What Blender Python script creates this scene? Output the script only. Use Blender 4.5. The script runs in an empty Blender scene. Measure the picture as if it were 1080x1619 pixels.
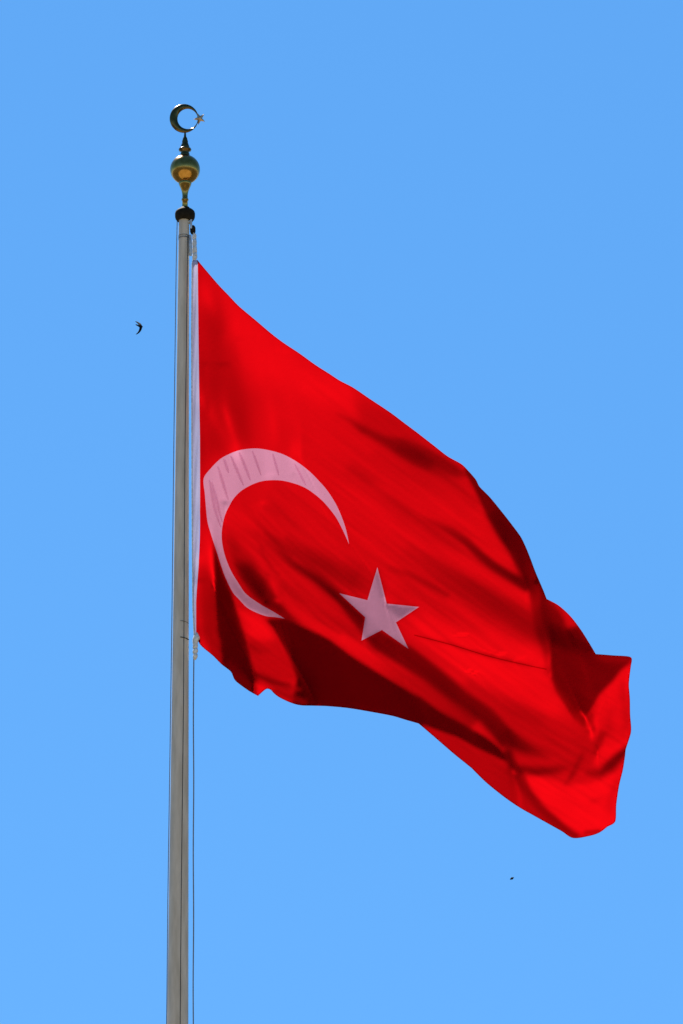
import bpy, math
import numpy as np
from mathutils import Vector, geometry

# ------------------------------------------------------------------ camera, sky, sun, exposure
scene = bpy.context.scene
col = scene.collection
PITCH = math.radians(22.0)          # looking up at the head of the mast
FPX, W0, H0 = 20000.0, 1080.0, 1619.0
EYE = Vector((0, 0, 1.6))
FLAG_Y = 173.4                      # metres from the viewer to the mast
cam_data = bpy.data.cameras.new('camera')
cam = bpy.data.objects.new('camera', cam_data)
col.objects.link(cam)
cam.location = EYE
cam.rotation_euler = (math.pi / 2 + PITCH, 0, 0)
cam_data.sensor_fit = 'VERTICAL'
cam_data.sensor_height = 24.0
cam_data.lens = FPX / H0 * 24.0
cam_data.clip_start, cam_data.clip_end = 0.5, 20000.0
scene.camera = cam

SUN = Vector((-0.24, 0.53, 0.813)).normalized()      # behind the flag, high on the left
world = bpy.data.worlds.new('World')
scene.world = world
world.use_nodes = True
wn = world.node_tree
bg = wn.nodes['Background']
sky = wn.nodes.new('ShaderNodeTexSky')
sky.sky_type = 'NISHITA'
sky.sun_disc = False
sky.sun_elevation = math.asin(SUN.z)
sky.sun_rotation = math.atan2(SUN.x, SUN.y)
sky.air_density, sky.dust_density, sky.ozone_density = (1.0, 0.0, 10.0)
hs = wn.nodes.new('ShaderNodeHueSaturation')
hs.inputs['Hue'].default_value = 0.493
hs.inputs['Saturation'].default_value = 1.1
wn.links.new(sky.outputs[0], hs.inputs['Color'])
wn.links.new(hs.outputs[0], bg.inputs['Color'])
bg.inputs['Strength'].default_value = 0.0565
sun_data = bpy.data.lights.new('sun', 'SUN')
sun_data.energy, sun_data.angle, sun_data.color = 5.0, math.radians(0.53), (1.0, 0.95, 0.88)
sun = bpy.data.objects.new('sun', sun_data)
sun.rotation_euler = SUN.to_track_quat('Z', 'Y').to_euler()
sun.location = (-40, 40, 90)
col.objects.link(sun)
scene.view_settings.view_transform = 'Standard'
scene.view_settings.look = 'None'
scene.view_settings.gamma = 1.0
scene.view_settings.exposure = 1.45

# ------------------------------------------------------------------ outlines of the flag and relief of its cloth
TOP_A = [(312.5, 411.5), (344.4, 449), (363, 468.5), (377.8, 484), (405.6, 507.4), (429.6, 527.8), (448, 541.7), (474, 559), (499, 577), (521, 591), (537, 601.5), (558, 612.5), (584, 630), (617, 652), (639, 668.5), (661, 685), (688, 706), (708, 721.5), (730, 734), (741.5, 745.5), (752.6, 758.5), (758, 769), (775, 786.5), (793, 808.5), (806, 825), (823, 848), (830.4, 862.6), (838, 881), (847, 905), (859, 933)]
TOP_B = [(864.4, 947), (883, 957), (901.5, 973.7), (918, 995), (932, 1017)]
TOP_C = [(942, 1034), (968, 1036), (997.5, 1039)]
FLY = [(997.8, 1052), (994.5, 1081), (996, 1104), (996.5, 1130), (998, 1155.5), (993, 1174), (989.4, 1185), (988.5, 1194), (985, 1217), (979, 1242), (974.6, 1272), (972.8, 1299)]
BOT_A = [(960.7, 1307), (947.8, 1316.5), (931, 1322), (906, 1325), (888.5, 1314.5), (864.4, 1301), (843, 1289), (821, 1276.5), (797, 1260), (769.6, 1238), (753, 1222), (745.6, 1214.5), (717.8, 1192), (686, 1164.5)]
BOT_B = [(662, 1144), (641, 1138), (620.7, 1132), (583.7, 1125), (550, 1119.5), (517, 1116.5), (495, 1115.8), (474, 1115), (457, 1110), (440.7, 1102), (433, 1096), (427.8, 1090.5), (422, 1089), (416.7, 1092.6)]
BOT_C = [(408, 1100.4), (392.6, 1091.7), (374, 1078), (370, 1073), (365, 1062), (350, 1050), (337, 1037), (316.7, 1019.4)]
HOIST = [(310, 1004), (310, 950), (314, 893), (316, 846), (316.2, 800), (316, 693), (314.5, 600), (313.6, 520)]
CRES_OUT = [(450, 978), (437, 976), (418.5, 973.5), (392.6, 962), (378, 947.5), (368.5, 937), (355.6, 911), (342.6, 872), (333, 842.6), (328, 824), (325.5, 800), (324, 781.5), (322, 757), (331.5, 742.6), (348, 726), (363, 717.6), (380, 711.5), (404, 709), (426, 712), (448, 718.5), (470, 730.5), (489, 745), (503, 759), (517, 775), (530, 795), (539, 814), (546.7, 836), (552, 860.5)]
CRES_IN = [(552, 860.5), (546, 846.7), (539, 832), (530, 816), (513, 795), (498.5, 782), (483, 771.5), (466.7, 764.8), (444, 759.6), (418.5, 760), (400, 765.5), (381.5, 776), (370, 787.5), (362.5, 800), (355.6, 815), (351, 837), (351, 855.6), (355.6, 878), (365, 902), (377, 922), (389, 939), (411, 955), (429.6, 965.5), (450, 978)]
STAR = [(596.7, 897), (611.5, 954.4), (662.4, 959.6), (626, 984), (645.7, 1025.7), (604, 996), (571.7, 1012.8), (577.5, 976), (536.5, 938), (581, 949)]
RELIEF = [
    '',
    '',
    '',
    '',
    '6 -1 -11',
    '5 1 -13 -1 -2',
    '4 5 -21 0 3 -2 2',
    '3 15 -32 -5 -25 44 1 -4 -2',
    '3 13 -30 -3 -18 27 2 1 1 0',
    '3 12 -28 -3 -12 20 0 0 2 2 -1',
    '3 12 -26 -4 -7 14 0 -1 1 2 1',
    '3 13 -26 -3 -3 7 1 -1 1 1 0 2',
    '3 13 -25 0 -2 2 0 1 0 0 1 1 1',
    '3 12 -21 -2 0 0 0 1 -1 1 1 -1 1 0',
    '3 10 -17 -2 -1 1 0 0 -1 0 1 -1 1 0 1',
    '4 2 -9 0 0 -1 -1 1 -2 1 -1 0 1 1 0',
    '4 2 -7 0 -1 -1 0 -1 0 -2 0 0 1 0 1',
    '4 2 -5 -1 0 -1 -1 -1 -1 -1 -1 0 0 1 0 2',
    '4 2 -4 0 -1 0 -2 0 -2 -2 -1 0 0 0 1 2 0',
    '4 2 -2 -1 0 -1 -1 -1 -3 0 -3 0 -1 1 1 1 1 1',
    '4 1 1 -1 -1 0 -1 -2 -2 -3 -1 -1 -1 1 0 1 2 1 0',
    '4 2 0 1 -1 -1 -1 -1 -3 -3 -1 -3 0 0 1 1 1 2 0 2',
    '4 2 1 1 0 -1 -2 -1 -2 -3 -4 -1 -1 -1 1 2 0 3 0 2 0',
    '4 2 3 0 0 -1 -1 -1 -3 -3 -4 -2 -2 0 0 2 2 1 1 2 0 1',
    '4 3 2 1 0 0 -1 -2 -2 -4 -4 -3 -2 -1 1 1 2 2 1 2 0 1 1',
    '4 3 3 2 -1 0 -1 -1 -3 -4 -3 -5 -2 -1 0 1 3 1 2 2 0 1 0 1',
    '4 4 3 1 -1 1 0 -1 -4 -3 -4 -5 -3 -1 -1 2 2 2 1 3 0 1 0 1 1',
    '4 5 2 1 1 0 0 -2 -1 -5 -4 -4 -5 -2 0 1 2 3 1 2 2 -1 2 0 0 1',
    '4 6 1 1 1 1 0 -1 -3 -2 -6 -4 -5 -2 -1 0 2 3 3 0 2 1 1 -1 2 0 0',
    '4 7 -1 3 0 1 1 -1 -2 -3 -5 -5 -4 -4 -1 0 2 2 3 1 2 1 1 -1 1 1 0 1',
    '4 8 -2 2 2 0 1 -1 -1 -2 -5 -5 -5 -4 -2 0 2 1 4 1 2 1 0 0 1 1 0 1 1',
    '4 8 -2 2 1 1 1 1 -2 -3 -3 -5 -6 -3 -3 -1 1 3 2 2 2 1 0 0 0 2 0 1 1 -1',
    '4 8 -3 3 1 1 1 0 0 -2 -4 -5 -4 -5 -3 -1 0 3 2 2 2 1 0 1 -2 2 0 2 1 0 0 -1',
    '4 8 -3 2 2 0 2 0 0 -1 -4 -4 -4 -5 -4 -1 0 1 3 3 1 1 1 -1 0 0 1 1 2 0 0 -1 0',
    '4 8 -4 3 1 1 1 1 1 -2 -3 -4 -3 -6 -3 -2 0 1 2 3 1 2 0 0 -1 0 0 1 2 1 0 -1 0 0',
    '4 8 -5 3 1 2 1 1 0 -1 -2 -3 -4 -5 -3 -2 -2 2 2 2 2 0 2 0 -1 -2 1 0 2 1 1 -1 0 0 0',
    '4 8 -6 4 0 2 1 2 0 -1 -1 -3 -4 -4 -4 -2 -1 1 1 3 1 2 0 0 0 -2 0 -1 2 1 1 0 -1 2 0 -1',
    '4 8 -6 2 2 1 2 1 1 -1 -1 -3 -3 -3 -4 -2 -2 1 1 2 2 2 0 0 -1 -1 -1 -1 1 1 1 0 1 0 1 -1 1',
    '4 9 -9 4 1 1 2 2 0 0 -1 -2 -3 -3 -3 -3 -1 -1 3 1 2 1 1 0 -1 -1 -2 -1 1 0 2 -1 0 2 0 1 0 0 -1',
    '4 9 -9 3 1 1 2 2 1 0 -1 -1 -3 -4 -2 -2 -2 0 1 3 1 1 1 0 -1 -2 -1 -1 -1 1 1 -1 1 1 1 0 1 0 -1 -1',
    '4 9 -9 1 3 0 3 1 1 1 -1 -1 -3 -2 -3 -2 -2 1 0 3 2 0 1 0 -1 -2 -2 -1 0 -1 1 1 -2 2 1 1 1 0 -1 -1 0',
    '4 10 -12 3 2 0 3 2 0 2 -1 -1 -3 -1 -3 -2 -1 -1 2 2 2 1 0 1 -3 -1 -3 0 0 -2 1 0 -1 1 1 1 1 0 1 -2 0 0',
    '4 10 -12 2 2 1 2 1 3 0 -1 0 -2 -1 -3 -2 -1 0 1 2 3 0 0 1 -2 -3 -2 -1 0 -1 0 0 -2 1 2 0 1 1 0 -1 -1 1 -1',
    '4 10 -12 1 2 1 2 2 2 0 1 -2 0 -2 -3 0 -2 0 2 2 1 2 0 0 -2 -4 -1 -2 1 -1 -1 0 -1 -1 1 2 0 1 0 0 -1 0 0 1 0',
    '4 10 -13 2 1 2 1 2 2 1 0 0 -2 0 -3 -1 0 -1 2 3 1 1 0 0 -2 -3 -3 -1 -1 1 -2 1 -2 -1 0 2 1 0 0 0 0 0 -1 2 0 0',
    '4 10 -13 1 2 0 3 2 1 1 0 1 -1 -2 -1 -1 0 0 1 3 2 0 0 1 -3 -3 -3 -2 0 0 -1 0 -2 0 -1 0 2 1 0 -1 0 0 0 1 1 1 -1',
    '4 10 -14 2 1 1 2 2 1 2 0 0 0 -2 0 -1 0 0 2 2 2 0 0 2 -3 -5 -2 -2 -1 0 0 -1 0 -3 0 1 0 1 0 0 0 -1 0 2 1 -1 2 -1 2',
    '4 10 -14 1 1 2 1 2 2 1 0 1 0 -1 -1 0 0 1 1 2 2 0 0 1 -2 -4 -3 -2 -1 -1 0 0 -1 -2 0 -1 2 -1 0 1 -1 0 0 1 0 1 1 0 1 2',
    '4 10 -14 0 2 1 1 3 1 1 1 1 -1 0 0 0 -1 2 2 1 2 0 0 1 -2 -4 -3 -2 -1 -1 -1 0 -1 0 -2 0 0 0 0 0 0 0 0 -1 1 2 0 0 2 1 2 0',
    '4 10 -15 1 1 2 1 1 3 0 2 0 0 0 0 1 0 1 1 3 0 2 -1 0 -1 -3 -4 -2 -1 -1 -1 -1 -1 0 -1 0 -1 0 -1 1 0 -1 0 -1 2 1 1 0 1 2 1 1 1',
    '4 10 -15 0 2 1 1 2 2 1 1 0 1 1 -1 1 1 1 1 3 0 2 -1 1 -1 -4 -4 -2 -2 0 -2 0 -1 -1 -1 0 -1 0 0 -1 1 -1 -1 0 1 2 0 0 1 2 3 0 1 -1 1',
    '4 10 -16 1 2 0 1 3 1 1 2 0 1 0 1 0 1 2 2 1 2 0 0 2 -2 -3 -4 -4 -1 -1 -1 -1 0 -2 0 -1 0 -1 -1 1 -1 0 -1 -1 1 2 1 0 0 2 3 2 -1 1 0 0',
    '4 10 -16 1 0 2 1 2 1 2 1 1 0 1 1 1 1 1 3 1 2 0 0 2 0 -5 -4 -4 -1 -1 -2 0 -1 -1 -1 0 -2 0 0 -1 0 0 0 -2 0 2 2 -1 0 2 3 2 0 1 0 0 0 -1',
    '4 10 -16 0 1 1 2 1 2 1 1 2 0 0 2 1 2 1 2 2 2 0 1 1 0 -4 -5 -3 -3 0 -2 -1 -1 0 -1 -1 -1 -1 0 -1 0 0 -1 0 -1 1 2 0 -1 3 2 1 2 0 1 0 0 -1 0',
    '4 10 -17 1 1 1 1 1 2 2 1 0 2 1 0 3 0 3 2 2 2 0 1 2 -1 -3 -6 -3 -3 -1 -1 -1 -1 -1 -1 0 -2 0 -1 -1 0 0 -1 1 -2 1 1 0 1 0 3 1 2 0 1 1 0 -1 -1 1',
    '4 9 -15 -1 2 0 1 2 2 1 1 1 1 2 1 1 2 2 3 1 3 1 0 2 0 -4 -5 -4 -3 -2 0 -2 0 -1 -1 -1 -2 0 -1 0 -1 0 -1 1 -1 0 0 1 0 2 1 1 1 2 0 1 -1 1 -1 1 0 1',
    '4 9 -16 0 1 1 1 1 2 2 0 2 1 1 2 1 2 3 2 2 3 1 0 2 1 -5 -4 -5 -3 -2 -1 -1 -1 0 -1 -2 0 -2 -1 0 -1 0 0 -1 0 0 0 1 0 1 1 1 1 2 1 0 0 0 0 1 0 1 -1',
    '4 9 -16 -1 2 1 0 2 1 2 1 1 1 2 2 1 2 3 3 2 2 2 1 1 1 -4 -5 -4 -4 -2 -2 0 -1 -1 -1 -1 -1 -1 -1 -1 -1 1 -2 1 -1 -1 1 1 -1 2 0 1 2 1 1 0 1 0 -1 2 0 1 -1 0 1',
    '4 8 -15 0 0 1 1 1 2 1 1 2 1 1 2 3 1 3 3 3 3 0 2 1 2 -4 -6 -4 -4 -2 -2 -1 0 -1 -2 0 -1 -2 0 -2 -1 1 -1 0 -1 -1 1 0 0 1 1 0 2 1 1 1 0 1 -1 1 1 0 1 -1 1 0',
    '4 8 -16 1 0 0 2 0 3 0 2 1 2 1 1 3 3 2 4 2 3 2 1 1 2 -3 -7 -3 -5 -2 -2 -2 0 0 -2 0 -2 -1 -1 -2 0 0 0 -1 -1 0 -1 1 0 0 1 1 1 2 0 1 0 1 0 0 2 0 0 1 -1 1 0 0',
    '4 7 -14 -1 1 -1 2 1 1 3 0 1 2 2 1 3 2 3 4 3 3 3 1 0 2 -3 -6 -4 -5 -2 -2 -2 0 -1 -1 -1 -1 -1 -2 -1 -1 1 -1 -1 -1 0 -1 1 -1 1 1 1 0 2 0 1 1 0 0 1 2 0 0 0 1 -1 0 1 0',
    '4 6 -13 0 -1 -1 1 2 2 3 0 0 2 2 1 3 3 3 4 4 4 3 1 1 -2 0 -6 -6 -3 -3 -3 -1 0 -2 0 -1 -2 0 -3 0 -1 0 -1 0 -1 -1 -1 0 1 -1 1 1 1 1 1 1 0 0 0 2 1 1 -1 1 1 -1 0 0 1 1 1',
    '4 5 -11 -1 -2 0 0 1 4 2 1 -1 3 0 3 2 3 4 4 5 4 4 2 0 -2 -3 -4 -4 -5 -4 -2 -1 -1 -1 0 -2 -1 -1 -2 -1 0 -1 0 0 -2 -1 0 -1 0 0 1 0 2 0 1 1 1 0 -1 1 3 1 0 -1 1 0 0 -1 2 1 1 0',
    '4 4 -9 -2 -2 -1 0 2 3 3 -1 1 2 1 2 2 4 4 4 5 5 5 1 0 -1 -4 -4 -4 -5 -3 -3 -1 -2 0 -1 -1 -1 -2 -1 -2 0 0 0 -1 -1 -1 -1 -1 0 0 0 1 1 1 0 2 0 0 0 0 3 1 1 -1 1 0 -1 0 2 1 0 1 1 0',
    '4 3 -8 -2 -1 -2 0 1 3 2 1 1 0 3 1 3 4 3 6 4 6 4 3 -1 -1 -3 -5 -4 -5 -3 -3 -1 -2 -1 0 -1 -2 -1 -2 -1 -1 1 -1 0 -2 0 -2 0 -1 -1 2 -1 1 1 1 1 1 0 0 -1 2 3 1 -1 0 1 -1 0 1 1 2 -1 2 0 2',
    '4 2 -7 -1 -2 -2 -1 1 4 2 0 0 2 2 2 3 3 4 5 7 4 5 2 1 -2 -3 -5 -4 -4 -4 -3 -2 -1 -1 -1 0 -2 -1 -3 -1 0 0 0 -1 -1 -1 -1 -1 -1 0 0 0 1 1 0 2 0 1 0 -1 0 4 1 0 0 0 0 0 1 0 2 1 0 1 2 0 0',
    '4 1 -5 -2 -2 -2 -1 1 2 3 0 1 2 1 2 3 4 4 5 7 5 4 4 -1 0 -4 -5 -4 -4 -4 -3 -2 -2 0 -1 -1 -1 -1 -3 -2 0 0 1 -2 0 -1 -1 -2 0 -1 0 0 0 1 1 1 1 0 1 0 -1 2 2 0 1 0 0 0 0 1 1 2 0 1 1 1 0 1',
    '4 0 -4 -1 -3 -2 -1 0 3 2 0 1 2 1 3 3 3 5 5 7 5 6 2 1 -2 -3 -4 -5 -4 -5 -2 -2 -2 -1 0 -1 -1 -2 -2 -2 -1 0 1 -1 -1 0 -1 -2 -1 0 -1 -1 1 1 0 2 0 0 2 1 -2 1 2 0 1 1 -1 1 1 -1 2 1 1 0 2 1 0 1 1 -1',
    '4 -1 -2 -1 -4 -2 -1 -1 3 2 0 2 0 3 2 3 4 4 7 6 6 5 3 0 0 -4 -4 -5 -4 -5 -2 -3 -1 -1 0 -2 0 -2 -3 -1 -2 1 -1 0 1 -2 0 -2 -1 -1 -1 0 0 0 1 1 0 1 1 1 0 0 2 0 0 1 0 0 1 1 1 0 1 1 1 2 1 -1 1 1 1 1',
    '4 -2 0 -1 -4 -3 -2 0 1 3 1 0 2 2 2 4 3 5 6 7 7 4 4 1 -2 -3 -4 -4 -6 -3 -4 -2 -1 -1 -1 -1 -1 -1 -3 -2 -1 -1 1 0 -1 0 -1 -1 -1 -1 -1 -1 0 0 1 0 1 0 1 1 2 -1 2 0 0 -1 2 0 0 2 0 1 2 -1 2 1 1 1 -1 2 0 2 1 1',
    '4 -3 3 -3 -3 -4 -2 -1 2 2 0 1 2 2 3 3 3 6 6 7 7 5 3 2 -2 -3 -4 -4 -5 -5 -3 -2 -2 0 -2 0 -1 -2 -1 -4 -1 0 0 -1 1 -1 0 -1 -1 -2 0 -2 0 1 -1 1 1 0 0 1 2 0 2 1 -1 -1 1 0 1 0 3 0 1 1 0 1 2 0 1 0 1 1 2 2 1 3',
    '4 -3 4 -3 -4 -4 -2 -1 0 3 1 0 2 2 3 3 4 5 7 7 7 5 5 0 -1 -3 -4 -5 -4 -4 -4 -3 -1 -1 -1 0 -2 -1 -2 -3 -2 1 -1 -1 1 -1 1 -2 0 -1 -2 -1 0 -1 0 1 1 -1 2 0 0 1 2 2 1 -2 -1 0 1 1 2 0 2 1 0 1 2 0 0 1 0 2 2 1 3 2 3',
    '4 -3 5 -3 -4 -4 -4 -1 1 2 0 1 2 2 3 3 4 6 7 7 7 6 3 2 -1 -3 -4 -5 -4 -4 -4 -3 -2 0 -2 0 0 -2 -3 -2 -2 -1 1 -2 1 -1 1 -1 0 -2 -1 -1 -1 0 -1 1 0 1 0 1 0 0 1 3 3 -2 0 -2 0 1 1 2 2 0 2 0 1 1 0 0 1 2 1 2 3 2 4 1 2',
    '4 -3 6 -3 -4 -4 -5 -2 1 2 0 1 2 2 2 5 3 7 6 8 7 6 4 2 -2 -2 -4 -5 -4 -5 -3 -3 -2 -1 -1 0 -1 -2 -1 -4 -2 0 0 -2 1 0 -1 1 -1 -1 -1 -1 -2 0 0 0 0 1 0 1 1 -2 1 2 4 0 0 -2 0 -1 1 2 2 1 1 1 1 1 0 0 1 1 1 3 3 3 3 2 3 0',
    '4 -3 7 -3 -4 -4 -6 -2 0 2 0 1 1 3 3 3 4 7 7 7 9 5 5 1 -1 -3 -3 -5 -4 -5 -3 -3 -2 -2 0 -1 -1 -1 -2 -2 -4 1 -1 -2 1 0 -1 1 0 -1 -2 0 -2 -1 1 -1 0 1 -1 3 0 -1 -1 2 2 3 0 0 -1 -2 1 1 1 3 0 2 1 1 1 -1 1 0 2 2 4 3 3 4 2 1 -2 -5',
    '4 -4 9 -2 -4 -6 -5 -3 -1 2 0 1 1 2 3 4 5 6 7 8 9 6 4 1 0 -3 -4 -4 -5 -3 -5 -2 -2 -2 -1 0 -1 -2 -1 -3 -3 0 -1 -1 -1 1 0 0 0 0 -2 -1 -1 -1 -1 1 -1 1 0 1 0 1 -1 0 2 2 2 -1 2 -2 -1 0 2 2 1 1 1 2 1 0 -1 2 0 3 3 5 2 5 2 2 -2 -7 -6',
    '4 -5 11 -2 -4 -5 -5 -5 -2 1 2 -1 2 2 3 3 6 6 7 10 7 7 4 2 -1 -3 -3 -4 -5 -3 -5 -2 -3 -1 -1 -1 -1 0 -3 -2 -3 -1 -1 -1 0 -1 1 0 1 -1 -1 -2 0 -2 0 0 0 0 0 1 0 1 -1 0 2 1 1 1 1 0 0 -1 1 0 3 0 2 1 2 0 0 0 2 2 3 3 6 3 3 2 -2 -8 -7 -3 -2',
    '4 -6 13 -2 -3 -5 -6 -6 -2 0 1 1 0 3 2 4 5 7 8 9 8 7 5 1 -1 -2 -4 -3 -5 -4 -4 -2 -3 -1 -2 0 -1 -1 -2 -3 -2 -1 -2 -1 0 -1 1 0 1 -1 0 -2 -1 -1 -1 0 0 0 1 0 1 -1 0 1 0 2 0 1 1 1 1 -1 1 -1 2 2 0 2 1 1 0 0 2 2 2 5 4 4 3 2 -2 -6 -11 -3 0 -1',
    '4 -7 15 -2 -3 -4 -6 -6 -5 0 1 1 0 2 2 5 5 6 9 9 9 7 5 1 0 -3 -3 -4 -4 -4 -4 -2 -3 -2 -1 0 -2 0 -2 -4 -1 -2 -1 -2 0 -1 0 2 -1 1 -1 -1 -1 -1 -2 0 0 1 -1 1 1 0 0 -1 0 3 1 0 -1 2 1 1 1 0 0 1 1 1 2 0 1 1 1 1 4 3 5 3 4 2 -3 -8 -8 -3 0 0 -1 1',
    '4 -7 15 -1 -2 -4 -6 -8 -5 -1 2 -1 1 2 2 4 5 7 8 11 8 9 3 3 -1 -2 -4 -4 -3 -4 -4 -3 -2 -2 -1 -1 -1 -1 -1 -4 -2 -1 -1 -3 -1 0 1 0 1 0 -1 0 -1 -2 -2 1 -1 0 1 -1 2 1 -1 0 -1 1 3 0 1 -1 0 3 1 0 1 1 0 2 0 0 2 0 2 2 2 4 4 5 2 1 -3 -7 -7 -2 -2 1 0 0 0',
    '4 -7 15 0 -2 -3 -6 -8 -7 -1 0 2 -2 2 3 3 5 7 9 11 9 8 5 2 -1 -2 -4 -3 -4 -3 -4 -3 -2 -2 -2 0 -1 -1 -2 -3 -2 -2 -1 -2 -2 0 0 1 1 0 0 -1 0 -3 -1 0 -1 0 1 0 0 1 2 -2 -1 1 2 1 1 -1 1 0 2 1 2 1 0 1 -1 2 0 1 1 3 2 3 5 4 2 0 -3 -6 -6 -1 -2 0 0 0 0 1 1',
    '4 -6 13 1 -1 -2 -7 -6 -9 -3 2 0 -1 1 1 4 5 7 10 10 11 7 6 2 -1 -2 -3 -3 -5 -2 -4 -3 -2 -3 -1 0 -2 0 -2 -3 -3 0 -3 -2 -2 -1 1 1 0 2 -1 0 -1 -2 -1 -1 -1 0 1 0 -1 3 0 0 -1 0 1 1 2 0 0 0 0 3 1 3 0 1 -1 0 2 -1 2 1 4 3 4 4 2 -1 -2 -7 -3 -2 -1 -1 0 1 -1 1 1 0',
    '4 -5 12 0 1 -3 -4 -8 -8 -4 1 0 -1 0 0 4 5 7 10 10 12 8 6 1 1 -3 -3 -3 -4 -2 -5 -1 -4 -2 -1 -1 -1 0 -3 -2 -2 -2 -3 -1 -3 -1 1 0 1 1 1 0 -2 -1 -2 -1 -1 0 1 0 0 1 1 0 0 -2 2 2 0 0 1 1 0 0 3 2 2 1 -1 -1 1 1 1 1 3 3 4 4 1 0 -3 -6 -3 -1 0 -1 0 0 -1 1 1 1 0 1',
    '4 -4 10 1 0 -1 -4 -6 -8 -6 1 0 -3 0 0 3 5 6 11 10 12 10 5 3 -1 -1 -4 -3 -3 -3 -3 -3 -3 -2 -1 -1 -2 0 -1 -3 -3 -1 -3 -2 -3 -1 0 1 1 1 1 0 -1 -2 -1 -2 0 -1 0 0 1 2 0 0 0 -1 0 3 0 0 1 0 2 -1 2 2 3 1 0 0 -1 1 0 2 2 3 4 3 2 -1 -3 -4 -3 -1 0 -1 1 -1 1 -1 1 1 0 2 0',
    '4 -3 8 1 0 0 -3 -4 -9 -5 -1 0 -2 -3 0 2 4 7 10 12 11 10 7 2 1 -3 -2 -4 -2 -3 -4 -2 -3 -2 -1 -2 -1 0 -2 -2 -3 -1 -3 -3 -2 -2 -1 1 2 1 0 1 0 -2 -1 -3 0 -1 0 1 -1 1 3 0 -1 -1 0 2 1 0 1 0 1 1 1 2 2 2 0 0 0 1 -1 2 2 2 3 3 3 -2 -2 -4 -2 -1 -1 1 0 0 0 0 0 1 1 2 0 0 1',
    '4 -2 6 1 0 0 -1 -3 -8 -5 -2 0 -3 -3 -2 1 4 6 10 12 12 11 7 3 0 -2 -2 -3 -2 -4 -2 -4 -1 -4 -1 -1 -1 -1 -1 -2 -3 -1 -3 -3 -3 -3 1 -1 2 1 2 0 0 -1 -2 -2 -1 -1 0 1 -1 0 3 2 -1 -2 0 1 2 0 1 0 1 1 1 1 3 2 -1 1 1 1 -1 0 3 2 2 2 2 0 -3 -2 -3 0 -1 1 0 0 1 0 0 0 2 0 2 1 0 -1',
    '4 -1 4 0 1 1 -1 -2 -5 -7 0 -2 -4 -4 -1 -1 3 6 9 11 14 10 9 3 1 -2 -1 -4 -2 -3 -2 -3 -3 -3 -1 -2 0 -2 0 -2 -3 -2 -2 -3 -4 -2 -1 0 1 2 2 0 0 -1 -1 -2 -2 0 -2 1 1 -1 2 2 0 0 -2 0 2 1 1 0 1 1 0 3 2 1 1 -1 2 1 0 0 1 3 1 1 2 0 -2 -2 -2 0 -1 1 0 0 1 0 1 0 1 1 2 1 0 -1 0',
    '4 0 2 0 0 2 0 -1 -4 -5 -2 -1 -5 -4 -3 -1 2 4 9 11 14 11 9 4 1 -1 -1 -3 -2 -3 -3 -2 -3 -3 -1 -2 -1 -1 -1 -1 -3 -2 -2 -4 -3 -3 -1 -1 2 1 2 1 1 -1 -2 -1 -3 0 -2 1 1 -1 1 2 1 0 -1 0 0 2 0 1 1 1 0 2 2 1 2 1 -1 2 0 1 1 1 1 1 2 -2 0 -2 -1 0 -1 1 0 0 0 2 0 1 0 2 1 2 0 1 -2 -3 -3',
    '4 1 0 0 0 1 2 -1 -1 -5 -2 -2 -5 -4 -3 -3 1 3 8 11 13 12 10 5 1 0 -1 -2 -3 -2 -2 -4 -2 -3 -1 -3 -1 0 -1 -1 -3 -2 -2 -4 -4 -3 -1 -1 1 2 1 2 0 1 -2 -2 -2 -1 -1 -1 2 -1 1 1 2 -1 1 -1 0 2 0 0 1 2 1 0 1 2 2 2 0 2 -1 2 0 1 1 0 0 1 -2 -1 -1 1 0 0 0 0 0 1 1 1 1 2 1 1 1 1 -1 -3 -5 -4',
    '4 2 -2 0 0 1 1 2 -1 -3 -3 -1 -5 -5 -3 -4 -1 3 7 10 12 13 10 6 3 0 -2 -1 -2 -2 -2 -3 -4 -1 -4 0 -3 1 -2 0 -3 -2 -2 -5 -3 -4 -2 0 1 1 2 2 0 1 -2 -1 -2 -2 -1 -1 2 -1 0 2 2 -1 0 0 0 2 0 0 1 1 2 0 1 0 2 3 1 1 2 0 1 1 0 -1 0 0 -1 0 -2 1 1 0 1 -1 0 0 2 1 2 1 2 1 1 0 0 -2 -6 -5 -4',
    '4 3 -4 0 0 1 1 2 1 -2 -2 -2 -5 -3 -6 -3 -2 1 6 9 12 12 11 7 3 2 -2 0 -2 -2 -3 -2 -3 -3 -3 -1 -1 -2 1 -2 -2 -2 -2 -5 -4 -4 -2 0 0 2 1 2 2 0 -1 -2 -1 -2 -3 0 2 -1 0 1 2 1 -1 -1 1 2 0 1 -1 2 1 1 1 0 1 2 1 2 1 3 1 1 -1 0 -1 -2 0 0 -1 1 0 1 1 -1 1 -1 2 0 3 1 2 2 1 -1 1 -3 -3 -8 -4 -2 -2',
    '4 4 -5 -1 0 0 2 3 1 0 -3 -1 -4 -4 -5 -4 -3 1 3 8 11 13 10 9 4 2 -1 0 -1 -2 -2 -3 -4 -2 -3 -1 -2 -1 0 -1 -2 -1 -4 -4 -5 -3 -4 0 1 1 2 2 1 1 0 -2 -2 -1 -3 -1 0 2 -1 0 2 2 0 -2 1 0 3 0 -1 2 0 1 2 0 1 1 1 1 2 1 3 2 1 -1 -2 -1 -2 0 0 1 0 1 0 0 1 0 1 0 2 2 2 2 2 -1 0 -2 -4 -7 -4 -3 -2 -1',
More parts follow.
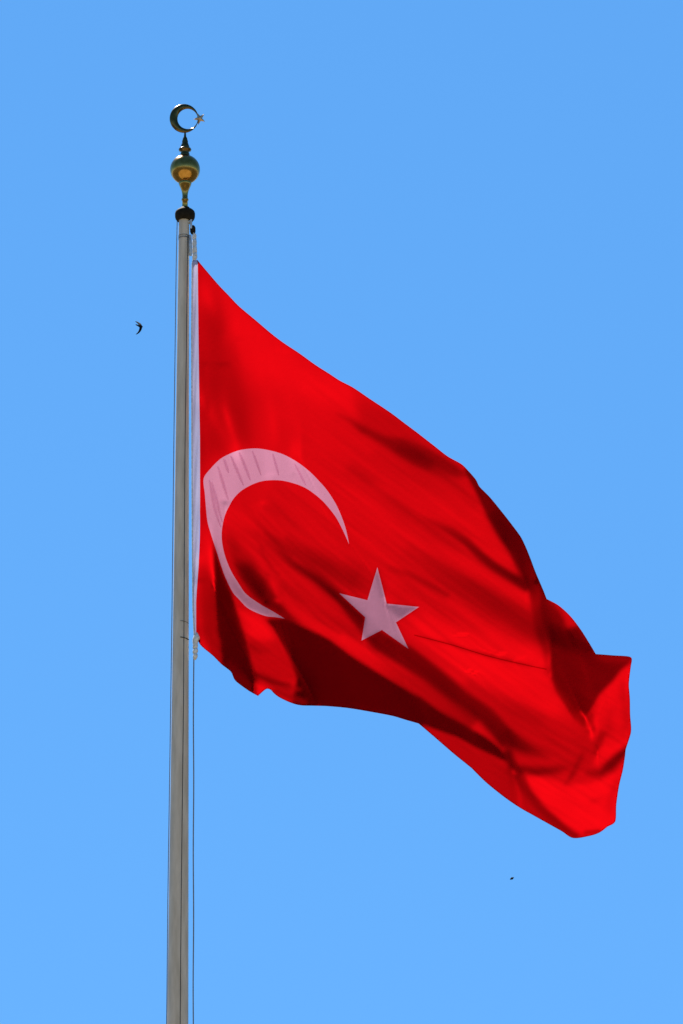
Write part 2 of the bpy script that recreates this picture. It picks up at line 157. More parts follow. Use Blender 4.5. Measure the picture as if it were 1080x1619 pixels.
    '4 6 -9 1 -2 2 1 3 2 1 -3 -1 -2 -5 -4 -4 -4 -1 2 7 10 12 11 9 5 3 1 -1 -1 -1 -2 -3 -3 -3 -3 -2 -2 0 0 -1 -2 -1 -4 -5 -4 -5 -2 -2 1 2 1 3 1 1 0 -1 -2 -2 -2 -3 1 2 -1 0 1 2 1 -1 0 0 1 2 0 0 2 0 0 2 1 2 -1 1 0 3 1 3 2 1 -1 -3 -1 -1 0 0 1 1 0 0 1 0 1 1 1 1 3 3 0 1 -1 -2 -3 -7 -5 -3 -1 -2 -1',
    '4 7 -10 0 -1 0 2 3 3 1 -2 0 -3 -3 -4 -5 -4 -2 1 6 8 11 11 10 6 4 2 -1 1 -2 -2 -3 -3 -4 -2 -2 -2 -1 1 -1 -2 -2 -2 -6 -5 -5 -2 -2 0 2 1 3 2 2 -1 0 -3 -1 -3 -2 0 1 0 0 1 1 2 -2 1 0 1 1 1 0 2 0 1 0 1 2 1 0 0 0 1 2 3 3 1 -2 -2 -1 -1 1 0 1 1 -1 0 1 1 1 2 0 3 2 1 1 0 -3 -3 -6 -5 -4 -1 -2 0 -2 -1',
    '4 8 -11 -1 -1 0 2 3 3 2 -1 0 -3 -1 -5 -4 -4 -3 -1 4 8 9 12 10 7 5 2 1 0 -1 -2 -3 -3 -3 -4 -1 -3 1 -1 0 -2 -2 -3 -5 -5 -5 -4 -1 -1 2 2 2 3 1 1 -1 -1 -2 -5 -1 0 1 0 0 0 3 0 -1 0 1 1 1 0 1 2 0 1 0 1 1 2 0 -1 1 -1 1 1 5 2 1 -2 -1 0 0 0 1 0 -1 1 -1 2 1 2 1 2 2 1 1 -1 -1 -5 -4 -5 -4 -2 -1 -2 0 -2 0',
    '4 9 -13 0 -2 1 0 4 4 2 -1 0 -1 -2 -3 -5 -3 -4 -1 1 6 10 10 11 7 7 2 2 1 -1 -1 -4 -3 -3 -4 -2 -2 0 1 -2 -1 -2 -3 -5 -6 -5 -4 -1 -1 1 2 2 3 2 1 0 -1 -1 -6 -3 0 1 2 -1 0 1 3 -1 -1 -1 2 2 1 0 0 3 0 0 1 1 1 0 1 -1 0 -2 1 3 4 1 2 -1 0 1 0 0 -1 1 -1 0 0 2 2 1 3 1 1 0 0 -1 -4 -5 -5 -3 -2 -2 -1 -1 -2 0 -2',
    '5 6 -11 -1 -1 2 3 4 2 1 -2 1 -2 -2 -3 -5 -3 -3 1 3 9 10 10 9 7 4 2 2 -1 -2 -2 -4 -4 -3 -2 -2 0 0 0 -3 -1 -4 -4 -6 -6 -3 -3 0 0 2 2 4 1 3 0 -2 0 -5 -4 -2 0 4 -1 0 0 3 1 -2 0 0 1 3 0 0 2 1 1 0 1 0 1 0 0 0 -2 -1 1 3 3 2 1 2 1 1 0 -1 -1 0 0 0 1 1 3 2 2 0 0 0 -2 -4 -3 -5 -3 -3 -1 -1 -2 -2 -1 0 -1 1',
    '5 6 -11 -2 0 1 3 4 3 0 -1 2 -2 -1 -3 -4 -4 -3 0 2 6 9 11 9 8 6 2 2 0 -1 -3 -4 -4 -3 -2 -2 -1 1 -1 -1 -3 -3 -5 -6 -5 -4 -2 -2 1 1 2 4 2 2 2 -2 0 -6 -2 -3 -2 2 3 -1 0 2 1 0 -1 0 1 1 1 2 0 2 0 2 0 1 0 0 -1 -1 1 -2 -1 1 2 3 3 3 2 1 1 0 0 -2 0 0 1 1 1 3 3 0 -1 0 -3 -3 -3 -4 -3 -3 -2 -1 -1 -2 -2 -1 0 0 1',
    '5 7 -13 -1 -1 1 3 4 3 1 -1 2 -1 -1 -2 -3 -4 -4 -1 1 4 8 11 9 9 7 3 3 0 -1 -3 -4 -4 -3 -3 -1 0 -1 0 -2 -3 -2 -6 -5 -6 -3 -3 -2 1 0 3 2 4 2 2 -1 -1 -5 -3 -1 -3 0 2 0 2 0 2 0 -1 0 1 0 2 0 2 2 1 0 1 1 0 0 -1 -1 -1 0 -1 0 0 2 4 3 3 2 2 0 1 -1 -1 1 0 2 0 2 2 1 1 -2 -3 -3 -3 -4 -3 -2 -2 -1 -2 -1 -2 -2 0 -1 1 1',
    '5 7 -13 -2 0 1 1 5 4 0 0 1 1 -1 -1 -3 -3 -4 -3 0 4 6 9 11 9 7 5 3 1 -1 -3 -4 -4 -3 -3 -1 -1 1 -2 -2 -2 -4 -4 -6 -5 -3 -4 -1 -1 1 1 4 3 3 2 0 -1 -6 -4 0 0 -2 0 0 1 2 2 0 -1 0 1 0 1 0 2 3 0 2 0 1 0 0 0 -2 -2 0 0 -1 0 1 3 4 2 2 2 2 2 -1 1 0 1 0 2 1 1 2 -1 1 -4 -4 -3 -4 -3 -1 -2 -1 -2 -2 -1 -2 -1 -1 0 1 1',
    '5 7 -13 -2 -1 1 2 4 3 2 0 1 1 0 -1 -2 -2 -5 -2 -2 2 5 8 11 10 8 6 4 0 0 -4 -3 -4 -3 -3 -2 1 -1 -1 -3 -2 -3 -5 -6 -4 -4 -3 -2 -1 1 1 2 5 3 2 0 0 -7 -4 -1 1 -1 1 -2 0 1 3 2 -1 -2 1 2 0 0 1 1 4 0 1 1 0 1 -2 0 -2 -2 0 0 0 0 2 3 3 1 2 3 1 2 0 2 0 2 0 2 1 1 0 -1 -1 -5 -3 -4 -3 -1 -3 0 -1 -3 -1 -2 -2 -1 0 0 2 1 1',
    '5 7 -14 -1 -1 1 1 4 3 2 0 2 1 1 -1 -1 -2 -4 -3 -2 0 4 7 10 11 9 6 5 1 -1 -2 -5 -3 -4 -2 -2 0 0 -2 -2 -3 -3 -5 -5 -5 -3 -3 -3 0 -1 1 3 4 4 3 0 -1 -8 -4 1 0 -1 0 1 -1 -1 2 3 0 0 -1 0 2 1 -1 2 1 3 1 1 1 -1 0 -2 -1 0 -2 -2 1 1 2 2 2 1 1 2 3 1 2 1 2 2 1 1 2 0 0 -1 -1 -3 -3 -5 -2 -2 -2 -2 0 -2 -1 -3 -2 -1 -1 -1 2 2 0 2',
    '5 7 -14 -1 -1 -1 3 3 3 2 1 2 1 1 0 -1 -1 -3 -4 -2 -1 2 7 9 11 9 8 5 2 -2 -2 -4 -4 -4 -1 -2 0 0 -3 -3 -1 -5 -3 -6 -4 -4 -2 -3 -1 -1 1 3 3 5 3 0 0 -9 -5 1 1 -1 0 1 0 -1 1 1 2 0 -1 0 1 2 -1 2 1 1 2 2 0 1 -1 -2 0 -2 0 -2 -1 1 2 2 3 0 0 2 1 2 2 3 1 2 3 1 1 2 0 -2 -1 -3 -2 -4 -2 -3 -1 -2 -1 -1 -2 -2 -2 -2 -2 0 0 2 1 2 1',
    '5 7 -14 -2 0 -1 2 3 4 1 1 2 2 2 -1 1 -2 -2 -3 -3 -1 1 5 8 11 10 9 4 3 -2 -2 -4 -4 -3 -2 -1 0 -1 -3 -2 -3 -3 -5 -4 -5 -3 -3 -1 -3 0 0 2 4 5 3 1 -1 -9 -6 1 1 1 -1 0 1 0 0 1 0 2 0 -1 1 1 0 2 0 2 1 1 2 1 0 -2 -2 0 -1 -1 -2 1 0 3 3 1 -1 2 0 2 1 2 3 2 2 3 2 2 -1 0 -1 -4 -2 -3 -2 -2 -1 -3 0 -2 -1 -2 -2 -2 -2 -2 1 0 2 1 2 0 0',
    '5 7 -14 -2 -1 0 1 4 3 1 1 3 2 1 1 1 -2 0 -4 -2 -2 0 4 7 11 10 8 7 1 -1 -3 -3 -4 -3 -1 -2 1 -2 -2 -4 -2 -3 -5 -4 -4 -4 -1 -3 -2 -1 0 2 4 5 4 0 -1 -9 -6 0 1 1 1 -1 0 1 0 1 1 0 0 0 1 1 0 1 2 1 0 1 2 1 0 0 -2 -1 -1 -1 -1 0 0 1 4 2 0 -1 1 1 1 2 1 3 3 3 3 1 1 0 -2 -1 -4 -2 -3 -1 -1 -1 -3 0 -2 -1 -2 -2 -2 -1 -2 0 2 1 2 0 0 1',
    '5 7 -14 -2 -1 -1 2 3 3 2 0 3 3 1 2 0 0 -1 -2 -3 -2 0 3 6 10 10 9 5 2 0 -4 -2 -4 -3 -1 -1 -1 0 -3 -4 -2 -3 -5 -4 -4 -3 -2 -2 -1 -3 1 1 4 5 4 0 0 -10 -6 -1 0 3 0 0 1 -1 1 0 3 -1 0 0 0 2 1 -1 2 2 0 2 0 0 1 0 0 -1 -2 0 -2 0 0 1 2 3 0 1 0 0 0 2 1 2 3 2 4 3 1 0 -1 -2 -1 -3 -3 -2 -1 0 -2 -1 -2 -1 -1 -2 -2 -1 -1 -1 0 1 1 2 -1 1 0',
    '5 7 -15 -1 -1 0 0 3 4 1 1 2 3 3 0 2 0 0 -2 -2 -2 -1 2 5 10 9 9 5 3 -2 -2 -4 -2 -3 -1 -1 0 -1 -3 -4 -2 -4 -4 -4 -3 -4 -1 -2 -1 -3 1 0 4 6 2 1 0 -10 -6 -1 0 1 2 0 1 -1 0 1 1 3 -2 0 0 1 1 1 0 2 2 1 0 0 0 0 0 -1 0 -1 -1 -1 0 1 2 2 0 2 0 -1 1 1 1 1 1 4 2 3 3 0 0 -1 -1 -2 -3 -2 -2 0 -1 -1 -1 -1 -3 0 -3 0 -1 -1 0 1 -1 2 0 0 -1 0',
    '5 7 -15 -1 -1 -1 2 2 2 3 0 3 3 2 2 1 1 0 -1 -2 -1 -2 2 5 7 10 8 5 2 -1 -3 -2 -3 -2 -1 0 -1 0 -5 -3 -3 -3 -4 -4 -3 -3 -1 -2 -2 -1 -1 1 4 4 4 0 1 -12 -6 -1 1 2 -1 2 0 1 -1 0 2 1 1 0 -1 0 2 1 0 1 3 0 2 -1 -1 1 -2 1 0 -1 0 -1 -1 0 3 1 1 0 1 1 0 0 1 1 2 0 3 2 3 2 0 1 -2 -1 -2 -2 -3 0 -1 0 -1 -1 -1 -3 -1 -2 1 -1 1 -1 1 -1 1 -1 -1 1 -2 1',
    '5 6 -14 -1 0 -2 2 1 4 0 2 3 2 3 2 2 0 1 0 -2 -1 -1 1 4 7 9 6 6 1 0 -3 -2 -3 -1 0 -1 -1 0 -5 -4 -2 -3 -4 -4 -3 -3 -1 -1 -1 -2 -1 1 3 5 3 0 1 -11 -8 -1 1 2 1 0 1 0 1 -1 1 1 1 1 0 0 0 1 1 1 2 1 2 -1 0 -1 -1 0 0 0 0 -1 -1 1 1 2 1 0 -1 2 1 1 0 0 1 2 0 2 2 2 2 1 0 -1 -2 -3 -1 -1 -1 0 -1 0 -1 -2 -2 -1 -1 0 1 1 0 0 -1 -1 -1 0 -2 0 0 -1',
    '5 5 -12 -2 -1 0 1 1 4 0 1 3 3 3 2 2 1 1 0 -1 -1 0 0 4 5 8 7 4 2 -1 -2 -2 -2 -1 -1 0 0 -1 -5 -4 -2 -4 -3 -5 -2 -2 -1 -2 -1 -1 0 0 3 4 3 1 0 -10 -9 -2 1 1 3 0 1 -1 2 1 -2 1 1 2 -1 1 1 0 0 2 1 2 1 1 0 -2 -1 -1 0 0 0 0 0 0 1 1 1 1 0 0 1 1 2 0 -1 2 0 2 0 1 3 1 1 0 -2 -1 -3 0 -1 0 -1 0 -1 0 -2 -2 -1 0 0 2 1 0 0 -2 -1 -2 -1 -1 -1 -2 1 2',
    '5 5 -13 0 -2 1 0 1 3 1 1 3 3 2 3 2 2 0 1 0 -1 0 0 3 6 6 5 5 1 0 -2 -2 -2 0 0 -1 0 -1 -5 -5 -1 -4 -4 -3 -3 -2 -2 0 -1 -1 0 0 3 3 3 1 2 -12 -7 -5 0 2 3 1 1 -1 1 1 1 -1 1 0 1 0 2 0 1 0 2 1 2 0 1 -1 -1 -2 -1 0 1 -1 1 0 0 2 1 0 1 0 0 2 1 1 1 -1 0 2 0 0 2 0 2 1 -1 -1 -1 -2 -1 1 -1 -1 1 -1 -1 0 -3 0 0 0 2 1 1 0 -2 -3 -2 -1 -3 -2 0 2 3',
    '5 4 -12 0 0 -2 2 1 1 2 1 2 4 2 3 2 1 2 1 0 0 -1 2 2 4 6 5 3 2 -1 -1 -2 0 -1 -1 1 -1 -1 -5 -5 -2 -3 -4 -4 -2 -2 -1 -1 0 -2 1 0 2 4 3 0 2 -10 -9 -3 -2 1 1 2 2 1 1 -1 1 1 1 -2 1 1 0 3 -1 2 0 2 1 1 1 -1 -1 0 -3 0 -1 1 0 0 1 2 1 0 0 1 0 1 2 0 2 0 0 -1 1 1 0 0 1 1 0 -1 0 -2 0 0 -1 1 -1 0 0 -1 -1 -1 0 0 1 1 1 1 0 -2 -3 -2 -3 -6 1 0 4 7 9',
    '5 3 -10 -1 0 -1 1 1 2 1 0 4 2 3 2 3 2 1 1 1 0 0 1 3 3 5 4 3 2 -1 -1 -1 -1 0 0 0 -1 -1 -6 -4 -2 -3 -5 -3 -2 -2 -1 -1 0 0 -1 1 2 3 3 0 3 -7 -13 -4 0 0 0 1 2 2 2 0 -1 1 2 1 -2 0 0 2 2 0 1 2 1 0 1 0 -1 0 -1 -2 0 -2 1 1 0 2 2 0 0 1 0 1 1 1 1 1 1 -1 -1 0 2 -1 1 -1 0 0 -1 0 0 0 0 0 0 0 0 -1 0 -1 -1 1 1 1 0 1 0 1 -2 -3 -3 -4 -5 -4 6 8 10 16',
    '5 1 -7 -2 1 -1 0 2 1 1 1 1 4 3 2 3 1 3 0 2 0 0 2 1 4 4 4 3 0 1 -2 -1 0 0 0 1 -2 -1 -6 -4 -3 -2 -5 -3 -3 -1 -1 -1 1 -1 -1 2 1 4 1 2 0 1 -15 -9 0 1 0 0 2 1 2 2 0 0 0 3 0 -1 -2 2 1 2 0 3 0 2 -1 1 -1 -1 1 -1 -2 -1 -1 1 0 2 2 1 0 1 0 0 2 1 0 2 0 1 -1 0 -1 1 -1 1 -2 -1 0 0 0 0 1 0 1 0 0 -1 0 -1 0 1 0 2 -1 1 0 1 0 -1 -3 -4 -6 -4 0 5 13 20 16',
    '5 0 -6 -1 0 0 0 1 1 1 1 2 2 3 3 2 3 1 2 1 1 0 2 1 4 4 2 3 1 0 -2 1 -1 0 0 0 0 -3 -4 -6 -2 -3 -4 -3 -3 -1 -1 -1 1 -1 0 1 2 2 3 0 2 -1 -5 -16 -4 2 0 2 0 0 2 2 2 1 0 0 1 2 -2 -1 1 1 2 1 3 -1 1 1 -1 -1 0 1 -1 -2 -1 -1 0 2 2 1 1 1 0 0 2 0 2 -1 2 0 1 0 -2 0 1 -2 0 -2 -1 -1 0 2 0 1 1 0 0 1 -1 0 -1 1 1 1 0 0 0 1 0 0 -2 -2 -4 -7 -1 2 7 25 21 2',
    '5 -1 -5 -1 1 0 0 1 0 1 1 1 3 3 2 3 3 1 2 1 1 2 0 3 2 4 3 1 1 0 0 -1 0 0 1 -1 0 -3 -5 -5 -2 -3 -4 -4 -2 -1 -1 -1 1 -1 1 0 2 2 3 0 2 -3 1 -12 -11 -1 1 2 1 0 1 1 2 2 1 1 0 0 1 0 -1 0 1 2 2 1 1 -1 1 0 0 -1 0 0 -1 -2 -1 0 2 3 1 0 1 0 1 2 0 1 0 0 1 1 0 -1 -2 1 -2 -1 -2 -1 -1 1 1 1 1 1 1 0 0 0 0 1 0 0 1 1 -1 1 -1 1 -1 0 -4 -5 -3 0 5 21 27 3 2',
    '5 -3 -2 -1 1 -1 1 0 1 0 1 1 2 3 3 3 2 3 1 1 2 1 1 2 4 2 2 2 1 0 -1 0 0 1 -1 1 -1 -3 -5 -6 -1 -4 -3 -4 -2 -1 -1 -1 1 -1 1 0 2 2 3 0 1 -1 -2 0 -17 -5 0 1 2 1 1 0 1 2 2 1 2 -1 0 1 1 -1 -1 1 1 3 1 0 1 0 0 0 -1 0 0 -1 -2 0 -1 3 2 1 1 0 1 1 1 1 0 0 0 1 1 0 -1 -2 -1 -2 -1 -1 -2 1 0 1 1 1 1 1 1 0 1 0 1 -1 1 -1 1 1 0 -1 0 -1 0 -4 -3 -1 2 17 32 3 1 3',
    '5 -4 -1 0 0 1 -1 1 0 0 1 1 2 2 4 2 3 2 2 2 1 1 2 3 1 4 1 2 1 -1 0 0 0 1 0 0 -1 -3 -6 -5 -1 -4 -4 -3 -2 -1 -2 1 0 -1 1 0 2 2 2 1 2 -2 -4 3 -8 -13 -2 1 0 2 1 1 1 0 2 2 2 1 -1 0 1 1 0 -2 1 1 2 1 2 0 0 1 -1 -1 0 -1 0 -1 -1 1 2 1 1 2 0 0 2 0 1 1 -1 0 0 2 0 -2 -2 -1 -3 0 -2 0 1 0 0 1 1 1 2 1 0 2 0 0 -1 0 0 1 0 1 -1 -1 -1 -1 -2 -1 0 8 35 13 1 0 1',
    '5 -5 1 -1 1 1 -1 0 0 0 1 1 1 3 3 3 3 2 2 2 1 2 1 3 3 1 3 1 0 0 0 0 1 0 0 0 -1 -3 -7 -4 -1 -4 -4 -3 -3 -1 0 0 -1 1 0 0 2 1 4 0 0 1 -4 -1 3 -16 -6 0 -1 1 2 2 1 0 0 3 1 2 1 -1 1 -1 2 0 -2 1 1 1 2 2 1 0 0 -1 -1 -1 0 0 0 0 0 0 3 0 2 1 1 0 0 1 1 0 -1 0 0 1 -1 -3 -2 -2 0 -1 0 0 1 0 0 2 1 1 3 0 0 1 0 -1 -1 1 0 1 0 -1 -1 -1 0 -2 1 1 23 30 9 -1 -1 0',
    '5 -5 0 2 0 0 0 -1 0 0 1 1 1 2 4 2 4 2 2 2 1 2 2 3 2 2 1 2 0 0 0 0 1 0 1 -1 -1 -4 -5 -3 -4 -3 -4 -4 -3 -1 1 0 -1 1 0 0 0 1 8 -1 -1 0 -2 -2 3 -8 -12 -1 -1 0 0 2 2 2 -1 1 1 3 1 0 1 0 -1 1 1 -2 1 1 1 2 3 0 0 0 -1 -1 -1 0 1 -1 1 0 0 2 1 2 1 0 0 1 0 1 -1 0 0 -1 1 -1 -3 -3 0 -1 -1 1 1 0 0 0 2 1 1 2 1 0 1 -1 0 0 -1 0 1 0 -1 0 -1 -1 0 2 7 34 21 6 -2 -1',
    '5 -6 3 0 0 1 -1 0 -1 1 -1 2 1 2 3 2 5 1 3 2 2 2 1 3 2 3 0 2 0 0 0 0 1 1 0 -1 -1 -4 -3 -5 -5 -3 -3 -5 -2 -2 2 -1 1 -1 1 0 0 -1 11 -1 -1 -2 -1 -2 0 3 -15 -6 -1 1 -1 1 1 2 2 0 1 0 3 1 0 1 0 -2 2 0 0 0 1 1 3 1 1 0 0 -1 -1 0 -1 1 1 0 0 0 1 2 1 2 0 -1 1 0 0 1 -1 -2 1 -1 -1 -2 -3 0 0 0 0 1 0 1 -1 2 1 2 1 0 1 -1 2 -1 -1 0 0 0 0 -1 1 -1 -1 1 3 20 36 13 2 -1 0',
    '5 -6 3 1 0 0 0 -1 0 -1 1 0 1 3 2 4 2 4 2 2 2 2 2 2 3 1 2 1 -1 1 1 -1 2 -1 1 0 -2 -3 -4 -6 -4 -4 -3 -4 -2 -1 -1 2 -1 1 0 -1 1 -1 9 2 -2 -1 -3 0 -2 5 -9 -11 -2 0 0 0 0 1 2 2 2 -1 1 1 1 2 0 -1 -1 2 0 0 1 0 1 3 1 1 0 -1 0 0 -2 1 1 1 0 0 0 1 1 2 1 1 -1 -1 1 0 0 0 -2 -1 -1 -1 -1 -2 0 0 0 0 1 1 0 0 1 2 1 1 -1 1 0 1 0 0 -1 0 -1 0 1 0 0 -2 2 8 33 29 9 2 -2 -1',
    '5 -6 4 0 1 0 -1 -1 0 -1 1 0 1 3 1 4 3 4 2 2 2 2 3 1 3 2 1 0 1 0 0 1 1 0 1 -2 -1 -3 -5 -5 -5 -3 -4 -3 -1 -2 0 0 0 0 1 0 -1 1 6 5 -3 -2 -1 -1 -1 0 3 -16 -5 0 1 0 0 -1 1 2 3 1 1 -1 1 1 1 0 0 -1 1 2 0 -1 2 1 1 2 0 1 -1 1 -2 0 1 1 0 2 -1 0 1 1 1 1 0 1 -2 1 -1 1 -1 -1 -3 -1 0 -1 -1 0 0 0 1 0 1 0 1 2 0 1 0 0 0 0 2 1 -1 0 -2 1 -1 1 1 -1 -2 3 20 38 24 8 -5 -2 -3',
    '5 -5 3 0 2 -1 0 -2 0 0 -1 1 1 2 2 4 2 4 3 2 3 2 1 3 3 0 2 1 0 0 0 2 -1 2 0 -1 -3 -2 -5 -6 -5 -2 -5 -2 -1 -1 -1 1 -1 0 0 1 -1 0 6 6 -3 -2 -1 -1 0 -2 5 -10 -10 -2 0 1 1 -1 0 0 2 3 2 1 -1 0 0 2 0 -1 0 1 2 0 0 1 1 1 1 1 1 0 -1 0 0 1 1 0 1 1 -1 1 0 1 1 0 1 -2 1 -1 0 0 -3 -3 -1 1 -1 0 0 1 0 -1 2 0 2 0 1 1 -1 1 -1 0 1 2 1 0 -1 -1 0 1 0 0 -4 1 9 30 43 17 -1 -3 -4',
    '5 -5 4 0 1 -1 1 -3 0 0 0 0 0 3 1 4 3 4 3 2 3 2 2 2 3 1 1 0 1 0 1 1 0 1 0 -1 -2 -4 -5 -6 -4 -2 -6 0 -2 -2 1 0 0 -1 -1 2 0 -1 4 7 -2 -1 -2 -1 -1 0 1 1 -15 -5 0 0 2 0 1 -2 1 0 4 4 0 -1 -2 1 1 0 0 0 1 2 1 0 0 1 1 0 2 0 1 0 1 -1 1 0 0 2 1 -1 1 0 -1 2 0 1 -1 -1 -1 1 -2 -2 -3 -1 0 1 0 0 1 0 0 1 2 0 2 -1 1 -2 1 0 0 1 2 1 0 0 -1 1 -1 0 -3 -2 4 18 45 36 8 -4 -7 -5',
    '5 -4 3 1 0 0 -1 -1 -1 0 0 0 0 2 3 2 4 3 4 2 3 2 3 1 3 1 1 1 0 0 1 1 1 0 0 -1 -2 -5 -4 -6 -4 -4 -3 -2 -1 -1 -1 1 1 0 -3 1 0 1 2 6 0 -1 -2 0 -2 0 0 4 -11 -9 -2 0 0 1 2 1 -1 -2 2 3 4 1 -1 -2 -1 1 0 2 -1 1 2 1 0 1 0 0 1 2 0 2 0 1 -1 0 1 0 2 0 0 0 0 0 0 1 0 1 -2 -1 -2 0 -2 -2 -3 1 2 0 0 1 1 0 1 1 2 0 -1 0 0 -1 1 0 1 1 2 1 0 0 0 -2 -2 -4 1 10 33 52 22 3 -10 -8',
    '5 -3 2 1 1 -1 0 -2 0 -1 0 -1 2 0 3 2 5 3 3 4 2 2 3 2 2 1 1 1 0 1 0 1 1 1 -1 -1 -2 -5 -5 -6 -4 -2 -4 -3 1 -2 -1 0 2 0 0 -2 -1 2 2 5 0 0 -2 -1 0 -1 0 2 -3 -12 -4 -1 0 1 0 2 2 -1 -1 -1 5 3 1 1 -4 -2 1 1 1 1 0 1 3 0 0 -1 2 0 1 2 2 0 1 -1 0 0 1 1 0 1 0 -1 0 0 0 1 1 -3 -1 -1 -2 -1 -3 0 -1 2 1 1 0 1 1 1 1 2 -1 -1 0 -1 0 1 0 1 1 2 2 1 -1 -1 -4 -4 -1 6 21 46 45 11 0 -16 -9',
    '5 -2 2 0 1 0 -1 -2 0 -1 0 0 0 1 2 3 4 4 3 4 2 3 2 2 2 1 2 -1 2 0 0 2 0 1 -1 -1 -3 -4 -6 -4 -6 -1 -4 -4 1 0 -1 -1 0 2 1 -1 -2 0 2 6 0 -1 -1 -1 0 -1 0 0 3 -11 -8 -2 0 1 0 0 3 1 1 -3 0 3 4 2 0 -3 -3 0 2 1 1 0 2 1 2 -2 1 0 2 1 2 1 1 0 0 0 0 1 0 0 2 -2 1 -1 0 0 1 -1 -1 -2 -2 -2 0 -1 -2 0 2 1 1 1 0 3 0 0 2 -1 -1 -1 0 0 1 0 1 2 2 2 1 -2 -2 -6 -3 2 16 30 55 28 7 -3 -21 -13',
    '5 -1 2 -1 1 0 -1 -1 -1 -1 0 0 0 1 1 4 3 5 3 3 4 2 3 1 2 2 0 1 0 1 1 1 1 0 -1 -1 -3 -5 -5 -6 -3 -2 -4 -3 -2 1 1 -1 -1 1 1 0 1 -2 0 5 3 -2 -1 -1 -1 0 0 0 3 -7 -9 -4 -1 1 -1 2 0 1 3 1 -2 -1 2 3 4 -1 -2 -4 -1 2 2 2 -1 2 1 1 0 0 1 1 1 3 0 2 0 0 0 0 0 0 1 0 0 0 -1 0 0 -1 1 -2 -3 -1 -1 -1 -1 0 -1 1 3 0 1 2 1 1 0 -1 1 -1 -1 0 1 0 0 2 1 2 3 1 -4 -4 -5 -1 8 23 43 54 12 2 -5 -26 -13',
    '5 1 0 0 0 0 -1 -1 -1 -1 0 0 0 1 1 3 4 4 4 3 4 3 1 3 1 2 0 1 1 0 1 1 1 0 0 -3 -2 -6 -5 -4 -5 -1 -2 -5 -2 0 0 2 -2 1 0 1 1 0 -1 3 3 0 -2 -1 -1 -1 1 0 1 0 -11 -5 -3 1 -1 1 1 1 1 1 3 -2 -1 1 4 2 0 -2 -2 -3 1 3 2 0 0 1 2 1 -1 1 2 1 2 1 1 1 0 0 0 0 -1 1 0 0 0 -1 0 -1 0 -1 -2 -1 -2 -1 -1 1 -1 -1 2 1 2 1 1 2 0 0 -1 1 -1 -1 0 0 1 2 0 2 2 2 0 -5 -5 -2 2 15 28 65 29 4 0 -8 -29 -13',
    '5 3 -2 0 0 0 0 -2 -1 -1 1 -2 1 1 0 4 3 5 4 3 4 3 2 2 2 0 2 0 1 0 2 0 1 0 -1 -1 -5 -4 -5 -5 -4 -1 -1 -5 -3 0 -1 1 1 0 1 -1 0 2 1 2 2 -1 0 -1 -2 -2 1 2 -1 2 -8 -8 -2 -2 0 1 1 1 0 1 2 1 1 -2 1 2 3 0 -1 -3 -2 0 2 3 0 0 1 2 1 0 0 3 1 1 1 2 0 2 -1 -1 0 0 0 -1 2 -1 -1 0 -2 -1 0 -2 -1 -2 0 -1 1 -1 0 1 1 3 0 2 1 1 -2 1 -1 0 -1 0 0 2 1 2 1 1 1 -2 -4 -4 -1 9 18 50 59 8 0 -1 -11 -33 -12',
    '5 4 -2 -1 1 -1 -1 -1 -1 0 0 -1 -1 1 2 2 4 4 5 3 4 4 1 2 2 1 0 2 0 0 2 0 2 -1 -1 -3 -3 -4 -6 -5 -3 0 -2 -4 -2 -2 -2 1 1 1 1 -1 0 1 1 4 2 -1 -1 -2 0 -1 -2 1 1 2 -5 -8 -4 -2 -1 0 1 2 1 0 0 2 1 2 -1 0 0 3 1 -1 -1 -4 0 1 4 1 -1 0 2 3 0 0 2 2 0 1 3 0 1 0 -1 0 -1 0 0 0 0 -1 -1 -2 -1 -1 -1 -1 -1 0 -1 1 -1 1 0 2 2 2 0 1 1 -2 0 0 0 -1 0 1 1 2 3 -1 0 0 -3 -3 -3 4 13 31 70 25 2 -2 -5 -13 -31 -10',
    '5 6 -4 -1 1 -1 -1 -1 0 -1 -1 1 -2 1 2 1 5 3 6 4 3 3 3 2 1 1 0 2 0 1 1 0 1 0 -1 -3 -4 -4 -6 -4 -3 0 -2 -2 -4 -1 -2 -1 0 3 0 1 -1 1 0 4 3 1 -2 -3 0 0 -2 -1 0 3 0 -10 -4 -3 -2 0 0 1 3 1 0 0 0 3 1 0 0 -1 3 0 0 -1 -2 -2 1 4 0 0 0 2 3 1 1 0 1 2 1 2 1 1 0 -1 -1 0 -1 -1 1 0 -2 -1 -2 -1 -1 -1 0 -2 1 -1 2 -1 0 1 2 1 2 0 1 0 0 -1 -1 1 -1 1 0 3 1 2 -1 -2 -1 -2 -2 -1 9 20 57 53 3 1 -5 -7 -18 -23 -9',
    '5 7 -5 0 -1 0 0 -2 0 -1 0 0 -1 -1 2 2 3 5 6 4 4 3 2 2 1 1 1 0 2 0 1 1 0 0 -1 -3 -4 -5 -6 -4 -3 0 0 -2 -4 -2 -1 0 -3 1 3 1 -1 1 0 3 3 1 1 -3 -2 -1 0 0 -2 0 3 -6 -7 -2 -3 -1 -1 2 1 2 2 0 -1 1 2 1 2 -2 -1 2 1 0 0 -3 -1 0 3 1 0 1 1 3 2 0 1 1 1 1 3 0 1 1 -1 -1 -1 -1 0 -1 0 -2 -1 -1 -2 -1 -1 0 -1 1 0 1 0 -1 2 2 1 1 0 0 1 -1 0 -1 1 0 0 2 1 2 1 -2 -3 -2 -1 -1 5 12 38 72 14 0 -2 -6 -12 -16 -15 -11',
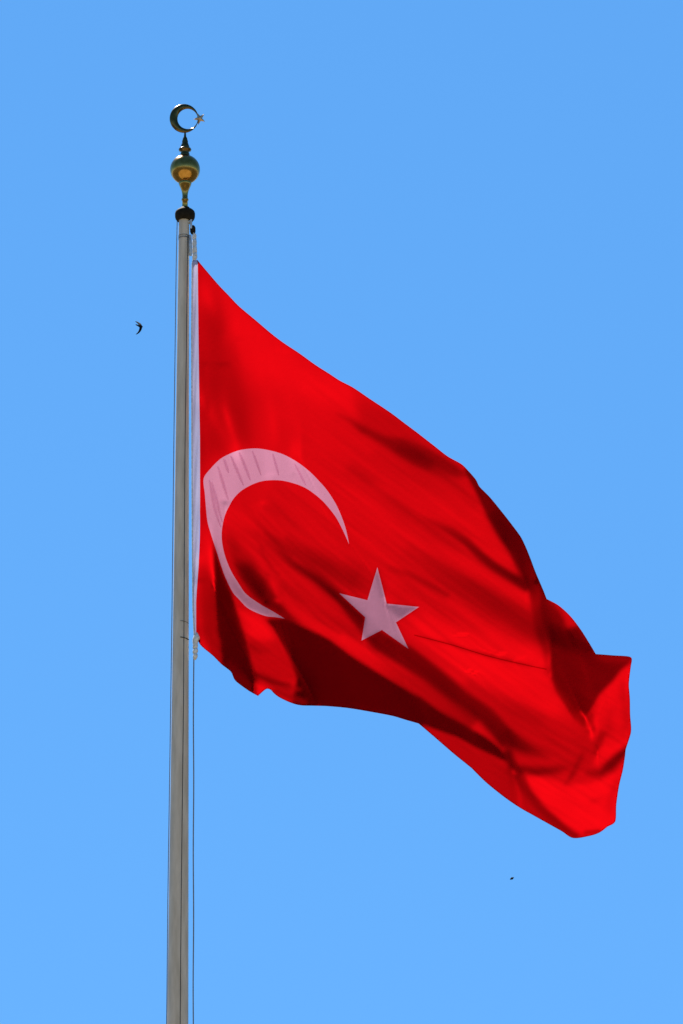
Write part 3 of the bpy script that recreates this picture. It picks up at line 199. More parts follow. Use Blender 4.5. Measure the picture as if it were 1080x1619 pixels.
    '5 8 -6 0 -1 0 0 -1 -1 0 -1 0 -1 -1 0 1 3 5 13 1 4 3 3 0 2 0 1 1 0 1 2 0 1 0 -1 -2 -3 -12 -6 -2 -2 0 1 -1 -4 -2 -1 -2 1 -3 2 2 1 -1 1 2 3 2 0 0 -2 -3 0 0 0 -2 1 -3 -6 -2 -4 -1 -2 1 0 3 3 0 1 -1 0 2 2 1 -1 -2 2 1 0 -1 -1 -1 -1 3 1 0 1 2 2 2 1 0 1 2 1 1 2 1 0 0 -2 0 -1 -1 -2 -1 -1 0 -3 0 -2 0 -1 1 0 0 2 -1 1 0 2 2 0 0 0 0 0 0 -1 1 1 0 2 1 0 0 -2 -2 -3 -1 3 9 22 67 40 0 -2 -4 -8 -9 -19 -12 -10',
    '5 9 -8 1 -1 1 -2 1 -2 1 -1 -1 0 -2 -2 1 1 5 21 -2 5 3 2 -1 2 -1 2 1 2 -1 2 1 2 -1 -1 -2 -4 -17 -2 -3 -1 0 1 0 -2 -2 -3 -1 -1 0 -1 2 1 1 -1 2 4 2 -1 0 0 -1 -3 0 0 -1 1 -3 -7 -2 -2 -2 -1 -2 0 3 2 2 1 0 -1 2 0 2 1 -1 -1 1 0 1 0 -2 0 -1 1 1 2 1 1 3 1 1 1 0 2 2 1 1 1 1 -1 -1 -1 -1 -2 -2 -1 0 -2 -1 -1 -1 -1 1 0 0 1 1 1 0 0 1 1 1 -1 1 -1 2 -2 1 1 1 0 2 -1 1 -3 -1 -2 -1 -1 7 15 44 70 3 -1 -3 -7 -6 -11 -17 -10',
    '5 9 -8 1 -1 1 -1 0 -1 -1 1 -1 -1 -1 -4 1 0 4 25 0 2 5 0 -1 1 0 1 2 2 2 0 1 1 1 -2 -4 -8 -15 0 -2 -1 1 -2 1 1 -3 -3 -1 -1 -1 0 0 1 1 1 0 4 2 1 -2 0 0 0 -2 -1 0 -1 2 -9 -7 1 0 -2 -2 -1 1 2 4 1 0 0 0 1 1 1 1 -1 0 -1 2 0 -1 0 -1 0 0 1 3 0 2 2 1 2 0 1 2 0 2 2 0 1 0 -1 -2 -1 -3 -2 0 -2 -1 0 -2 -1 1 0 0 1 0 2 1 0 -1 1 1 1 -1 0 0 1 1 -1 2 1 0 1 -2 -1 -2 0 -2 0 2 12 25 73 24 0 -3 -5 -6 -7 -11 -15 -9',
    '5 8 -6 -1 1 -1 1 -1 0 -1 -1 1 -1 -2 -3 -1 0 3 29 -1 3 1 2 -1 0 1 1 2 1 4 1 1 -1 2 -3 -5 -11 -13 1 -1 -1 0 0 0 -1 0 -2 -1 -3 -1 1 -1 0 2 1 1 1 3 1 0 -1 -1 1 0 -2 -1 0 0 0 -15 -2 2 0 -2 -1 -1 2 3 3 0 0 0 1 0 2 1 0 -1 -1 1 0 1 0 -1 0 -1 0 2 2 1 1 2 2 1 1 1 0 2 1 2 0 2 -1 -1 -2 -2 -2 -2 -2 0 -2 -1 0 0 0 0 1 0 1 2 1 0 -1 -1 2 -1 1 0 0 2 0 0 2 1 0 -2 -2 -1 -1 0 0 0 7 16 53 56 -1 0 -4 -5 -7 -7 -10 -12 -8',
    '5 8 -7 0 1 0 -1 1 -1 -1 0 0 -1 -1 -2 -3 -1 3 30 2 1 0 0 0 1 0 2 2 2 2 3 2 -1 -1 -2 -7 -11 -13 1 1 -1 0 1 -1 -2 1 -1 -1 -3 -1 0 0 0 -1 2 2 2 1 1 1 -1 -1 0 0 1 -1 -1 -2 3 -8 -11 -2 2 0 0 -1 0 2 4 1 0 0 1 0 1 1 1 0 -1 0 0 0 1 0 -1 0 0 0 1 2 2 1 1 2 2 0 1 2 0 1 1 2 1 -1 -1 -4 0 -2 -2 -2 -2 -1 0 0 -1 2 0 0 1 1 1 2 0 -2 0 -1 1 1 0 0 2 1 1 1 0 -1 -3 -2 -1 1 0 0 4 11 33 65 14 1 -2 -4 -5 -6 -7 -9 -10 -9',
    '5 7 -6 0 0 1 0 0 0 -1 -1 0 -1 0 -3 -1 -3 2 32 2 0 2 -3 0 0 2 1 3 2 4 1 3 -1 -2 -3 -9 -8 -13 0 0 1 0 0 0 -1 -1 -1 1 -1 -3 -1 -1 2 -1 0 2 3 2 0 -1 1 -1 0 -1 1 1 0 -1 -3 2 -13 -6 -2 0 2 1 0 1 1 3 1 1 -1 1 0 1 2 1 -1 -1 0 0 0 1 1 -2 0 0 0 2 2 1 2 0 3 1 1 1 0 1 2 0 2 0 1 -4 -2 -1 -1 -2 -3 -2 0 0 -1 1 1 1 0 1 1 1 1 0 -1 -2 0 0 1 2 -1 3 1 1 1 -2 -2 -2 -2 -1 1 1 2 9 18 54 38 3 -1 -2 -3 -4 -5 -6 -11 -9 -11',
    '5 6 -6 1 1 -1 2 -1 0 0 -1 -1 -1 0 -1 -3 -2 1 34 -1 1 1 0 -3 1 2 1 1 4 4 2 2 1 -4 -6 -9 -5 -11 -3 0 2 -1 1 0 -1 -1 -2 1 1 -2 -1 -3 1 1 0 0 3 3 1 -2 0 -1 1 -1 1 0 1 1 -3 0 -5 -11 -5 -1 0 1 2 3 1 1 1 0 2 0 0 0 2 1 1 0 -2 0 0 0 1 1 -2 0 1 0 2 2 0 2 1 3 0 1 1 1 0 2 0 2 -1 1 -3 -2 -2 -1 -2 -1 -3 -1 0 1 0 1 2 1 0 1 0 1 0 -1 -2 -1 1 1 2 1 2 1 1 -2 -1 -3 -1 -2 0 1 1 7 12 33 55 12 1 0 -2 -3 -3 -4 -7 -11 -11',
    '5 5 -5 1 0 1 0 1 0 -1 -1 -1 -1 1 -1 -3 -2 1 33 0 0 -1 2 -1 -2 3 1 1 3 4 4 2 0 -3 -10 -9 -3 -8 -4 -1 0 1 0 1 -1 -1 -1 -2 2 0 0 -3 -1 1 0 0 2 3 3 -2 -2 0 0 0 1 0 0 1 0 0 -2 -11 -7 -3 -2 -2 2 5 4 2 -1 -1 1 2 1 -1 0 2 1 1 0 -1 0 -2 1 1 1 -1 -1 1 1 2 1 1 2 1 2 1 0 1 1 1 1 0 0 1 -1 -1 -3 -2 -1 -1 -1 -3 -1 1 0 1 1 1 2 0 1 -1 1 0 -1 -2 -1 0 3 1 3 1 0 0 -2 -2 -1 -2 -2 1 1 4 9 19 48 35 3 0 1 -2 -2 -3 -5 -7 -13 -11',
    '5 4 -4 0 1 1 1 0 0 0 -2 -1 0 -1 0 -1 -2 -1 34 0 -1 -1 -1 2 1 -1 3 1 2 2 5 3 0 -4 -10 -9 -3 -9 1 -3 -1 -1 2 0 0 0 -2 -2 0 1 2 -1 -3 -1 1 1 1 2 3 0 -2 -1 -1 0 1 1 1 -1 1 0 1 -7 -9 -6 -3 -3 -2 3 6 6 2 -2 -2 1 2 1 0 -1 2 2 0 0 -1 0 -1 0 0 2 0 -1 0 2 1 2 1 1 2 1 1 1 1 0 1 0 1 0 -1 0 -1 -2 -3 -2 0 0 -2 -1 0 1 1 1 1 2 0 0 -1 1 0 -1 -3 0 1 3 1 3 0 0 -1 -3 -1 -2 0 -1 0 1 7 12 33 48 14 2 2 -1 -1 -2 -3 -6 -10 -11 -10',
    '5 3 -4 1 1 1 1 1 -1 0 -1 -1 -2 0 1 -1 -1 -2 31 2 0 -2 0 0 2 1 1 3 1 0 4 3 1 -4 -11 -6 -5 -9 1 1 -3 -2 0 2 0 -1 0 -2 -3 2 2 0 0 -2 -1 0 2 2 2 1 -1 -2 -1 0 0 2 0 1 -1 1 1 -1 -11 -5 -6 -3 -4 -2 4 9 7 0 -3 -2 1 2 1 1 -1 1 1 1 0 0 -1 0 -2 2 1 0 -1 1 2 1 1 3 0 1 1 1 2 0 0 1 0 1 -2 -1 1 -2 -1 -2 -3 0 0 0 -1 0 2 0 1 2 -1 2 -1 0 0 -1 -1 0 -2 3 1 3 1 0 -2 -1 -2 -2 0 0 -1 0 3 9 19 45 33 4 4 1 -1 0 -3 -4 -8 -8 -12 -11',
    '5 2 -3 1 1 1 1 1 0 -1 -1 -1 -2 0 0 1 0 0 26 2 0 -1 0 2 -1 3 2 1 3 0 0 2 0 -3 -9 -4 -3 -13 0 2 1 -3 -3 1 1 1 -1 -2 -1 -2 1 3 1 -1 -2 -1 2 3 0 1 1 -2 -2 0 0 0 2 1 -1 1 -1 2 -6 -7 -3 -8 -4 -4 -2 6 12 5 -1 -2 -3 1 2 2 0 0 0 1 1 0 0 -1 0 -1 1 0 2 0 0 1 1 2 3 -1 2 0 2 1 1 -1 0 1 -1 -1 -2 1 -1 -1 -2 -2 -1 1 0 0 1 1 1 1 0 0 1 0 -1 -1 -1 1 0 -1 1 3 1 0 0 -3 0 -2 -1 -1 0 0 1 5 13 29 45 16 5 2 2 -1 -1 -3 -5 -7 -12 -12 -9',
    '5 1 -2 1 0 3 0 1 1 -2 -1 -1 -2 -1 2 0 2 -1 27 0 -2 1 0 2 1 1 2 3 2 1 -1 -1 -3 -4 -4 -2 -3 -12 -2 0 2 0 -2 -3 0 2 1 -2 -2 -2 0 2 2 0 0 -1 0 3 0 1 0 -1 0 -3 1 0 1 1 1 0 -1 1 -3 -6 -2 -4 -9 -5 -4 -1 9 12 3 -1 -2 -2 0 2 2 1 0 -1 1 0 1 1 -2 0 0 0 0 3 -1 1 1 1 2 2 0 1 1 1 2 -1 0 0 -1 -1 0 -2 0 0 -1 -1 -3 0 0 1 1 2 0 2 1 -1 1 -1 0 -2 -1 0 2 0 0 2 0 0 0 -2 0 -2 -1 0 -1 0 0 2 8 20 37 34 8 5 3 1 -1 -1 -5 -5 -9 -13 -11',
    '5 1 -2 0 2 1 2 1 -1 0 -3 0 -2 -1 1 2 1 1 26 0 -3 0 0 3 2 2 1 3 1 2 -1 -2 -6 -7 -2 2 -2 -10 -4 -2 2 1 0 -4 -1 0 2 0 -3 -1 -1 0 3 0 2 -1 0 2 1 1 -2 -1 1 -1 -1 -1 2 0 1 1 0 0 -2 -6 -2 -1 -3 -11 -6 -3 2 8 11 2 0 -2 -2 1 2 1 2 -1 -1 1 0 1 1 -1 -1 0 0 1 2 1 0 1 0 2 2 1 1 0 1 2 0 -1 -2 -1 0 -1 0 -2 1 -1 -1 -2 -1 1 1 2 2 2 0 1 -1 1 -1 -2 -1 -1 0 4 0 1 -1 -1 0 -1 -1 -1 -1 0 0 -2 1 1 3 14 25 40 20 7 5 2 1 0 -3 -5 -8 -10 -12 -12',
    '5 0 -1 1 1 2 1 1 -1 0 -3 -1 -2 1 0 1 2 2 27 -3 -1 0 0 1 3 3 1 3 1 1 -1 -3 -6 -10 -1 3 0 -10 -1 -3 -1 0 2 -1 -3 -2 1 2 -1 -3 0 -1 0 2 2 1 0 1 2 0 -1 -2 0 1 -2 0 0 0 1 2 0 1 -2 -6 -3 0 0 -5 -12 -5 -1 4 5 9 4 -1 0 -2 0 2 2 1 -1 0 0 0 1 1 -1 -1 1 -1 2 2 1 1 -1 1 1 2 2 0 1 0 2 -1 -1 -2 -2 1 -1 -1 0 -1 0 0 -2 0 -1 2 2 3 2 0 1 0 0 -2 -2 -1 0 1 3 1 0 -2 -2 0 -2 0 -1 0 -1 0 -1 0 3 8 16 33 34 12 6 5 2 0 -1 -3 -6 -10 -11 -13 -11',
    '5 0 -1 1 1 3 0 2 -2 -1 -2 -2 -1 0 2 0 2 1 29 -3 -2 0 2 0 2 2 3 2 2 1 -3 -3 -7 -8 -2 1 1 -9 1 -1 -3 -1 1 0 -1 -3 -1 2 0 -2 -1 -1 0 1 2 1 1 2 1 1 -1 -2 -1 -1 1 -1 1 -1 0 1 2 1 0 -6 -6 0 1 2 -8 -13 -3 2 3 3 7 3 3 -1 -2 1 2 2 -1 1 -1 0 0 1 1 -1 0 -1 2 1 2 1 1 -1 0 2 1 2 1 0 0 1 -1 -1 -2 -2 0 0 -1 -1 0 1 -1 0 -1 0 0 3 4 1 1 0 1 0 -2 -1 -2 0 2 2 2 -2 -3 -2 -1 -1 0 0 -1 0 -1 -1 2 4 12 21 38 22 10 7 2 3 -1 -2 -5 -6 -11 -13 -12 -11',
    '5 0 -1 2 1 1 3 -1 0 -2 -3 -3 0 1 2 1 1 1 28 -3 0 0 2 1 2 0 3 1 3 0 -2 -5 -7 -5 -2 -1 0 -10 3 2 -2 -3 -1 0 0 0 -3 -1 1 0 -1 -1 -1 0 1 2 2 2 1 2 -1 -2 -1 -3 1 1 0 -1 0 1 0 2 2 -5 -6 -2 0 1 2 -12 -10 1 1 3 2 3 5 3 1 -2 1 1 2 0 0 -1 0 1 -1 2 -1 0 1 0 2 2 1 1 -1 0 1 2 1 1 0 0 -1 0 -1 -2 -2 0 -1 0 -1 1 0 1 -1 -1 0 1 2 2 3 2 0 0 1 -1 -2 -1 1 0 2 1 -3 -3 -2 -1 0 -1 0 0 -1 -1 1 1 9 14 29 32 16 10 5 3 0 0 -4 -5 -8 -13 -13 -11',
    '5 0 0 1 1 3 1 0 -1 -3 -3 -3 0 1 2 3 1 0 26 -1 0 1 3 0 1 3 0 1 1 1 -2 -4 -9 -4 -1 1 -2 -14 4 4 2 -3 -3 0 -2 0 0 -2 0 -2 1 0 -1 0 -1 2 2 2 2 2 -1 0 -2 -3 -1 1 1 0 0 -1 1 1 2 -2 -7 -2 -1 0 1 -1 -10 -9 3 1 3 0 3 3 4 2 -1 0 2 1 1 -2 1 0 -1 1 0 1 0 -1 3 1 2 1 1 -1 0 1 0 2 1 -1 0 -1 0 -1 -2 -1 -2 0 -1 1 0 1 1 -1 0 -1 2 1 1 3 3 1 0 1 -1 0 -1 0 0 -1 0 -1 -4 -2 -1 1 -1 0 -2 0 0 1 4 10 20 32 26 13 9 4 1 0 -2 -4 -6 -11 -12 -14 -11',
    '5 0 1 0 2 2 2 0 -1 -5 -3 -4 1 2 1 3 2 0 25 -1 2 1 3 1 1 1 3 -2 0 0 -2 -4 -8 -3 -1 1 0 -17 0 6 5 0 -3 -2 -2 -1 0 -1 -1 -1 -2 1 2 -1 -1 0 1 3 3 1 1 -1 0 -4 -1 -1 1 1 1 -1 -1 1 2 0 -7 -3 1 -2 0 0 -2 -10 -4 0 2 3 1 1 1 5 3 0 0 1 1 1 -1 0 0 -1 1 1 0 0 1 1 2 2 1 1 -1 0 1 -1 2 0 -1 0 -1 -1 0 -1 -2 -2 -1 1 0 0 2 1 -1 1 0 0 0 1 3 4 1 1 1 1 0 0 -2 -3 -1 -1 0 -3 -2 -1 0 0 -2 0 -1 1 3 5 13 25 31 22 12 6 3 0 -1 -3 -5 -7 -12 -14 -12 -12',
    '5 1 -1 2 2 2 2 0 -2 -5 -4 -5 1 3 2 2 2 2 21 2 3 2 2 1 2 0 2 1 -3 -2 -3 -4 -5 -4 0 0 4 -20 -1 2 7 3 0 -3 -2 -2 0 -2 -1 -2 0 -1 2 1 0 -1 0 2 3 1 2 -1 0 -2 -2 -2 1 1 0 1 -1 0 0 2 -5 -5 0 0 0 -1 -1 -5 -4 -5 -1 3 3 1 0 1 4 3 2 0 0 1 1 0 -1 0 -1 2 -1 2 0 1 1 2 1 2 1 0 -1 0 -1 1 0 -1 0 -2 1 -1 -1 -2 -3 1 0 0 2 1 0 2 -1 1 -1 0 0 3 4 2 2 2 1 2 -1 -4 -5 -2 0 0 -2 -2 -2 1 -1 -1 -1 0 2 3 9 16 26 31 20 9 4 1 0 -2 -5 -5 -9 -14 -13 -13',
    '4 1 -1 1 2 1 3 3 -1 -3 -4 -7 -5 1 3 3 3 1 2 21 2 4 3 4 0 1 1 1 -1 0 -3 -7 -5 -3 -2 1 -1 3 -17 -3 1 2 6 3 0 -3 -2 -1 -2 -3 -2 1 1 0 0 2 -1 0 1 2 2 1 0 -1 0 -1 -2 -2 1 1 1 0 0 -1 1 -4 -4 -2 1 0 1 -3 -2 -4 -3 -3 -2 1 5 1 0 0 3 5 1 0 0 1 1 1 -2 0 -1 2 0 2 0 1 1 1 2 2 1 0 -1 -1 -1 0 -1 0 0 -2 1 -1 -1 -2 -2 0 0 1 2 1 0 2 1 -1 0 -2 1 1 5 3 3 3 3 0 -2 -4 -5 -5 0 1 -1 -2 -1 -2 0 0 -1 0 3 5 11 18 28 33 15 6 3 -1 -1 -4 -4 -7 -11 -14 -15 -12',
    '4 1 0 0 2 2 3 3 0 -4 -5 -8 -6 0 5 3 3 1 2 18 7 2 5 6 1 0 -1 0 -1 -1 -2 -6 -7 -6 0 3 0 2 -17 -3 0 1 4 4 3 0 -3 -2 -1 -4 -4 1 3 0 -1 1 1 1 -1 2 2 1 -1 1 -2 0 0 -2 -2 1 2 0 0 0 1 -4 -6 -1 1 -1 2 -2 0 -5 -3 -2 -2 -2 1 3 4 -1 0 1 5 2 1 0 0 1 0 0 -1 -1 2 2 0 2 0 0 2 2 1 2 0 -2 -1 -1 -2 1 -2 1 -1 -1 0 -1 -2 -1 -1 2 0 2 0 2 2 0 -1 0 -2 1 0 4 5 5 4 2 0 -3 -4 -7 -4 -1 0 1 -2 -2 -1 -1 0 1 0 4 5 15 18 35 30 10 3 1 -1 -3 -4 -5 -9 -13 -15 -14',
    '4 1 0 1 2 1 5 1 2 -4 -7 -8 -10 2 5 5 1 3 0 15 12 3 4 7 4 0 -2 -3 -1 -2 -3 -4 -6 -7 -2 1 6 0 -16 -6 1 2 1 4 3 3 0 -3 -2 -3 -4 -3 3 3 0 -1 1 1 0 2 1 1 0 -1 -1 0 0 0 -2 -1 0 2 0 1 0 -2 -7 -3 1 0 1 -1 1 -1 -6 -4 -1 0 -1 -1 4 3 0 0 1 4 2 1 -1 1 1 1 -1 -1 0 1 2 2 1 0 0 2 1 2 0 1 -1 -2 -2 -1 -1 0 0 -1 -1 0 -1 -2 0 0 0 2 0 2 1 2 0 -1 0 -2 1 0 3 5 8 5 0 1 -3 -7 -6 -5 -1 1 0 -2 -1 -3 1 1 0 2 3 8 15 23 43 20 6 1 0 -3 -2 -5 -8 -10 -15 -16 -15',
    '4 2 -1 1 2 3 3 3 1 -2 -10 -8 -14 3 7 4 3 2 1 9 17 3 6 7 5 2 -2 -4 -4 -3 -4 -4 -5 -4 -4 -1 6 1 -11 -11 0 2 3 2 2 4 1 1 -3 -3 -5 -3 0 3 3 0 -2 2 1 2 1 1 -1 0 -2 -1 0 1 0 -1 -2 1 1 1 0 0 -7 -5 0 0 2 -1 0 0 0 -7 -5 1 1 -1 0 2 3 1 0 0 4 2 1 0 0 0 2 0 -1 -1 1 3 3 -1 1 1 0 1 1 1 1 -1 -1 -3 -2 -1 0 0 0 -2 -1 0 0 -1 0 1 0 2 0 2 2 0 -1 -1 0 0 0 2 8 7 5 1 0 -3 -8 -7 -4 -1 -1 1 -1 -3 0 0 1 1 2 4 10 15 35 42 10 2 0 -2 -2 -3 -6 -9 -14 -18 -15',
    '4 3 -2 2 1 3 4 4 2 -4 -8 -12 -17 1 13 3 3 2 2 5 19 2 9 9 5 2 0 -4 -6 -6 -6 -3 -3 -4 -3 -2 3 1 -4 -13 -4 2 3 3 2 2 3 1 0 -3 -5 -4 -1 2 3 2 -1 -1 1 4 1 1 -2 1 -2 0 -3 1 1 0 -1 -1 0 1 1 1 -4 -8 -2 0 2 0 0 -1 1 1 -10 -4 1 2 1 -1 2 3 0 1 0 3 2 1 0 -1 2 1 0 0 -2 2 3 2 1 0 -1 2 0 0 2 1 0 -3 -2 -2 -1 -1 0 -1 0 -1 0 0 -1 0 1 0 2 0 2 1 1 -1 -1 1 -1 0 3 6 9 5 2 0 -6 -7 -7 -4 -2 0 -1 0 -2 -1 1 1 3 2 4 13 17 50 29 2 1 -1 -2 -2 -5 -7 -12 -18 -18 -16',
    '4 4 -3 2 1 5 3 5 2 -2 -11 -13 -21 -2 19 3 2 4 1 4 18 3 9 12 7 2 -2 -2 -6 -8 -7 -6 -2 -2 -2 -4 3 0 -1 -10 -7 -1 2 4 3 1 3 2 1 -2 -3 -6 -2 2 2 1 2 0 -1 3 2 2 -1 0 -3 0 0 -2 -1 2 0 0 -1 0 -1 3 -2 -8 -3 -1 1 0 1 0 -1 2 -2 -11 -1 1 3 0 1 1 2 1 1 0 2 2 1 -1 1 0 3 -1 1 -2 2 2 3 0 1 -2 2 -1 2 1 1 -1 -1 -3 -3 0 -2 0 -1 1 -2 1 1 -1 -1 0 2 1 1 0 1 1 0 0 0 0 -1 3 7 8 6 2 -1 -6 -7 -7 -4 -2 -2 1 -2 0 0 0 2 3 2 8 11 30 55 10 0 0 -2 -1 -3 -5 -10 -18 -20 -17',
    '4 4 -2 1 2 5 4 5 3 -2 -11 -16 -26 -5 23 8 1 2 3 2 15 9 6 12 11 3 -2 -4 -6 -7 -7 -7 -6 -1 -1 -2 -1 3 -1 -6 -9 -4 1 3 3 3 3 2 1 0 -3 -5 -4 2 1 2 1 2 0 0 2 3 0 0 -2 -2 0 0 -1 -2 2 0 1 -1 -1 0 1 -6 -6 0 0 -1 2 -1 1 -1 2 -4 -10 -1 2 3 2 0 1 2 1 0 1 1 2 1 -1 1 0 2 2 -1 0 0 2 3 1 -1 0 0 1 1 1 0 0 -1 -3 -3 -1 -1 0 -2 1 0 0 1 -1 0 -1 2 1 1 0 0 1 1 1 0 -2 1 2 7 10 4 2 -1 -5 -8 -7 -4 -3 -1 -1 0 0 -1 2 2 3 3 10 14 51 36 0 0 -1 -1 -1 -3 -8 -17 -20 -22 -13',
    '4 5 -4 3 2 5 6 5 3 -1 -12 -18 -31 -13 30 14 0 0 4 2 12 12 6 13 11 4 -1 -3 -9 -6 -6 -7 -7 -4 -1 -2 1 2 0 -3 -10 -4 -2 0 5 3 2 3 3 0 -2 -4 -5 0 2 2 1 0 2 2 0 2 1 1 -1 -2 -2 -1 2 -2 -1 1 1 0 1 -3 0 -3 -7 -2 1 1 -1 0 1 -1 0 2 -7 -8 0 2 3 3 1 0 2 1 0 -1 2 2 1 0 -1 2 1 2 0 0 0 1 2 2 -1 1 -1 2 0 1 -1 0 -1 -2 -2 -2 -1 -2 1 0 0 1 -1 1 -1 0 1 1 1 0 -1 2 1 1 -1 0 -1 4 8 8 4 2 -2 -3 -8 -8 -4 -4 -2 1 0 0 0 1 3 3 6 10 29 57 8 1 0 0 0 -2 -5 -14 -21 -24 -16',
    '4 5 -3 3 3 4 7 7 4 -2 -14 -18 -36 -24 36 21 2 -1 3 3 7 16 5 15 12 3 0 -3 -8 -8 -5 -6 -6 -6 -4 -2 1 3 2 -3 -9 -5 -1 -3 2 3 4 2 5 2 -2 -4 -4 -2 0 4 1 1 -1 4 1 1 1 0 0 0 -2 -2 0 1 -1 -1 0 1 2 -2 0 -4 -8 -2 1 1 0 -1 1 -1 0 1 0 -10 -4 0 1 6 2 0 2 1 1 0 -1 0 3 1 0 0 0 3 1 1 0 -1 1 1 2 1 0 1 0 0 0 -1 0 -1 0 -3 -2 -1 -2 0 1 1 0 0 0 0 -1 2 0 0 1 -1 1 2 1 -1 -1 1 4 8 7 3 2 0 -3 -10 -6 -6 -4 -1 1 0 0 1 1 3 3 10 14 51 31 0 1 3 0 0 -3 -11 -20 -28 -17',
    '4 6 -3 2 5 5 8 6 6 -3 -13 -22 -38 -39 40 30 6 -1 2 2 5 15 8 15 15 2 -2 -3 -6 -7 -6 -6 -4 -6 -6 -4 -2 4 5 1 -12 -6 0 -2 -2 2 3 4 3 4 2 -3 -5 -4 0 2 3 1 0 1 2 2 2 0 -1 -2 2 -1 -3 0 1 1 -2 0 0 2 -1 -2 -8 -6 1 1 1 0 0 0 -1 0 2 -3 -10 -3 1 1 6 3 1 1 2 0 -1 -1 1 1 2 0 0 1 1 3 0 0 0 -1 2 2 1 2 -1 0 -1 0 0 -1 0 -1 -1 -3 -2 0 0 0 1 0 1 -1 1 -1 1 -1 2 0 0 -1 2 1 -1 0 2 4 7 7 2 3 -1 -2 -9 -7 -6 -3 -3 2 1 -1 2 1 3 6 10 32 50 5 2 5 2 1 -2 -6 -20 -28 -20 -16',
    '4 8 -5 4 5 7 8 7 6 -3 -15 -23 -39 -57 43 37 14 -1 0 3 3 13 10 15 18 1 -1 -4 -7 -5 -5 -6 -5 -5 -5 -5 -4 -1 7 3 -4 -13 -1 1 -3 -1 1 5 3 3 5 0 -4 -5 0 -1 1 3 2 0 1 2 2 2 -1 -2 -1 1 0 -2 0 1 0 0 -2 1 0 1 -7 -8 -2 0 2 1 1 0 -2 1 -1 3 -7 -9 -1 1 1 7 3 1 1 2 1 -3 0 -1 2 1 2 -1 1 2 1 2 -1 0 -1 2 2 2 1 0 -2 0 -1 0 -1 1 -2 0 -2 -3 0 1 -1 2 0 0 0 0 1 -2 0 2 0 0 0 -1 2 -1 2 1 5 6 6 3 2 0 -4 -6 -7 -7 -3 -2 1 1 1 1 1 4 8 17 48 23 3 5 5 2 1 -4 -17 -30 -22 -18',
    '4 9 -4 4 5 10 8 8 5 -2 -18 -25 -39 -70 34 50 20 2 0 1 4 9 12 12 22 3 -1 -6 -5 -6 -3 -6 -4 -6 -4 -6 -5 -3 3 5 2 -10 -8 0 1 -1 -3 2 4 4 5 1 0 -3 -1 -3 -1 2 2 3 0 1 2 1 1 0 -2 -1 0 2 -2 0 0 1 0 -2 0 0 -1 -9 -5 -2 1 2 2 0 0 -1 0 0 2 -11 -6 0 1 2 6 4 1 2 1 0 -1 -2 -2 2 3 0 2 -1 1 3 0 1 -1 -1 2 3 2 0 -1 -2 0 -1 1 -1 0 -1 0 -2 -2 -1 1 1 0 0 1 0 0 0 -2 1 0 2 -1 -1 -1 1 2 1 2 4 5 6 4 1 -1 -2 -5 -8 -5 -4 -3 1 1 3 0 3 4 10 33 40 6 7 9 3 2 -2 -11 -31 -26 -20 -12',
    '4 12 -7 6 7 10 10 9 4 -3 -19 -28 -39 -74 8 68 27 7 -1 1 3 7 13 10 21 7 -1 -3 -6 -6 -3 -4 -5 -4 -6 -5 -6 -4 0 3 3 -2 -9 -5 0 2 -1 -3 0 7 4 2 2 0 0 -2 -4 -1 2 4 1 2 0 1 1 0 0 -1 -1 1 0 1 -1 0 0 1 -2 -1 -2 -4 -6 -3 -2 1 2 3 -1 0 0 0 0 1 -14 -4 1 1 3 5 4 3 1 1 0 -2 -2 -1 0 3 2 1 -1 2 1 2 -1 1 -1 2 2 1 0 -1 -1 -1 0 0 0 -1 0 -1 -1 -1 0 0 1 -1 1 1 -1 1 -1 -1 -1 2 0 0 -1 -2 2 1 2 2 4 5 5 4 1 -2 -1 -3 -7 -6 -4 -3 1 1 3 1 3 6 19 39 17 12 11 6 3 -1 -5 -31 -28 -24 -13',
    '4 13 -7 8 8 11 11 9 5 -5 -20 -29 -42 -74 -16 74 38 14 0 1 1 5 10 13 19 9 1 -2 -5 -4 -5 -3 -3 -5 -5 -5 -8 -5 -1 1 1 1 -2 -8 -4 1 2 -2 -3 1 7 3 2 2 1 0 -1 -4 0 1 3 3 0 1 0 0 0 1 -1 0 -1 2 0 1 -1 -1 1 -2 -1 -6 -4 -3 -1 -2 1 1 2 1 0 0 -2 3 -3 -14 -3 2 2 3 5 4 2 2 1 -1 -1 -3 -1 0 3 1 2 1 0 1 1 1 0 0 1 2 1 -1 -1 -1 -1 1 -1 1 -1 -1 0 -1 1 -2 1 1 0 -1 1 0 0 -1 0 0 -1 1 -1 0 -2 1 2 2 2 4 4 5 3 1 0 -2 -3 -4 -6 -5 -2 0 1 3 3 3 9 31 23 17 17 10 4 1 -3 -25 -34 -27 -14',
    '4 14 -6 8 9 12 13 9 5 -4 -23 -30 -41 -78 -30 62 54 21 4 1 0 4 6 10 20 14 1 -2 -2 -3 -4 -2 -4 -4 -5 -5 -8 -7 -2 -2 0 3 -1 -3 -7 -3 2 2 -3 -1 1 4 3 3 1 4 0 -2 -3 1 1 2 3 0 1 -2 0 0 2 -1 0 0 0 3 0 -2 0 -1 -1 -4 -6 -3 -1 -1 0 -1 1 3 0 0 0 -1 5 -9 -13 -1 2 2 4 5 4 2 1 1 -1 -1 -2 -1 -1 2 3 1 2 -1 0 2 1 1 0 1 0 0 0 0 -2 0 0 0 0 0 -1 -1 1 0 0 0 1 0 -1 1 -1 0 0 0 -1 -1 0 0 -1 -1 1 2 2 3 2 4 4 3 2 -1 -1 -1 -4 -6 -3 -3 -1 3 1 3 4 22 23 17 27 14 7 3 -2 -16 -44 -27 -17 -6',
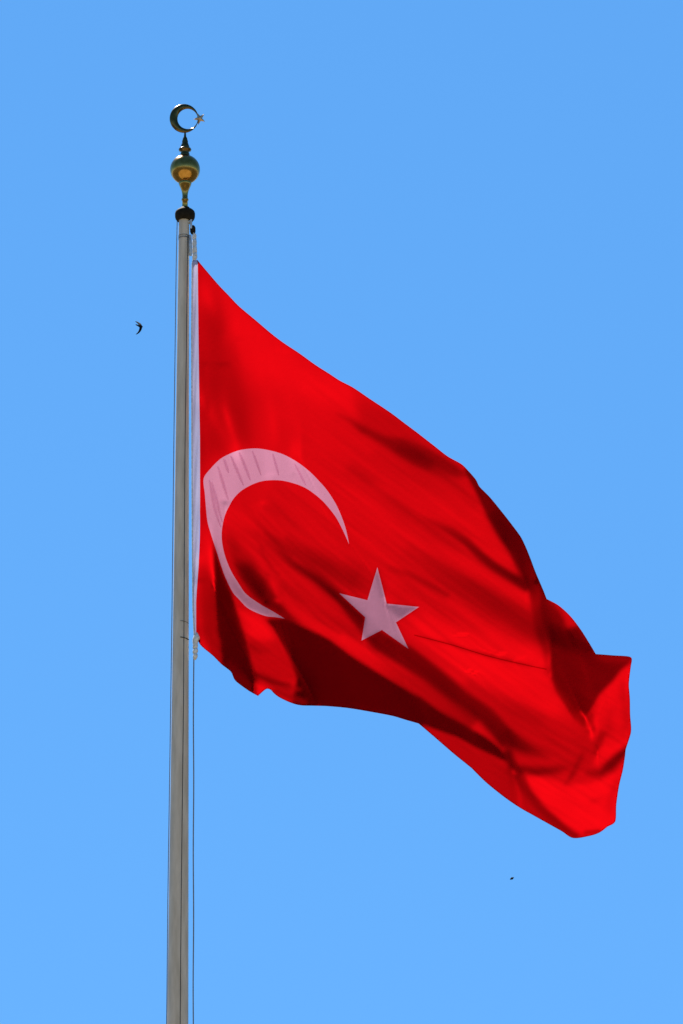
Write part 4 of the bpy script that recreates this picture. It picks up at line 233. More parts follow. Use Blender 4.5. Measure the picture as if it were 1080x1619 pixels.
    '4 15 -6 8 11 13 14 10 5 -4 -23 -31 -42 -81 -35 34 74 27 10 1 2 1 4 7 15 20 4 0 -3 -2 -1 -2 -3 -3 -5 -6 -8 -7 -5 -3 -1 0 3 -1 -4 -7 -1 3 -1 0 -2 0 2 5 3 2 3 0 0 -1 0 1 3 0 0 1 -2 0 -1 1 2 -1 0 2 1 1 -2 -2 0 -3 -6 -5 -1 1 -1 -1 1 0 1 1 1 0 0 4 -14 -10 1 0 3 6 5 2 2 1 0 -1 0 -1 -1 -1 1 3 2 1 -1 1 1 2 0 0 1 -1 0 0 0 -1 0 -1 0 1 -1 0 -1 1 2 -1 0 1 -1 1 -1 0 0 -1 0 -1 -1 0 -1 0 0 0 2 3 1 2 3 5 2 1 0 1 -1 -4 -3 -4 -2 0 -1 2 3 13 20 16 30 23 11 5 0 -7 -51 -30 -19 -7',
    '4 15 -6 11 10 14 15 11 6 -5 -21 -32 -40 -87 -37 7 80 41 15 4 2 1 0 6 11 16 13 1 0 -3 0 -2 1 -3 -3 -8 -9 -7 -7 -3 -4 -1 2 3 -1 -7 -5 0 2 0 0 -2 -2 2 6 3 2 3 1 1 1 -1 2 1 0 -1 1 -1 -3 0 2 1 2 -1 1 1 2 -3 -2 -2 -5 -5 -2 -1 1 0 -1 0 0 2 1 0 1 2 0 -16 -7 -1 0 6 10 2 0 1 0 0 2 -1 0 -2 0 2 1 2 2 -1 0 1 2 1 0 -2 -1 1 1 -1 0 -1 1 -2 0 1 0 0 1 1 0 1 -1 1 -1 0 0 -1 -1 0 0 -2 -1 0 0 0 2 1 1 1 2 2 4 3 1 1 1 -1 -2 -2 -2 -3 -1 0 0 6 17 11 31 33 15 8 2 -1 -46 -41 -24 -5 -3',
    '4 15 -5 10 11 16 15 12 7 -3 -20 -33 -39 -91 -41 -3 58 62 22 7 5 0 -1 2 8 13 15 7 0 0 -1 0 1 -1 -1 -5 -13 -10 -5 -5 -4 -4 0 4 2 -3 -7 -4 1 2 0 -1 -1 -3 2 6 3 2 2 3 3 0 1 1 1 -2 0 0 -2 -2 -1 3 2 1 0 0 2 0 -2 -3 -5 -4 -3 -2 1 0 0 1 -1 0 1 2 0 2 4 -11 -11 -6 -7 9 12 5 -1 0 -1 1 1 1 0 -1 0 1 0 2 2 1 1 -1 1 1 1 -1 -2 -1 1 1 0 0 -1 -1 0 -1 2 0 1 1 0 1 1 -1 1 -1 0 -1 0 -2 1 -2 -1 -1 1 -1 1 1 1 1 0 2 1 4 2 2 2 0 0 0 -1 0 -3 -3 -1 2 10 8 23 44 22 11 5 -1 -29 -60 -25 -5 -2',
    '4 15 -5 11 11 16 17 12 8 -1 -19 -30 -40 -95 -44 -6 26 79 31 12 7 2 -2 -2 5 12 13 10 4 2 -1 1 0 3 -1 -1 -11 -16 -7 -6 -2 -5 -3 2 3 0 -3 -6 -2 -1 2 1 -1 -2 -1 0 6 2 3 1 5 4 2 0 1 0 -2 0 -2 -1 -3 1 2 2 2 0 -1 1 1 -2 -6 -6 -3 0 -1 -1 2 0 0 1 0 0 1 1 4 -1 -15 -9 -11 6 15 7 1 -2 -2 0 1 2 0 0 1 -1 1 1 2 2 1 1 0 0 1 -1 -2 -2 1 0 2 0 -1 -1 0 -1 0 1 2 1 1 0 0 1 1 -1 0 0 -1 -1 -1 -1 0 -2 -1 1 1 -1 1 1 1 -1 1 2 2 3 2 2 1 0 2 0 0 -1 -4 -2 4 5 13 45 36 15 6 0 -11 -78 -26 -4 -4',
    '4 14 -3 10 12 16 17 13 10 0 -16 -29 -37 -101 -48 -8 8 69 50 18 8 7 -3 -4 0 8 15 10 8 2 2 1 2 1 3 -1 -5 -18 -10 -11 -1 -3 -4 0 1 0 0 -3 -2 -6 0 4 0 -2 -1 -2 1 4 3 3 1 6 5 2 2 -1 0 -2 -1 -1 -2 -2 0 2 2 3 -1 -1 0 1 -2 -10 -4 0 0 -1 0 0 2 1 1 -1 1 -1 3 5 -12 -16 -10 4 13 8 4 -1 -3 -1 -1 1 2 1 0 0 0 1 1 3 2 2 0 1 -1 -1 -1 -2 -2 1 1 1 1 -2 0 -1 -1 2 0 3 1 0 1 -1 2 0 0 0 0 -1 -2 -1 -1 -1 0 -1 1 0 1 -1 0 1 0 0 1 2 2 3 2 1 3 1 1 2 -3 -4 0 2 6 32 50 24 9 2 -2 -77 -39 -7 -3 -2',
    '3 13 -12 10 10 12 17 17 14 10 3 -14 -26 -35 -105 -54 -9 3 39 70 27 11 7 3 -5 -5 2 14 13 8 5 4 1 3 3 2 1 -1 -14 -15 -13 -4 -1 -5 -2 0 0 0 1 -2 -6 -5 3 3 -1 -1 -1 -2 1 3 2 3 3 6 5 4 1 -1 0 -2 -1 -2 -1 -2 0 1 3 1 0 -1 0 -1 -6 -7 -2 1 0 0 -1 2 1 2 0 -1 0 1 6 -7 -18 -12 2 12 11 1 1 0 -3 -2 0 1 1 1 1 0 0 1 2 2 2 3 1 0 -1 -3 -1 -2 -1 0 1 1 2 -2 -1 -1 1 0 3 0 3 0 0 0 1 0 1 0 0 -2 -1 -1 -2 -1 -1 1 1 2 -2 -1 -1 1 1 -1 1 1 1 3 3 2 3 3 1 1 -3 -2 -1 2 17 53 37 16 4 0 -62 -63 -5 -3 -2',
    '3 13 -12 10 6 15 18 18 16 10 3 -4 -19 -55 -96 -60 -12 2 16 72 41 16 8 6 -2 -8 -1 4 17 10 8 4 3 3 4 3 3 -1 -7 -18 -11 -10 -1 -5 -5 -2 1 1 1 0 -4 -7 -2 3 3 -1 -1 -1 -1 -1 2 3 3 4 5 7 3 2 -1 0 -2 -1 -1 -2 -1 -2 1 3 1 0 -2 -1 -4 -4 -5 -2 2 0 1 0 1 2 0 2 -2 0 4 -2 -18 -12 -2 11 13 3 -1 -1 -1 -1 -2 -1 2 1 1 1 0 1 0 1 4 1 4 1 -1 -1 -3 -2 -1 -2 0 2 1 0 0 -2 0 1 1 2 2 0 2 0 0 -1 2 0 1 -1 -1 -2 -1 -2 0 0 0 1 1 -1 -3 0 0 1 0 0 0 1 2 4 3 3 4 1 0 -3 -1 1 5 41 56 20 10 0 -42 -84 -8 -5 -2 -2',
    '3 13 -12 5 9 15 19 21 17 12 -1 6 35 -148 -72 -53 -13 0 5 52 60 24 10 7 1 -6 -5 0 9 15 10 6 4 3 4 6 4 0 -4 -15 -12 -12 -2 -7 -7 -3 -1 2 0 3 -3 -3 -7 -1 3 3 -1 -1 -1 -1 -1 1 3 4 3 6 6 5 1 0 0 -1 -2 0 -3 -1 -2 0 2 2 -1 -2 -3 -6 -2 -2 -2 2 1 2 0 0 1 2 0 -1 1 1 -15 -13 -5 9 15 5 -2 -2 -1 0 -2 -1 -1 1 2 1 1 1 0 0 2 3 2 2 2 -1 -2 -2 -2 -1 -2 0 0 2 0 1 -2 1 0 2 1 2 1 1 0 0 1 -1 2 0 -1 -1 -1 -2 -1 0 0 0 1 0 0 -3 -2 0 2 -1 -1 1 0 3 2 5 3 4 1 -1 -1 0 2 21 63 38 10 -2 -22 -90 -20 -6 -3 -2',
    '3 13 -13 4 9 15 21 21 20 11 -1 7 88 -197 -98 -35 -10 -1 2 24 72 35 15 8 2 -2 -7 -3 2 14 12 9 5 4 4 6 6 3 -2 -11 -15 -9 -3 -10 -10 -6 -1 0 2 2 1 -3 -4 -5 -1 4 2 -1 -1 -1 -1 -2 2 3 3 5 4 6 5 3 0 0 0 -2 -1 -2 -2 -2 -1 1 2 -1 -3 -7 -3 -1 0 0 0 3 1 0 1 0 1 0 0 0 -10 -13 -7 4 15 10 -1 -2 -5 0 -1 1 -3 0 1 2 1 2 0 1 0 2 1 3 2 0 0 -2 -1 -1 -2 -1 -2 0 2 0 1 0 0 2 0 2 1 1 1 0 1 0 0 0 1 -1 0 -2 -1 -1 0 1 -1 0 0 0 -3 -2 0 1 -1 0 -1 1 2 3 4 4 3 2 -1 -1 2 10 49 61 16 -5 -19 -69 -33 -14 -6 -3',
    '3 13 -14 5 8 16 20 22 20 12 -1 6 99 -175 -128 -39 -8 -1 2 7 60 53 21 10 4 0 -5 -6 -1 7 13 10 8 4 6 6 7 4 2 -7 -14 -9 -4 -11 -13 -10 -3 0 1 4 1 0 -3 -4 -4 -1 4 2 -1 0 -2 -2 -1 2 3 4 3 5 4 6 4 2 0 -1 0 -2 -3 -1 -4 -2 1 1 0 -7 -6 -1 1 0 2 -1 3 2 0 0 -1 1 -1 -1 -4 -13 -9 1 13 15 -1 -3 -3 -3 -2 1 0 -2 0 1 2 1 3 0 1 0 1 2 1 2 -1 -1 1 -1 0 -2 -2 -2 -1 1 1 2 1 0 2 0 1 1 1 1 1 0 0 0 0 0 0 0 0 -2 -1 1 0 -1 -1 0 -1 -1 -3 0 -1 1 -1 0 0 2 2 4 4 4 0 1 1 4 33 71 33 -6 -24 -45 -42 -23 -10 -3 -2',
    '3 13 -14 5 8 15 21 22 19 13 0 5 65 -85 -166 -53 -10 -1 0 4 33 66 32 13 6 2 -3 -6 -3 0 11 11 8 8 5 7 8 6 3 -2 -11 -8 -5 -12 -15 -14 -7 0 -1 6 3 0 -1 -3 -3 -4 -1 4 2 0 -2 0 -4 0 3 2 4 3 3 5 6 6 2 1 -1 0 -2 -3 -2 -5 -3 1 1 -5 -5 -3 -1 2 1 2 0 2 2 1 -2 -1 -1 -1 -2 -9 -11 -4 13 17 1 -2 -4 -4 -2 -1 -1 1 0 -2 2 2 3 1 1 2 -1 1 1 0 0 0 0 1 0 0 -2 -1 -2 -3 1 1 3 1 2 0 1 0 1 1 1 1 0 1 -1 -1 1 1 -1 0 0 -1 -1 1 -1 -1 -2 0 -1 -2 -2 0 0 0 -1 1 1 2 3 4 3 1 2 4 15 72 53 2 -24 -42 -46 -29 -11 -4 -2',
    '3 14 -15 4 9 15 20 22 20 12 1 7 28 -2 -194 -64 -16 -3 -1 3 15 63 44 19 8 4 -1 -4 -6 -1 4 10 10 8 6 8 9 8 4 2 -7 -7 -4 -13 -17 -17 -10 -3 -1 3 6 3 -2 -1 -3 -3 -2 -1 2 3 1 -2 -2 -2 -1 2 4 3 2 3 5 7 6 3 2 0 0 -3 -4 -4 -3 -4 -1 -2 -4 -3 -2 1 1 2 2 0 3 1 1 -4 -3 -1 0 -5 -11 -7 8 20 6 -5 -4 -2 -3 -3 -2 1 0 1 -1 1 2 4 1 1 2 0 0 -1 -1 0 0 1 1 0 1 -1 -1 -4 -2 0 2 3 2 2 0 0 0 1 1 1 1 1 -1 0 -1 1 0 1 0 0 0 -1 -1 -1 -1 -2 0 -1 -2 -2 0 -1 1 0 0 1 1 2 3 2 2 7 8 52 83 6 -18 -42 -49 -33 -15 -4 -2 -2',
    '3 14 -16 5 9 15 19 23 19 12 2 7 22 12 -175 -78 -25 -5 -2 2 5 48 56 26 11 5 2 -3 -4 -4 0 7 8 10 7 7 10 11 7 2 -2 -4 -5 -11 -18 -20 -13 -7 -1 0 6 6 0 -1 -3 -2 -2 -1 -1 1 3 0 0 -3 -2 -1 3 4 0 3 3 6 6 8 3 3 1 0 -4 -6 -4 -3 -4 -3 -7 0 0 -1 1 0 2 4 0 2 1 -3 -4 -2 0 -2 -9 -9 4 19 11 -5 -3 -5 -2 -1 -4 -1 -1 2 0 1 0 4 2 2 2 2 -1 -1 -2 -2 0 1 1 0 2 0 0 -1 -3 -3 -1 3 4 2 1 1 0 -1 0 2 2 0 0 0 0 0 -1 1 2 0 0 0 -1 -2 0 -2 -2 0 -1 -2 -1 -2 0 1 0 0 1 0 1 2 1 7 12 32 91 26 -17 -37 -53 -38 -17 -5 -2 -2',
    '3 14 -16 5 8 15 20 22 18 13 3 6 20 14 -154 -73 -43 -10 -2 -1 3 26 65 34 16 6 3 0 -3 -5 -1 1 7 8 10 7 8 12 12 6 -1 -2 -2 -11 -17 -22 -17 -9 -4 0 2 7 5 -2 -2 -2 -1 -2 -1 0 1 1 2 -1 -3 -2 -1 4 3 0 2 3 6 7 8 5 4 1 -1 -6 -5 -4 -5 -3 -9 -4 1 2 1 -1 1 2 4 1 1 -4 -3 -3 0 0 -6 -10 0 17 19 -11 -2 -2 -4 -2 -1 -3 -2 -1 2 2 0 2 2 3 3 1 2 -2 -1 -4 -1 0 1 1 1 0 1 1 -2 -2 -2 -1 3 3 3 0 1 0 -1 1 1 1 1 0 0 0 0 -1 2 1 1 0 0 -2 -2 0 -2 -1 -1 -1 -1 -3 0 -1 1 1 0 -1 0 0 2 3 17 23 75 54 -12 -32 -57 -43 -18 -5 -3 -2 -1',
    '3 13 -15 5 8 14 20 22 18 12 4 6 17 13 -134 -61 -55 -21 -6 0 1 10 60 47 20 8 5 1 0 -5 -3 0 2 7 7 11 7 11 15 10 3 -1 -1 -8 -16 -21 -22 -12 -7 -1 3 2 6 2 -1 -1 -3 0 -2 0 -1 1 2 0 1 -4 -2 0 3 2 0 3 3 6 6 10 6 4 2 -3 -5 -7 -5 -3 -7 -11 -1 3 4 0 -1 0 3 4 1 -4 -5 0 -1 0 -5 -7 -5 16 27 -18 -2 -1 -2 -2 -3 -1 -2 -3 1 0 3 1 2 2 4 1 3 0 -2 -2 -4 -1 1 0 1 1 0 0 2 -1 -2 -1 1 1 2 2 1 0 2 -1 0 1 1 1 -1 1 0 0 0 1 1 2 0 -1 -2 -1 -2 0 -2 0 -2 -2 -1 -1 0 1 0 0 -1 -1 1 3 16 20 55 72 -1 -28 -58 -46 -20 -6 -3 -1 -1',
    '3 12 -14 4 9 14 19 21 19 11 4 6 15 10 -115 -53 -50 -39 -10 -3 0 5 40 61 26 11 5 4 -1 -1 -3 -3 1 4 5 8 12 7 15 17 6 1 0 -6 -13 -21 -23 -16 -9 -4 1 3 3 3 2 -1 -1 -2 0 -2 0 0 1 0 2 -1 -3 -1 0 2 1 1 2 4 6 6 11 8 4 1 -3 -8 -6 -6 -4 -10 -6 -1 3 4 1 0 0 2 3 -5 -3 0 -1 -1 -2 -7 -6 12 36 -24 0 -4 -2 -1 0 -3 -2 -2 -1 -1 2 2 1 3 3 3 2 1 0 -3 -2 -3 -1 -1 2 1 0 0 0 0 1 1 0 0 -2 3 1 2 1 0 1 0 -1 1 2 -1 1 -1 2 0 0 2 1 0 0 -3 -1 -2 0 -1 -2 0 -2 -2 -1 1 1 0 -1 -1 -1 2 18 13 44 76 12 -22 -57 -50 -21 -7 -2 -1 -2 -1',
    '3 11 -13 4 8 14 19 20 19 12 3 5 13 11 -106 -42 -41 -48 -23 -5 -1 2 24 64 34 16 3 6 3 -1 -3 -2 -1 2 3 6 10 9 13 20 11 4 0 -3 -11 -19 -23 -19 -10 -8 -2 2 3 2 3 0 0 -1 0 -1 -2 0 1 1 -1 1 0 -2 -2 0 2 0 3 1 4 5 8 11 10 4 0 -3 -11 -7 -5 -9 -7 -3 0 3 4 2 0 0 -1 -2 -3 0 0 0 -3 -4 -6 6 46 -32 0 -2 -3 -2 0 0 -2 -3 0 -2 0 0 3 3 2 3 4 1 -1 -1 -2 -1 -3 -1 0 0 1 0 0 0 1 3 1 -2 -1 -1 2 2 2 0 2 0 0 0 -1 2 0 1 -1 2 1 0 1 1 0 -1 -1 -2 -2 0 -1 -1 -1 -2 -1 0 -1 2 -1 0 -2 0 18 8 37 76 22 -17 -56 -51 -23 -5 -3 -1 -2 -1 -2 -3',
    '3 10 -13 5 8 12 20 19 19 12 4 4 12 10 -100 -36 -28 -46 -38 -10 -4 0 13 60 43 17 6 6 5 1 -2 -3 0 1 2 4 6 9 12 19 20 2 5 1 -7 -16 -30 -22 -11 -5 -7 -1 3 2 3 0 1 0 0 0 -1 -2 1 0 2 -2 1 -1 -1 -2 0 2 1 2 1 4 5 9 13 10 3 0 -6 -11 -9 -7 -8 -5 -1 2 4 3 2 0 -4 -4 -1 1 0 0 -2 -3 -4 1 51 -37 1 -2 -3 -1 -3 1 0 -1 -2 -1 -2 0 1 3 3 2 4 2 1 -1 -3 -1 -1 -1 -2 0 -1 2 0 0 1 1 2 0 -2 0 -1 2 2 1 1 2 1 -1 -1 0 1 1 1 0 1 2 0 0 0 0 0 -1 -2 -1 -2 1 -2 -1 0 -2 -1 1 0 0 -1 -2 18 3 34 72 28 -11 -56 -50 -22 -7 -1 -1 -2 -1 -2 -7 -1',
    '3 9 -12 4 8 13 17 21 17 13 4 5 11 8 -94 -35 -17 -35 -47 -22 -7 -1 1 53 55 20 7 3 6 5 -1 -1 -2 0 4 2 3 6 12 16 18 13 10 3 -1 -10 -37 -31 -12 -5 -3 -5 0 2 2 3 -1 1 0 0 1 0 -2 -1 2 1 -1 -1 0 -1 -3 2 1 2 1 2 3 6 10 14 9 2 0 -9 -12 -9 -9 -7 -1 0 3 5 2 0 -3 -4 -2 0 1 0 -2 -1 -4 0 54 -39 -1 -3 -2 -1 -3 0 0 1 -2 -1 0 -2 -1 1 5 2 3 2 2 1 -3 -2 -1 0 -1 -1 -1 -1 2 0 1 2 0 -1 0 -1 0 1 1 2 1 1 2 0 0 -1 -1 2 1 1 1 1 0 2 -1 0 -1 1 -1 -2 -1 -2 1 -2 0 -1 0 -2 1 -1 1 -1 14 2 29 68 33 -8 -53 -50 -21 -7 0 -1 -1 -1 -2 -12 -1 1',
    '3 9 -12 3 8 12 17 21 16 14 4 5 12 6 -90 -33 -14 -20 -44 -39 -11 -4 -1 27 75 25 9 1 2 8 3 -1 -2 0 3 3 2 4 8 10 16 26 14 6 0 -4 -34 -39 -15 -7 -2 -3 -4 -1 2 2 2 0 0 0 1 1 0 -2 0 1 2 -2 -1 -1 -1 -1 0 3 2 1 1 4 6 12 14 7 1 -1 -11 -12 -10 -9 -4 0 2 4 3 2 -3 -4 -2 -1 1 -1 0 -2 -2 -3 53 -29 -8 -3 -3 -1 -3 0 0 -1 1 -1 0 -1 -2 -1 4 3 4 1 1 0 1 -2 -1 -2 1 -1 -1 -1 1 -1 3 1 0 -1 -1 -1 1 0 1 1 2 1 0 2 1 0 -1 -1 1 3 0 1 1 1 1 -2 1 -1 0 0 -2 -1 -1 -1 0 0 -1 0 -1 -1 0 1 12 2 24 63 37 -7 -50 -47 -22 -5 -1 0 0 0 0 -19 -2 2 1 1',
    '3 8 -11 3 6 13 16 20 17 13 5 6 10 5 -82 -36 -11 -12 -31 -46 -25 -6 -2 4 79 38 13 2 0 4 5 2 -1 0 2 4 2 3 4 7 13 26 24 8 1 -1 -25 -44 -17 -7 -5 -4 -3 -3 -2 2 2 2 -1 0 0 3 0 0 -2 0 1 2 -2 -1 -1 -1 -1 0 4 1 2 1 4 7 13 12 6 1 -5 -9 -12 -13 -7 -1 1 4 4 1 0 -5 -2 -2 0 1 -2 0 -2 -5 39 -1 -20 -2 -5 -1 -1 0 -1 -1 -1 0 1 0 -2 -2 1 4 4 2 1 0 -3 2 0 -1 -2 0 -1 1 -1 0 1 2 1 -1 -2 -2 1 0 0 2 2 1 1 0 2 0 0 0 -1 1 3 0 2 0 1 0 0 -1 -1 1 0 -2 -1 -1 -1 0 1 0 -1 -1 -1 0 12 2 21 59 35 -3 -46 -46 -21 -6 1 0 0 1 0 -7 -18 -1 2 3 0',
    '3 8 -12 3 7 11 16 18 19 12 6 6 10 4 -75 -39 -10 -7 -20 -40 -39 -12 -5 1 49 61 18 6 1 1 2 3 1 2 2 2 4 2 4 5 9 21 29 13 4 -2 -15 -45 -19 -7 -4 -7 -5 -3 -3 -1 0 3 1 0 -1 1 3 0 0 -2 0 1 1 0 -2 -1 -2 1 0 2 4 1 1 4 8 13 12 3 0 -6 -9 -14 -11 -4 0 3 4 2 0 -3 -4 -2 1 -1 0 -1 -2 -4 20 21 -20 -7 -2 -2 1 -1 -2 -1 -2 0 1 1 -1 -2 2 3 1 2 3 -1 -3 -1 1 1 0 -1 -2 0 1 0 0 2 1 0 -2 -2 -1 0 0 1 2 2 1 2 -1 0 1 1 0 -1 2 1 2 1 0 1 -1 1 -2 1 -1 0 -1 -1 -1 0 0 0 1 0 -2 -1 11 2 18 54 36 -2 -41 -44 -22 -5 0 1 1 1 1 -2 -16 -10 -1 2 3 0',
    '3 8 -12 2 6 11 16 18 18 13 6 5 9 5 -66 -44 -10 -4 -12 -29 -44 -25 -6 -2 25 69 27 9 3 1 2 1 0 3 4 2 4 2 4 5 7 17 30 13 6 1 -8 -43 -22 -7 -3 -4 -8 -6 -3 -3 -1 0 1 3 0 -1 1 2 1 0 -2 -1 2 2 -1 -2 -2 0 0 1 2 3 2 1 4 9 13 11 1 -2 -5 -12 -13 -8 -3 2 4 3 1 -3 -4 -2 -1 0 1 -2 -1 -3 5 31 -13 -11 -1 -3 1 -1 0 -2 -3 0 1 1 0 0 5 1 -2 1 1 2 -2 -4 -1 2 2 0 -1 -2 -1 2 1 1 1 1 -1 -2 -3 -1 0 1 1 2 2 1 2 -2 1 -1 3 0 0 1 1 2 1 0 0 0 0 0 -1 -1 1 -1 -1 0 -1 0 2 -1 1 -1 8 1 17 49 34 2 -37 -42 -21 -7 1 1 1 1 2 0 -10 -14 -5 -1 2 1 1',
    '3 8 -13 3 5 10 15 18 18 14 6 6 8 1 -54 -48 -12 -3 -5 -20 -38 -38 -12 -2 10 61 38 12 5 4 1 1 0 0 4 4 3 4 4 4 8 14 31 13 3 3 -4 -37 -23 -9 -1 -2 -7 -9 -5 -3 -3 -1 0 0 3 1 -2 1 4 1 -2 -1 -1 2 1 1 -3 -3 1 1 1 2 3 1 2 4 11 12 8 0 -3 -6 -12 -11 -6 -2 4 4 2 -3 -4 -3 -1 1 -1 0 -1 -3 1 24 0 -13 -4 0 -1 1 0 -3 -2 0 0 2 2 2 3 0 -3 0 1 1 0 -3 -3 -1 1 3 1 -1 -2 0 1 2 2 0 0 -2 -1 -3 -2 1 1 1 2 1 2 1 0 -2 1 2 1 1 0 2 1 0 1 -1 1 -1 0 0 -1 1 -1 -1 0 0 0 1 1 0 6 3 12 44 34 4 -31 -38 -24 -7 -1 2 2 1 3 0 -4 -15 -6 -4 -2 1 0 1',
    '3 8 -13 2 5 9 14 19 17 14 7 8 6 -1 -47 -50 -13 -1 -4 -12 -27 -42 -24 -4 2 47 47 17 6 4 3 1 1 -1 1 3 5 4 5 4 8 14 33 12 2 0 -2 -32 -24 -7 -2 -1 -1 -10 -9 -4 -3 -2 -2 -1 1 2 0 0 1 4 1 -2 -2 0 2 1 1 -3 -2 0 2 1 2 1 3 1 7 10 12 4 0 -4 -10 -8 -9 -4 1 4 2 -2 -3 -4 -2 0 0 0 0 -3 0 15 11 -15 -5 0 0 1 0 -2 -2 0 1 4 2 1 0 1 -2 -2 1 1 -1 -2 -2 -1 -2 2 2 1 1 -2 -1 1 3 2 0 -2 0 -3 -2 -3 2 1 2 0 2 2 0 0 -1 1 1 2 2 -1 1 2 0 1 -2 1 0 0 -1 0 0 0 0 0 -1 1 1 0 7 3 9 39 32 8 -25 -36 -25 -9 0 1 3 1 1 3 -2 -9 -12 -1 -6 -4 2 -1 1',
    '3 8 -13 1 5 8 14 17 19 14 7 8 8 -5 -41 -51 -13 -2 -3 -5 -19 -35 -37 -11 0 30 54 22 8 4 3 1 1 2 0 -1 4 6 5 4 8 14 36 13 0 -1 -3 -30 -24 -6 -1 0 0 -5 -9 -8 -4 -3 -2 -1 -2 0 2 0 0 2 4 2 -4 -1 -1 3 1 0 -2 -1 0 2 2 0 1 2 4 6 12 9 3 -2 -7 -8 -7 -5 -1 1 3 -2 -3 -3 -4 0 0 0 0 -2 -1 9 16 -11 -9 -1 1 1 1 -1 -1 3 1 1 1 -1 3 -1 -1 -1 -1 1 0 -4 -2 0 0 -2 1 2 2 1 -1 -1 1 2 2 0 -1 -2 -2 -3 -1 0 3 1 0 1 2 0 1 -1 1 0 4 0 1 0 1 1 0 -1 1 -1 0 0 0 -1 2 -1 1 -1 0 2 5 4 8 34 30 10 -18 -34 -25 -11 -2 3 1 3 1 3 -1 -4 -12 -4 -2 -9 -4 2 -1 1',
    '3 8 -13 0 5 7 14 17 17 16 7 8 9 -8 -34 -53 -14 -2 -1 -4 -10 -27 -40 -22 -3 13 58 27 11 6 2 1 0 2 2 -1 1 5 6 5 8 14 37 12 1 -3 -2 -30 -23 -6 -1 0 2 -1 -6 -9 -7 -3 -4 -2 -1 -2 0 -1 2 1 2 5 0 -3 -2 1 1 2 -1 0 -2 1 3 0 1 0 2 5 7 12 7 0 -4 -8 -5 -5 -1 1 1 -3 -2 -4 -4 -1 -1 1 0 -1 -1 4 17 -4 -12 -4 1 1 3 2 2 2 0 -2 -1 -1 2 2 -1 0 -2 -1 2 -3 -4 -2 0 1 0 0 1 2 2 0 0 0 1 1 1 -1 -3 -1 -2 -1 -1 3 1 -1 1 1 2 0 1 0 1 2 2 0 -1 2 0 0 0 0 -1 1 0 -1 1 0 2 -1 0 0 5 5 7 28 29 13 -13 -29 -28 -12 -3 3 2 2 2 2 0 -2 -5 -10 -1 -6 -11 -1 0 1 -1',
    '3 8 -13 0 3 8 12 17 18 15 9 7 10 -13 -26 -52 -16 -3 -1 -1 -7 -18 -33 -34 -10 4 47 40 14 5 6 0 -1 -1 2 2 1 1 7 6 8 14 35 11 1 1 -4 -26 -23 -8 -2 1 4 0 -3 -8 -6 -5 -5 -4 -1 -2 -2 -1 -1 1 1 5 4 0 -3 -2 0 2 1 -1 2 -2 1 3 1 -1 0 2 6 7 13 4 -2 -8 -5 -4 1 3 -2 -3 -5 -2 -4 -3 -1 1 0 -1 0 1 14 4 -12 -7 -1 2 5 4 5 -1 -2 -1 -2 -3 1 2 2 0 -1 -2 0 0 -4 -5 -1 2 0 2 -2 2 2 2 1 0 0 -1 2 0 -1 -1 -2 -1 -2 -1 2 2 -1 0 1 2 1 2 -1 1 2 1 1 -1 1 0 1 -1 0 1 -1 0 0 1 1 1 0 0 4 3 7 25 25 17 -7 -27 -27 -15 -4 2 3 2 4 0 1 -1 -2 -6 -7 -2 -12 -7 -1 1 -2 0',
    '3 9 -15 0 4 6 12 17 17 15 10 7 12 -18 -20 -51 -18 -3 0 -1 -4 -12 -24 -35 -23 -1 27 54 18 7 5 3 0 -3 -2 1 4 1 5 6 5 13 27 17 7 3 -2 -19 -29 -10 -2 1 4 3 -1 -7 -6 -6 -6 -3 -4 -2 -2 -2 -2 -1 0 3 4 5 0 -3 -2 0 1 0 2 1 0 1 1 1 -1 0 4 4 10 10 1 -5 -7 -3 2 7 -2 -8 -4 -3 -4 -2 -3 1 -1 1 -1 0 11 8 -7 -10 -2 2 4 6 4 0 -1 -3 -2 -3 0 0 1 3 0 0 -2 -1 -2 -6 -1 -2 1 2 1 0 1 1 3 3 -1 -1 -1 0 2 -1 -2 0 -2 -1 -1 1 0 1 -1 2 1 2 2 0 0 1 2 0 0 0 1 0 -1 1 0 0 0 0 1 2 0 1 2 4 6 19 25 18 -2 -22 -27 -17 -6 1 3 4 3 1 1 0 -2 -1 -6 -6 -9 -11 -4 0 -1 -4',
    '3 9 -15 0 2 7 11 16 17 16 9 10 11 -20 -16 -51 -19 -3 0 -1 -2 -6 -19 -29 -30 -8 7 55 30 9 4 5 0 -1 -3 -2 1 2 5 8 0 9 14 26 18 6 0 -12 -31 -16 -3 1 4 4 2 -4 -8 -5 -5 -7 -3 -3 -3 -2 -2 -2 -2 0 2 6 4 0 -1 -3 -1 1 1 1 3 1 0 1 0 0 -1 3 6 12 6 -3 -6 -4 4 10 -2 -10 -6 -2 -4 -4 -2 -1 1 0 -1 0 7 11 -3 -9 -3 2 1 5 5 1 0 -3 -2 -3 -1 -1 -1 1 3 2 0 -3 -1 -5 -4 -2 0 0 1 3 0 1 2 2 3 0 -2 -1 -1 2 -1 0 -2 1 -2 -2 0 1 0 0 0 3 2 2 1 0 0 0 2 -1 0 1 0 0 0 1 0 0 0 2 0 2 3 2 6 15 22 20 3 -17 -27 -20 -7 0 4 3 5 1 1 0 -1 2 -2 -9 -12 -8 -8 -2 -2 -6 -1',
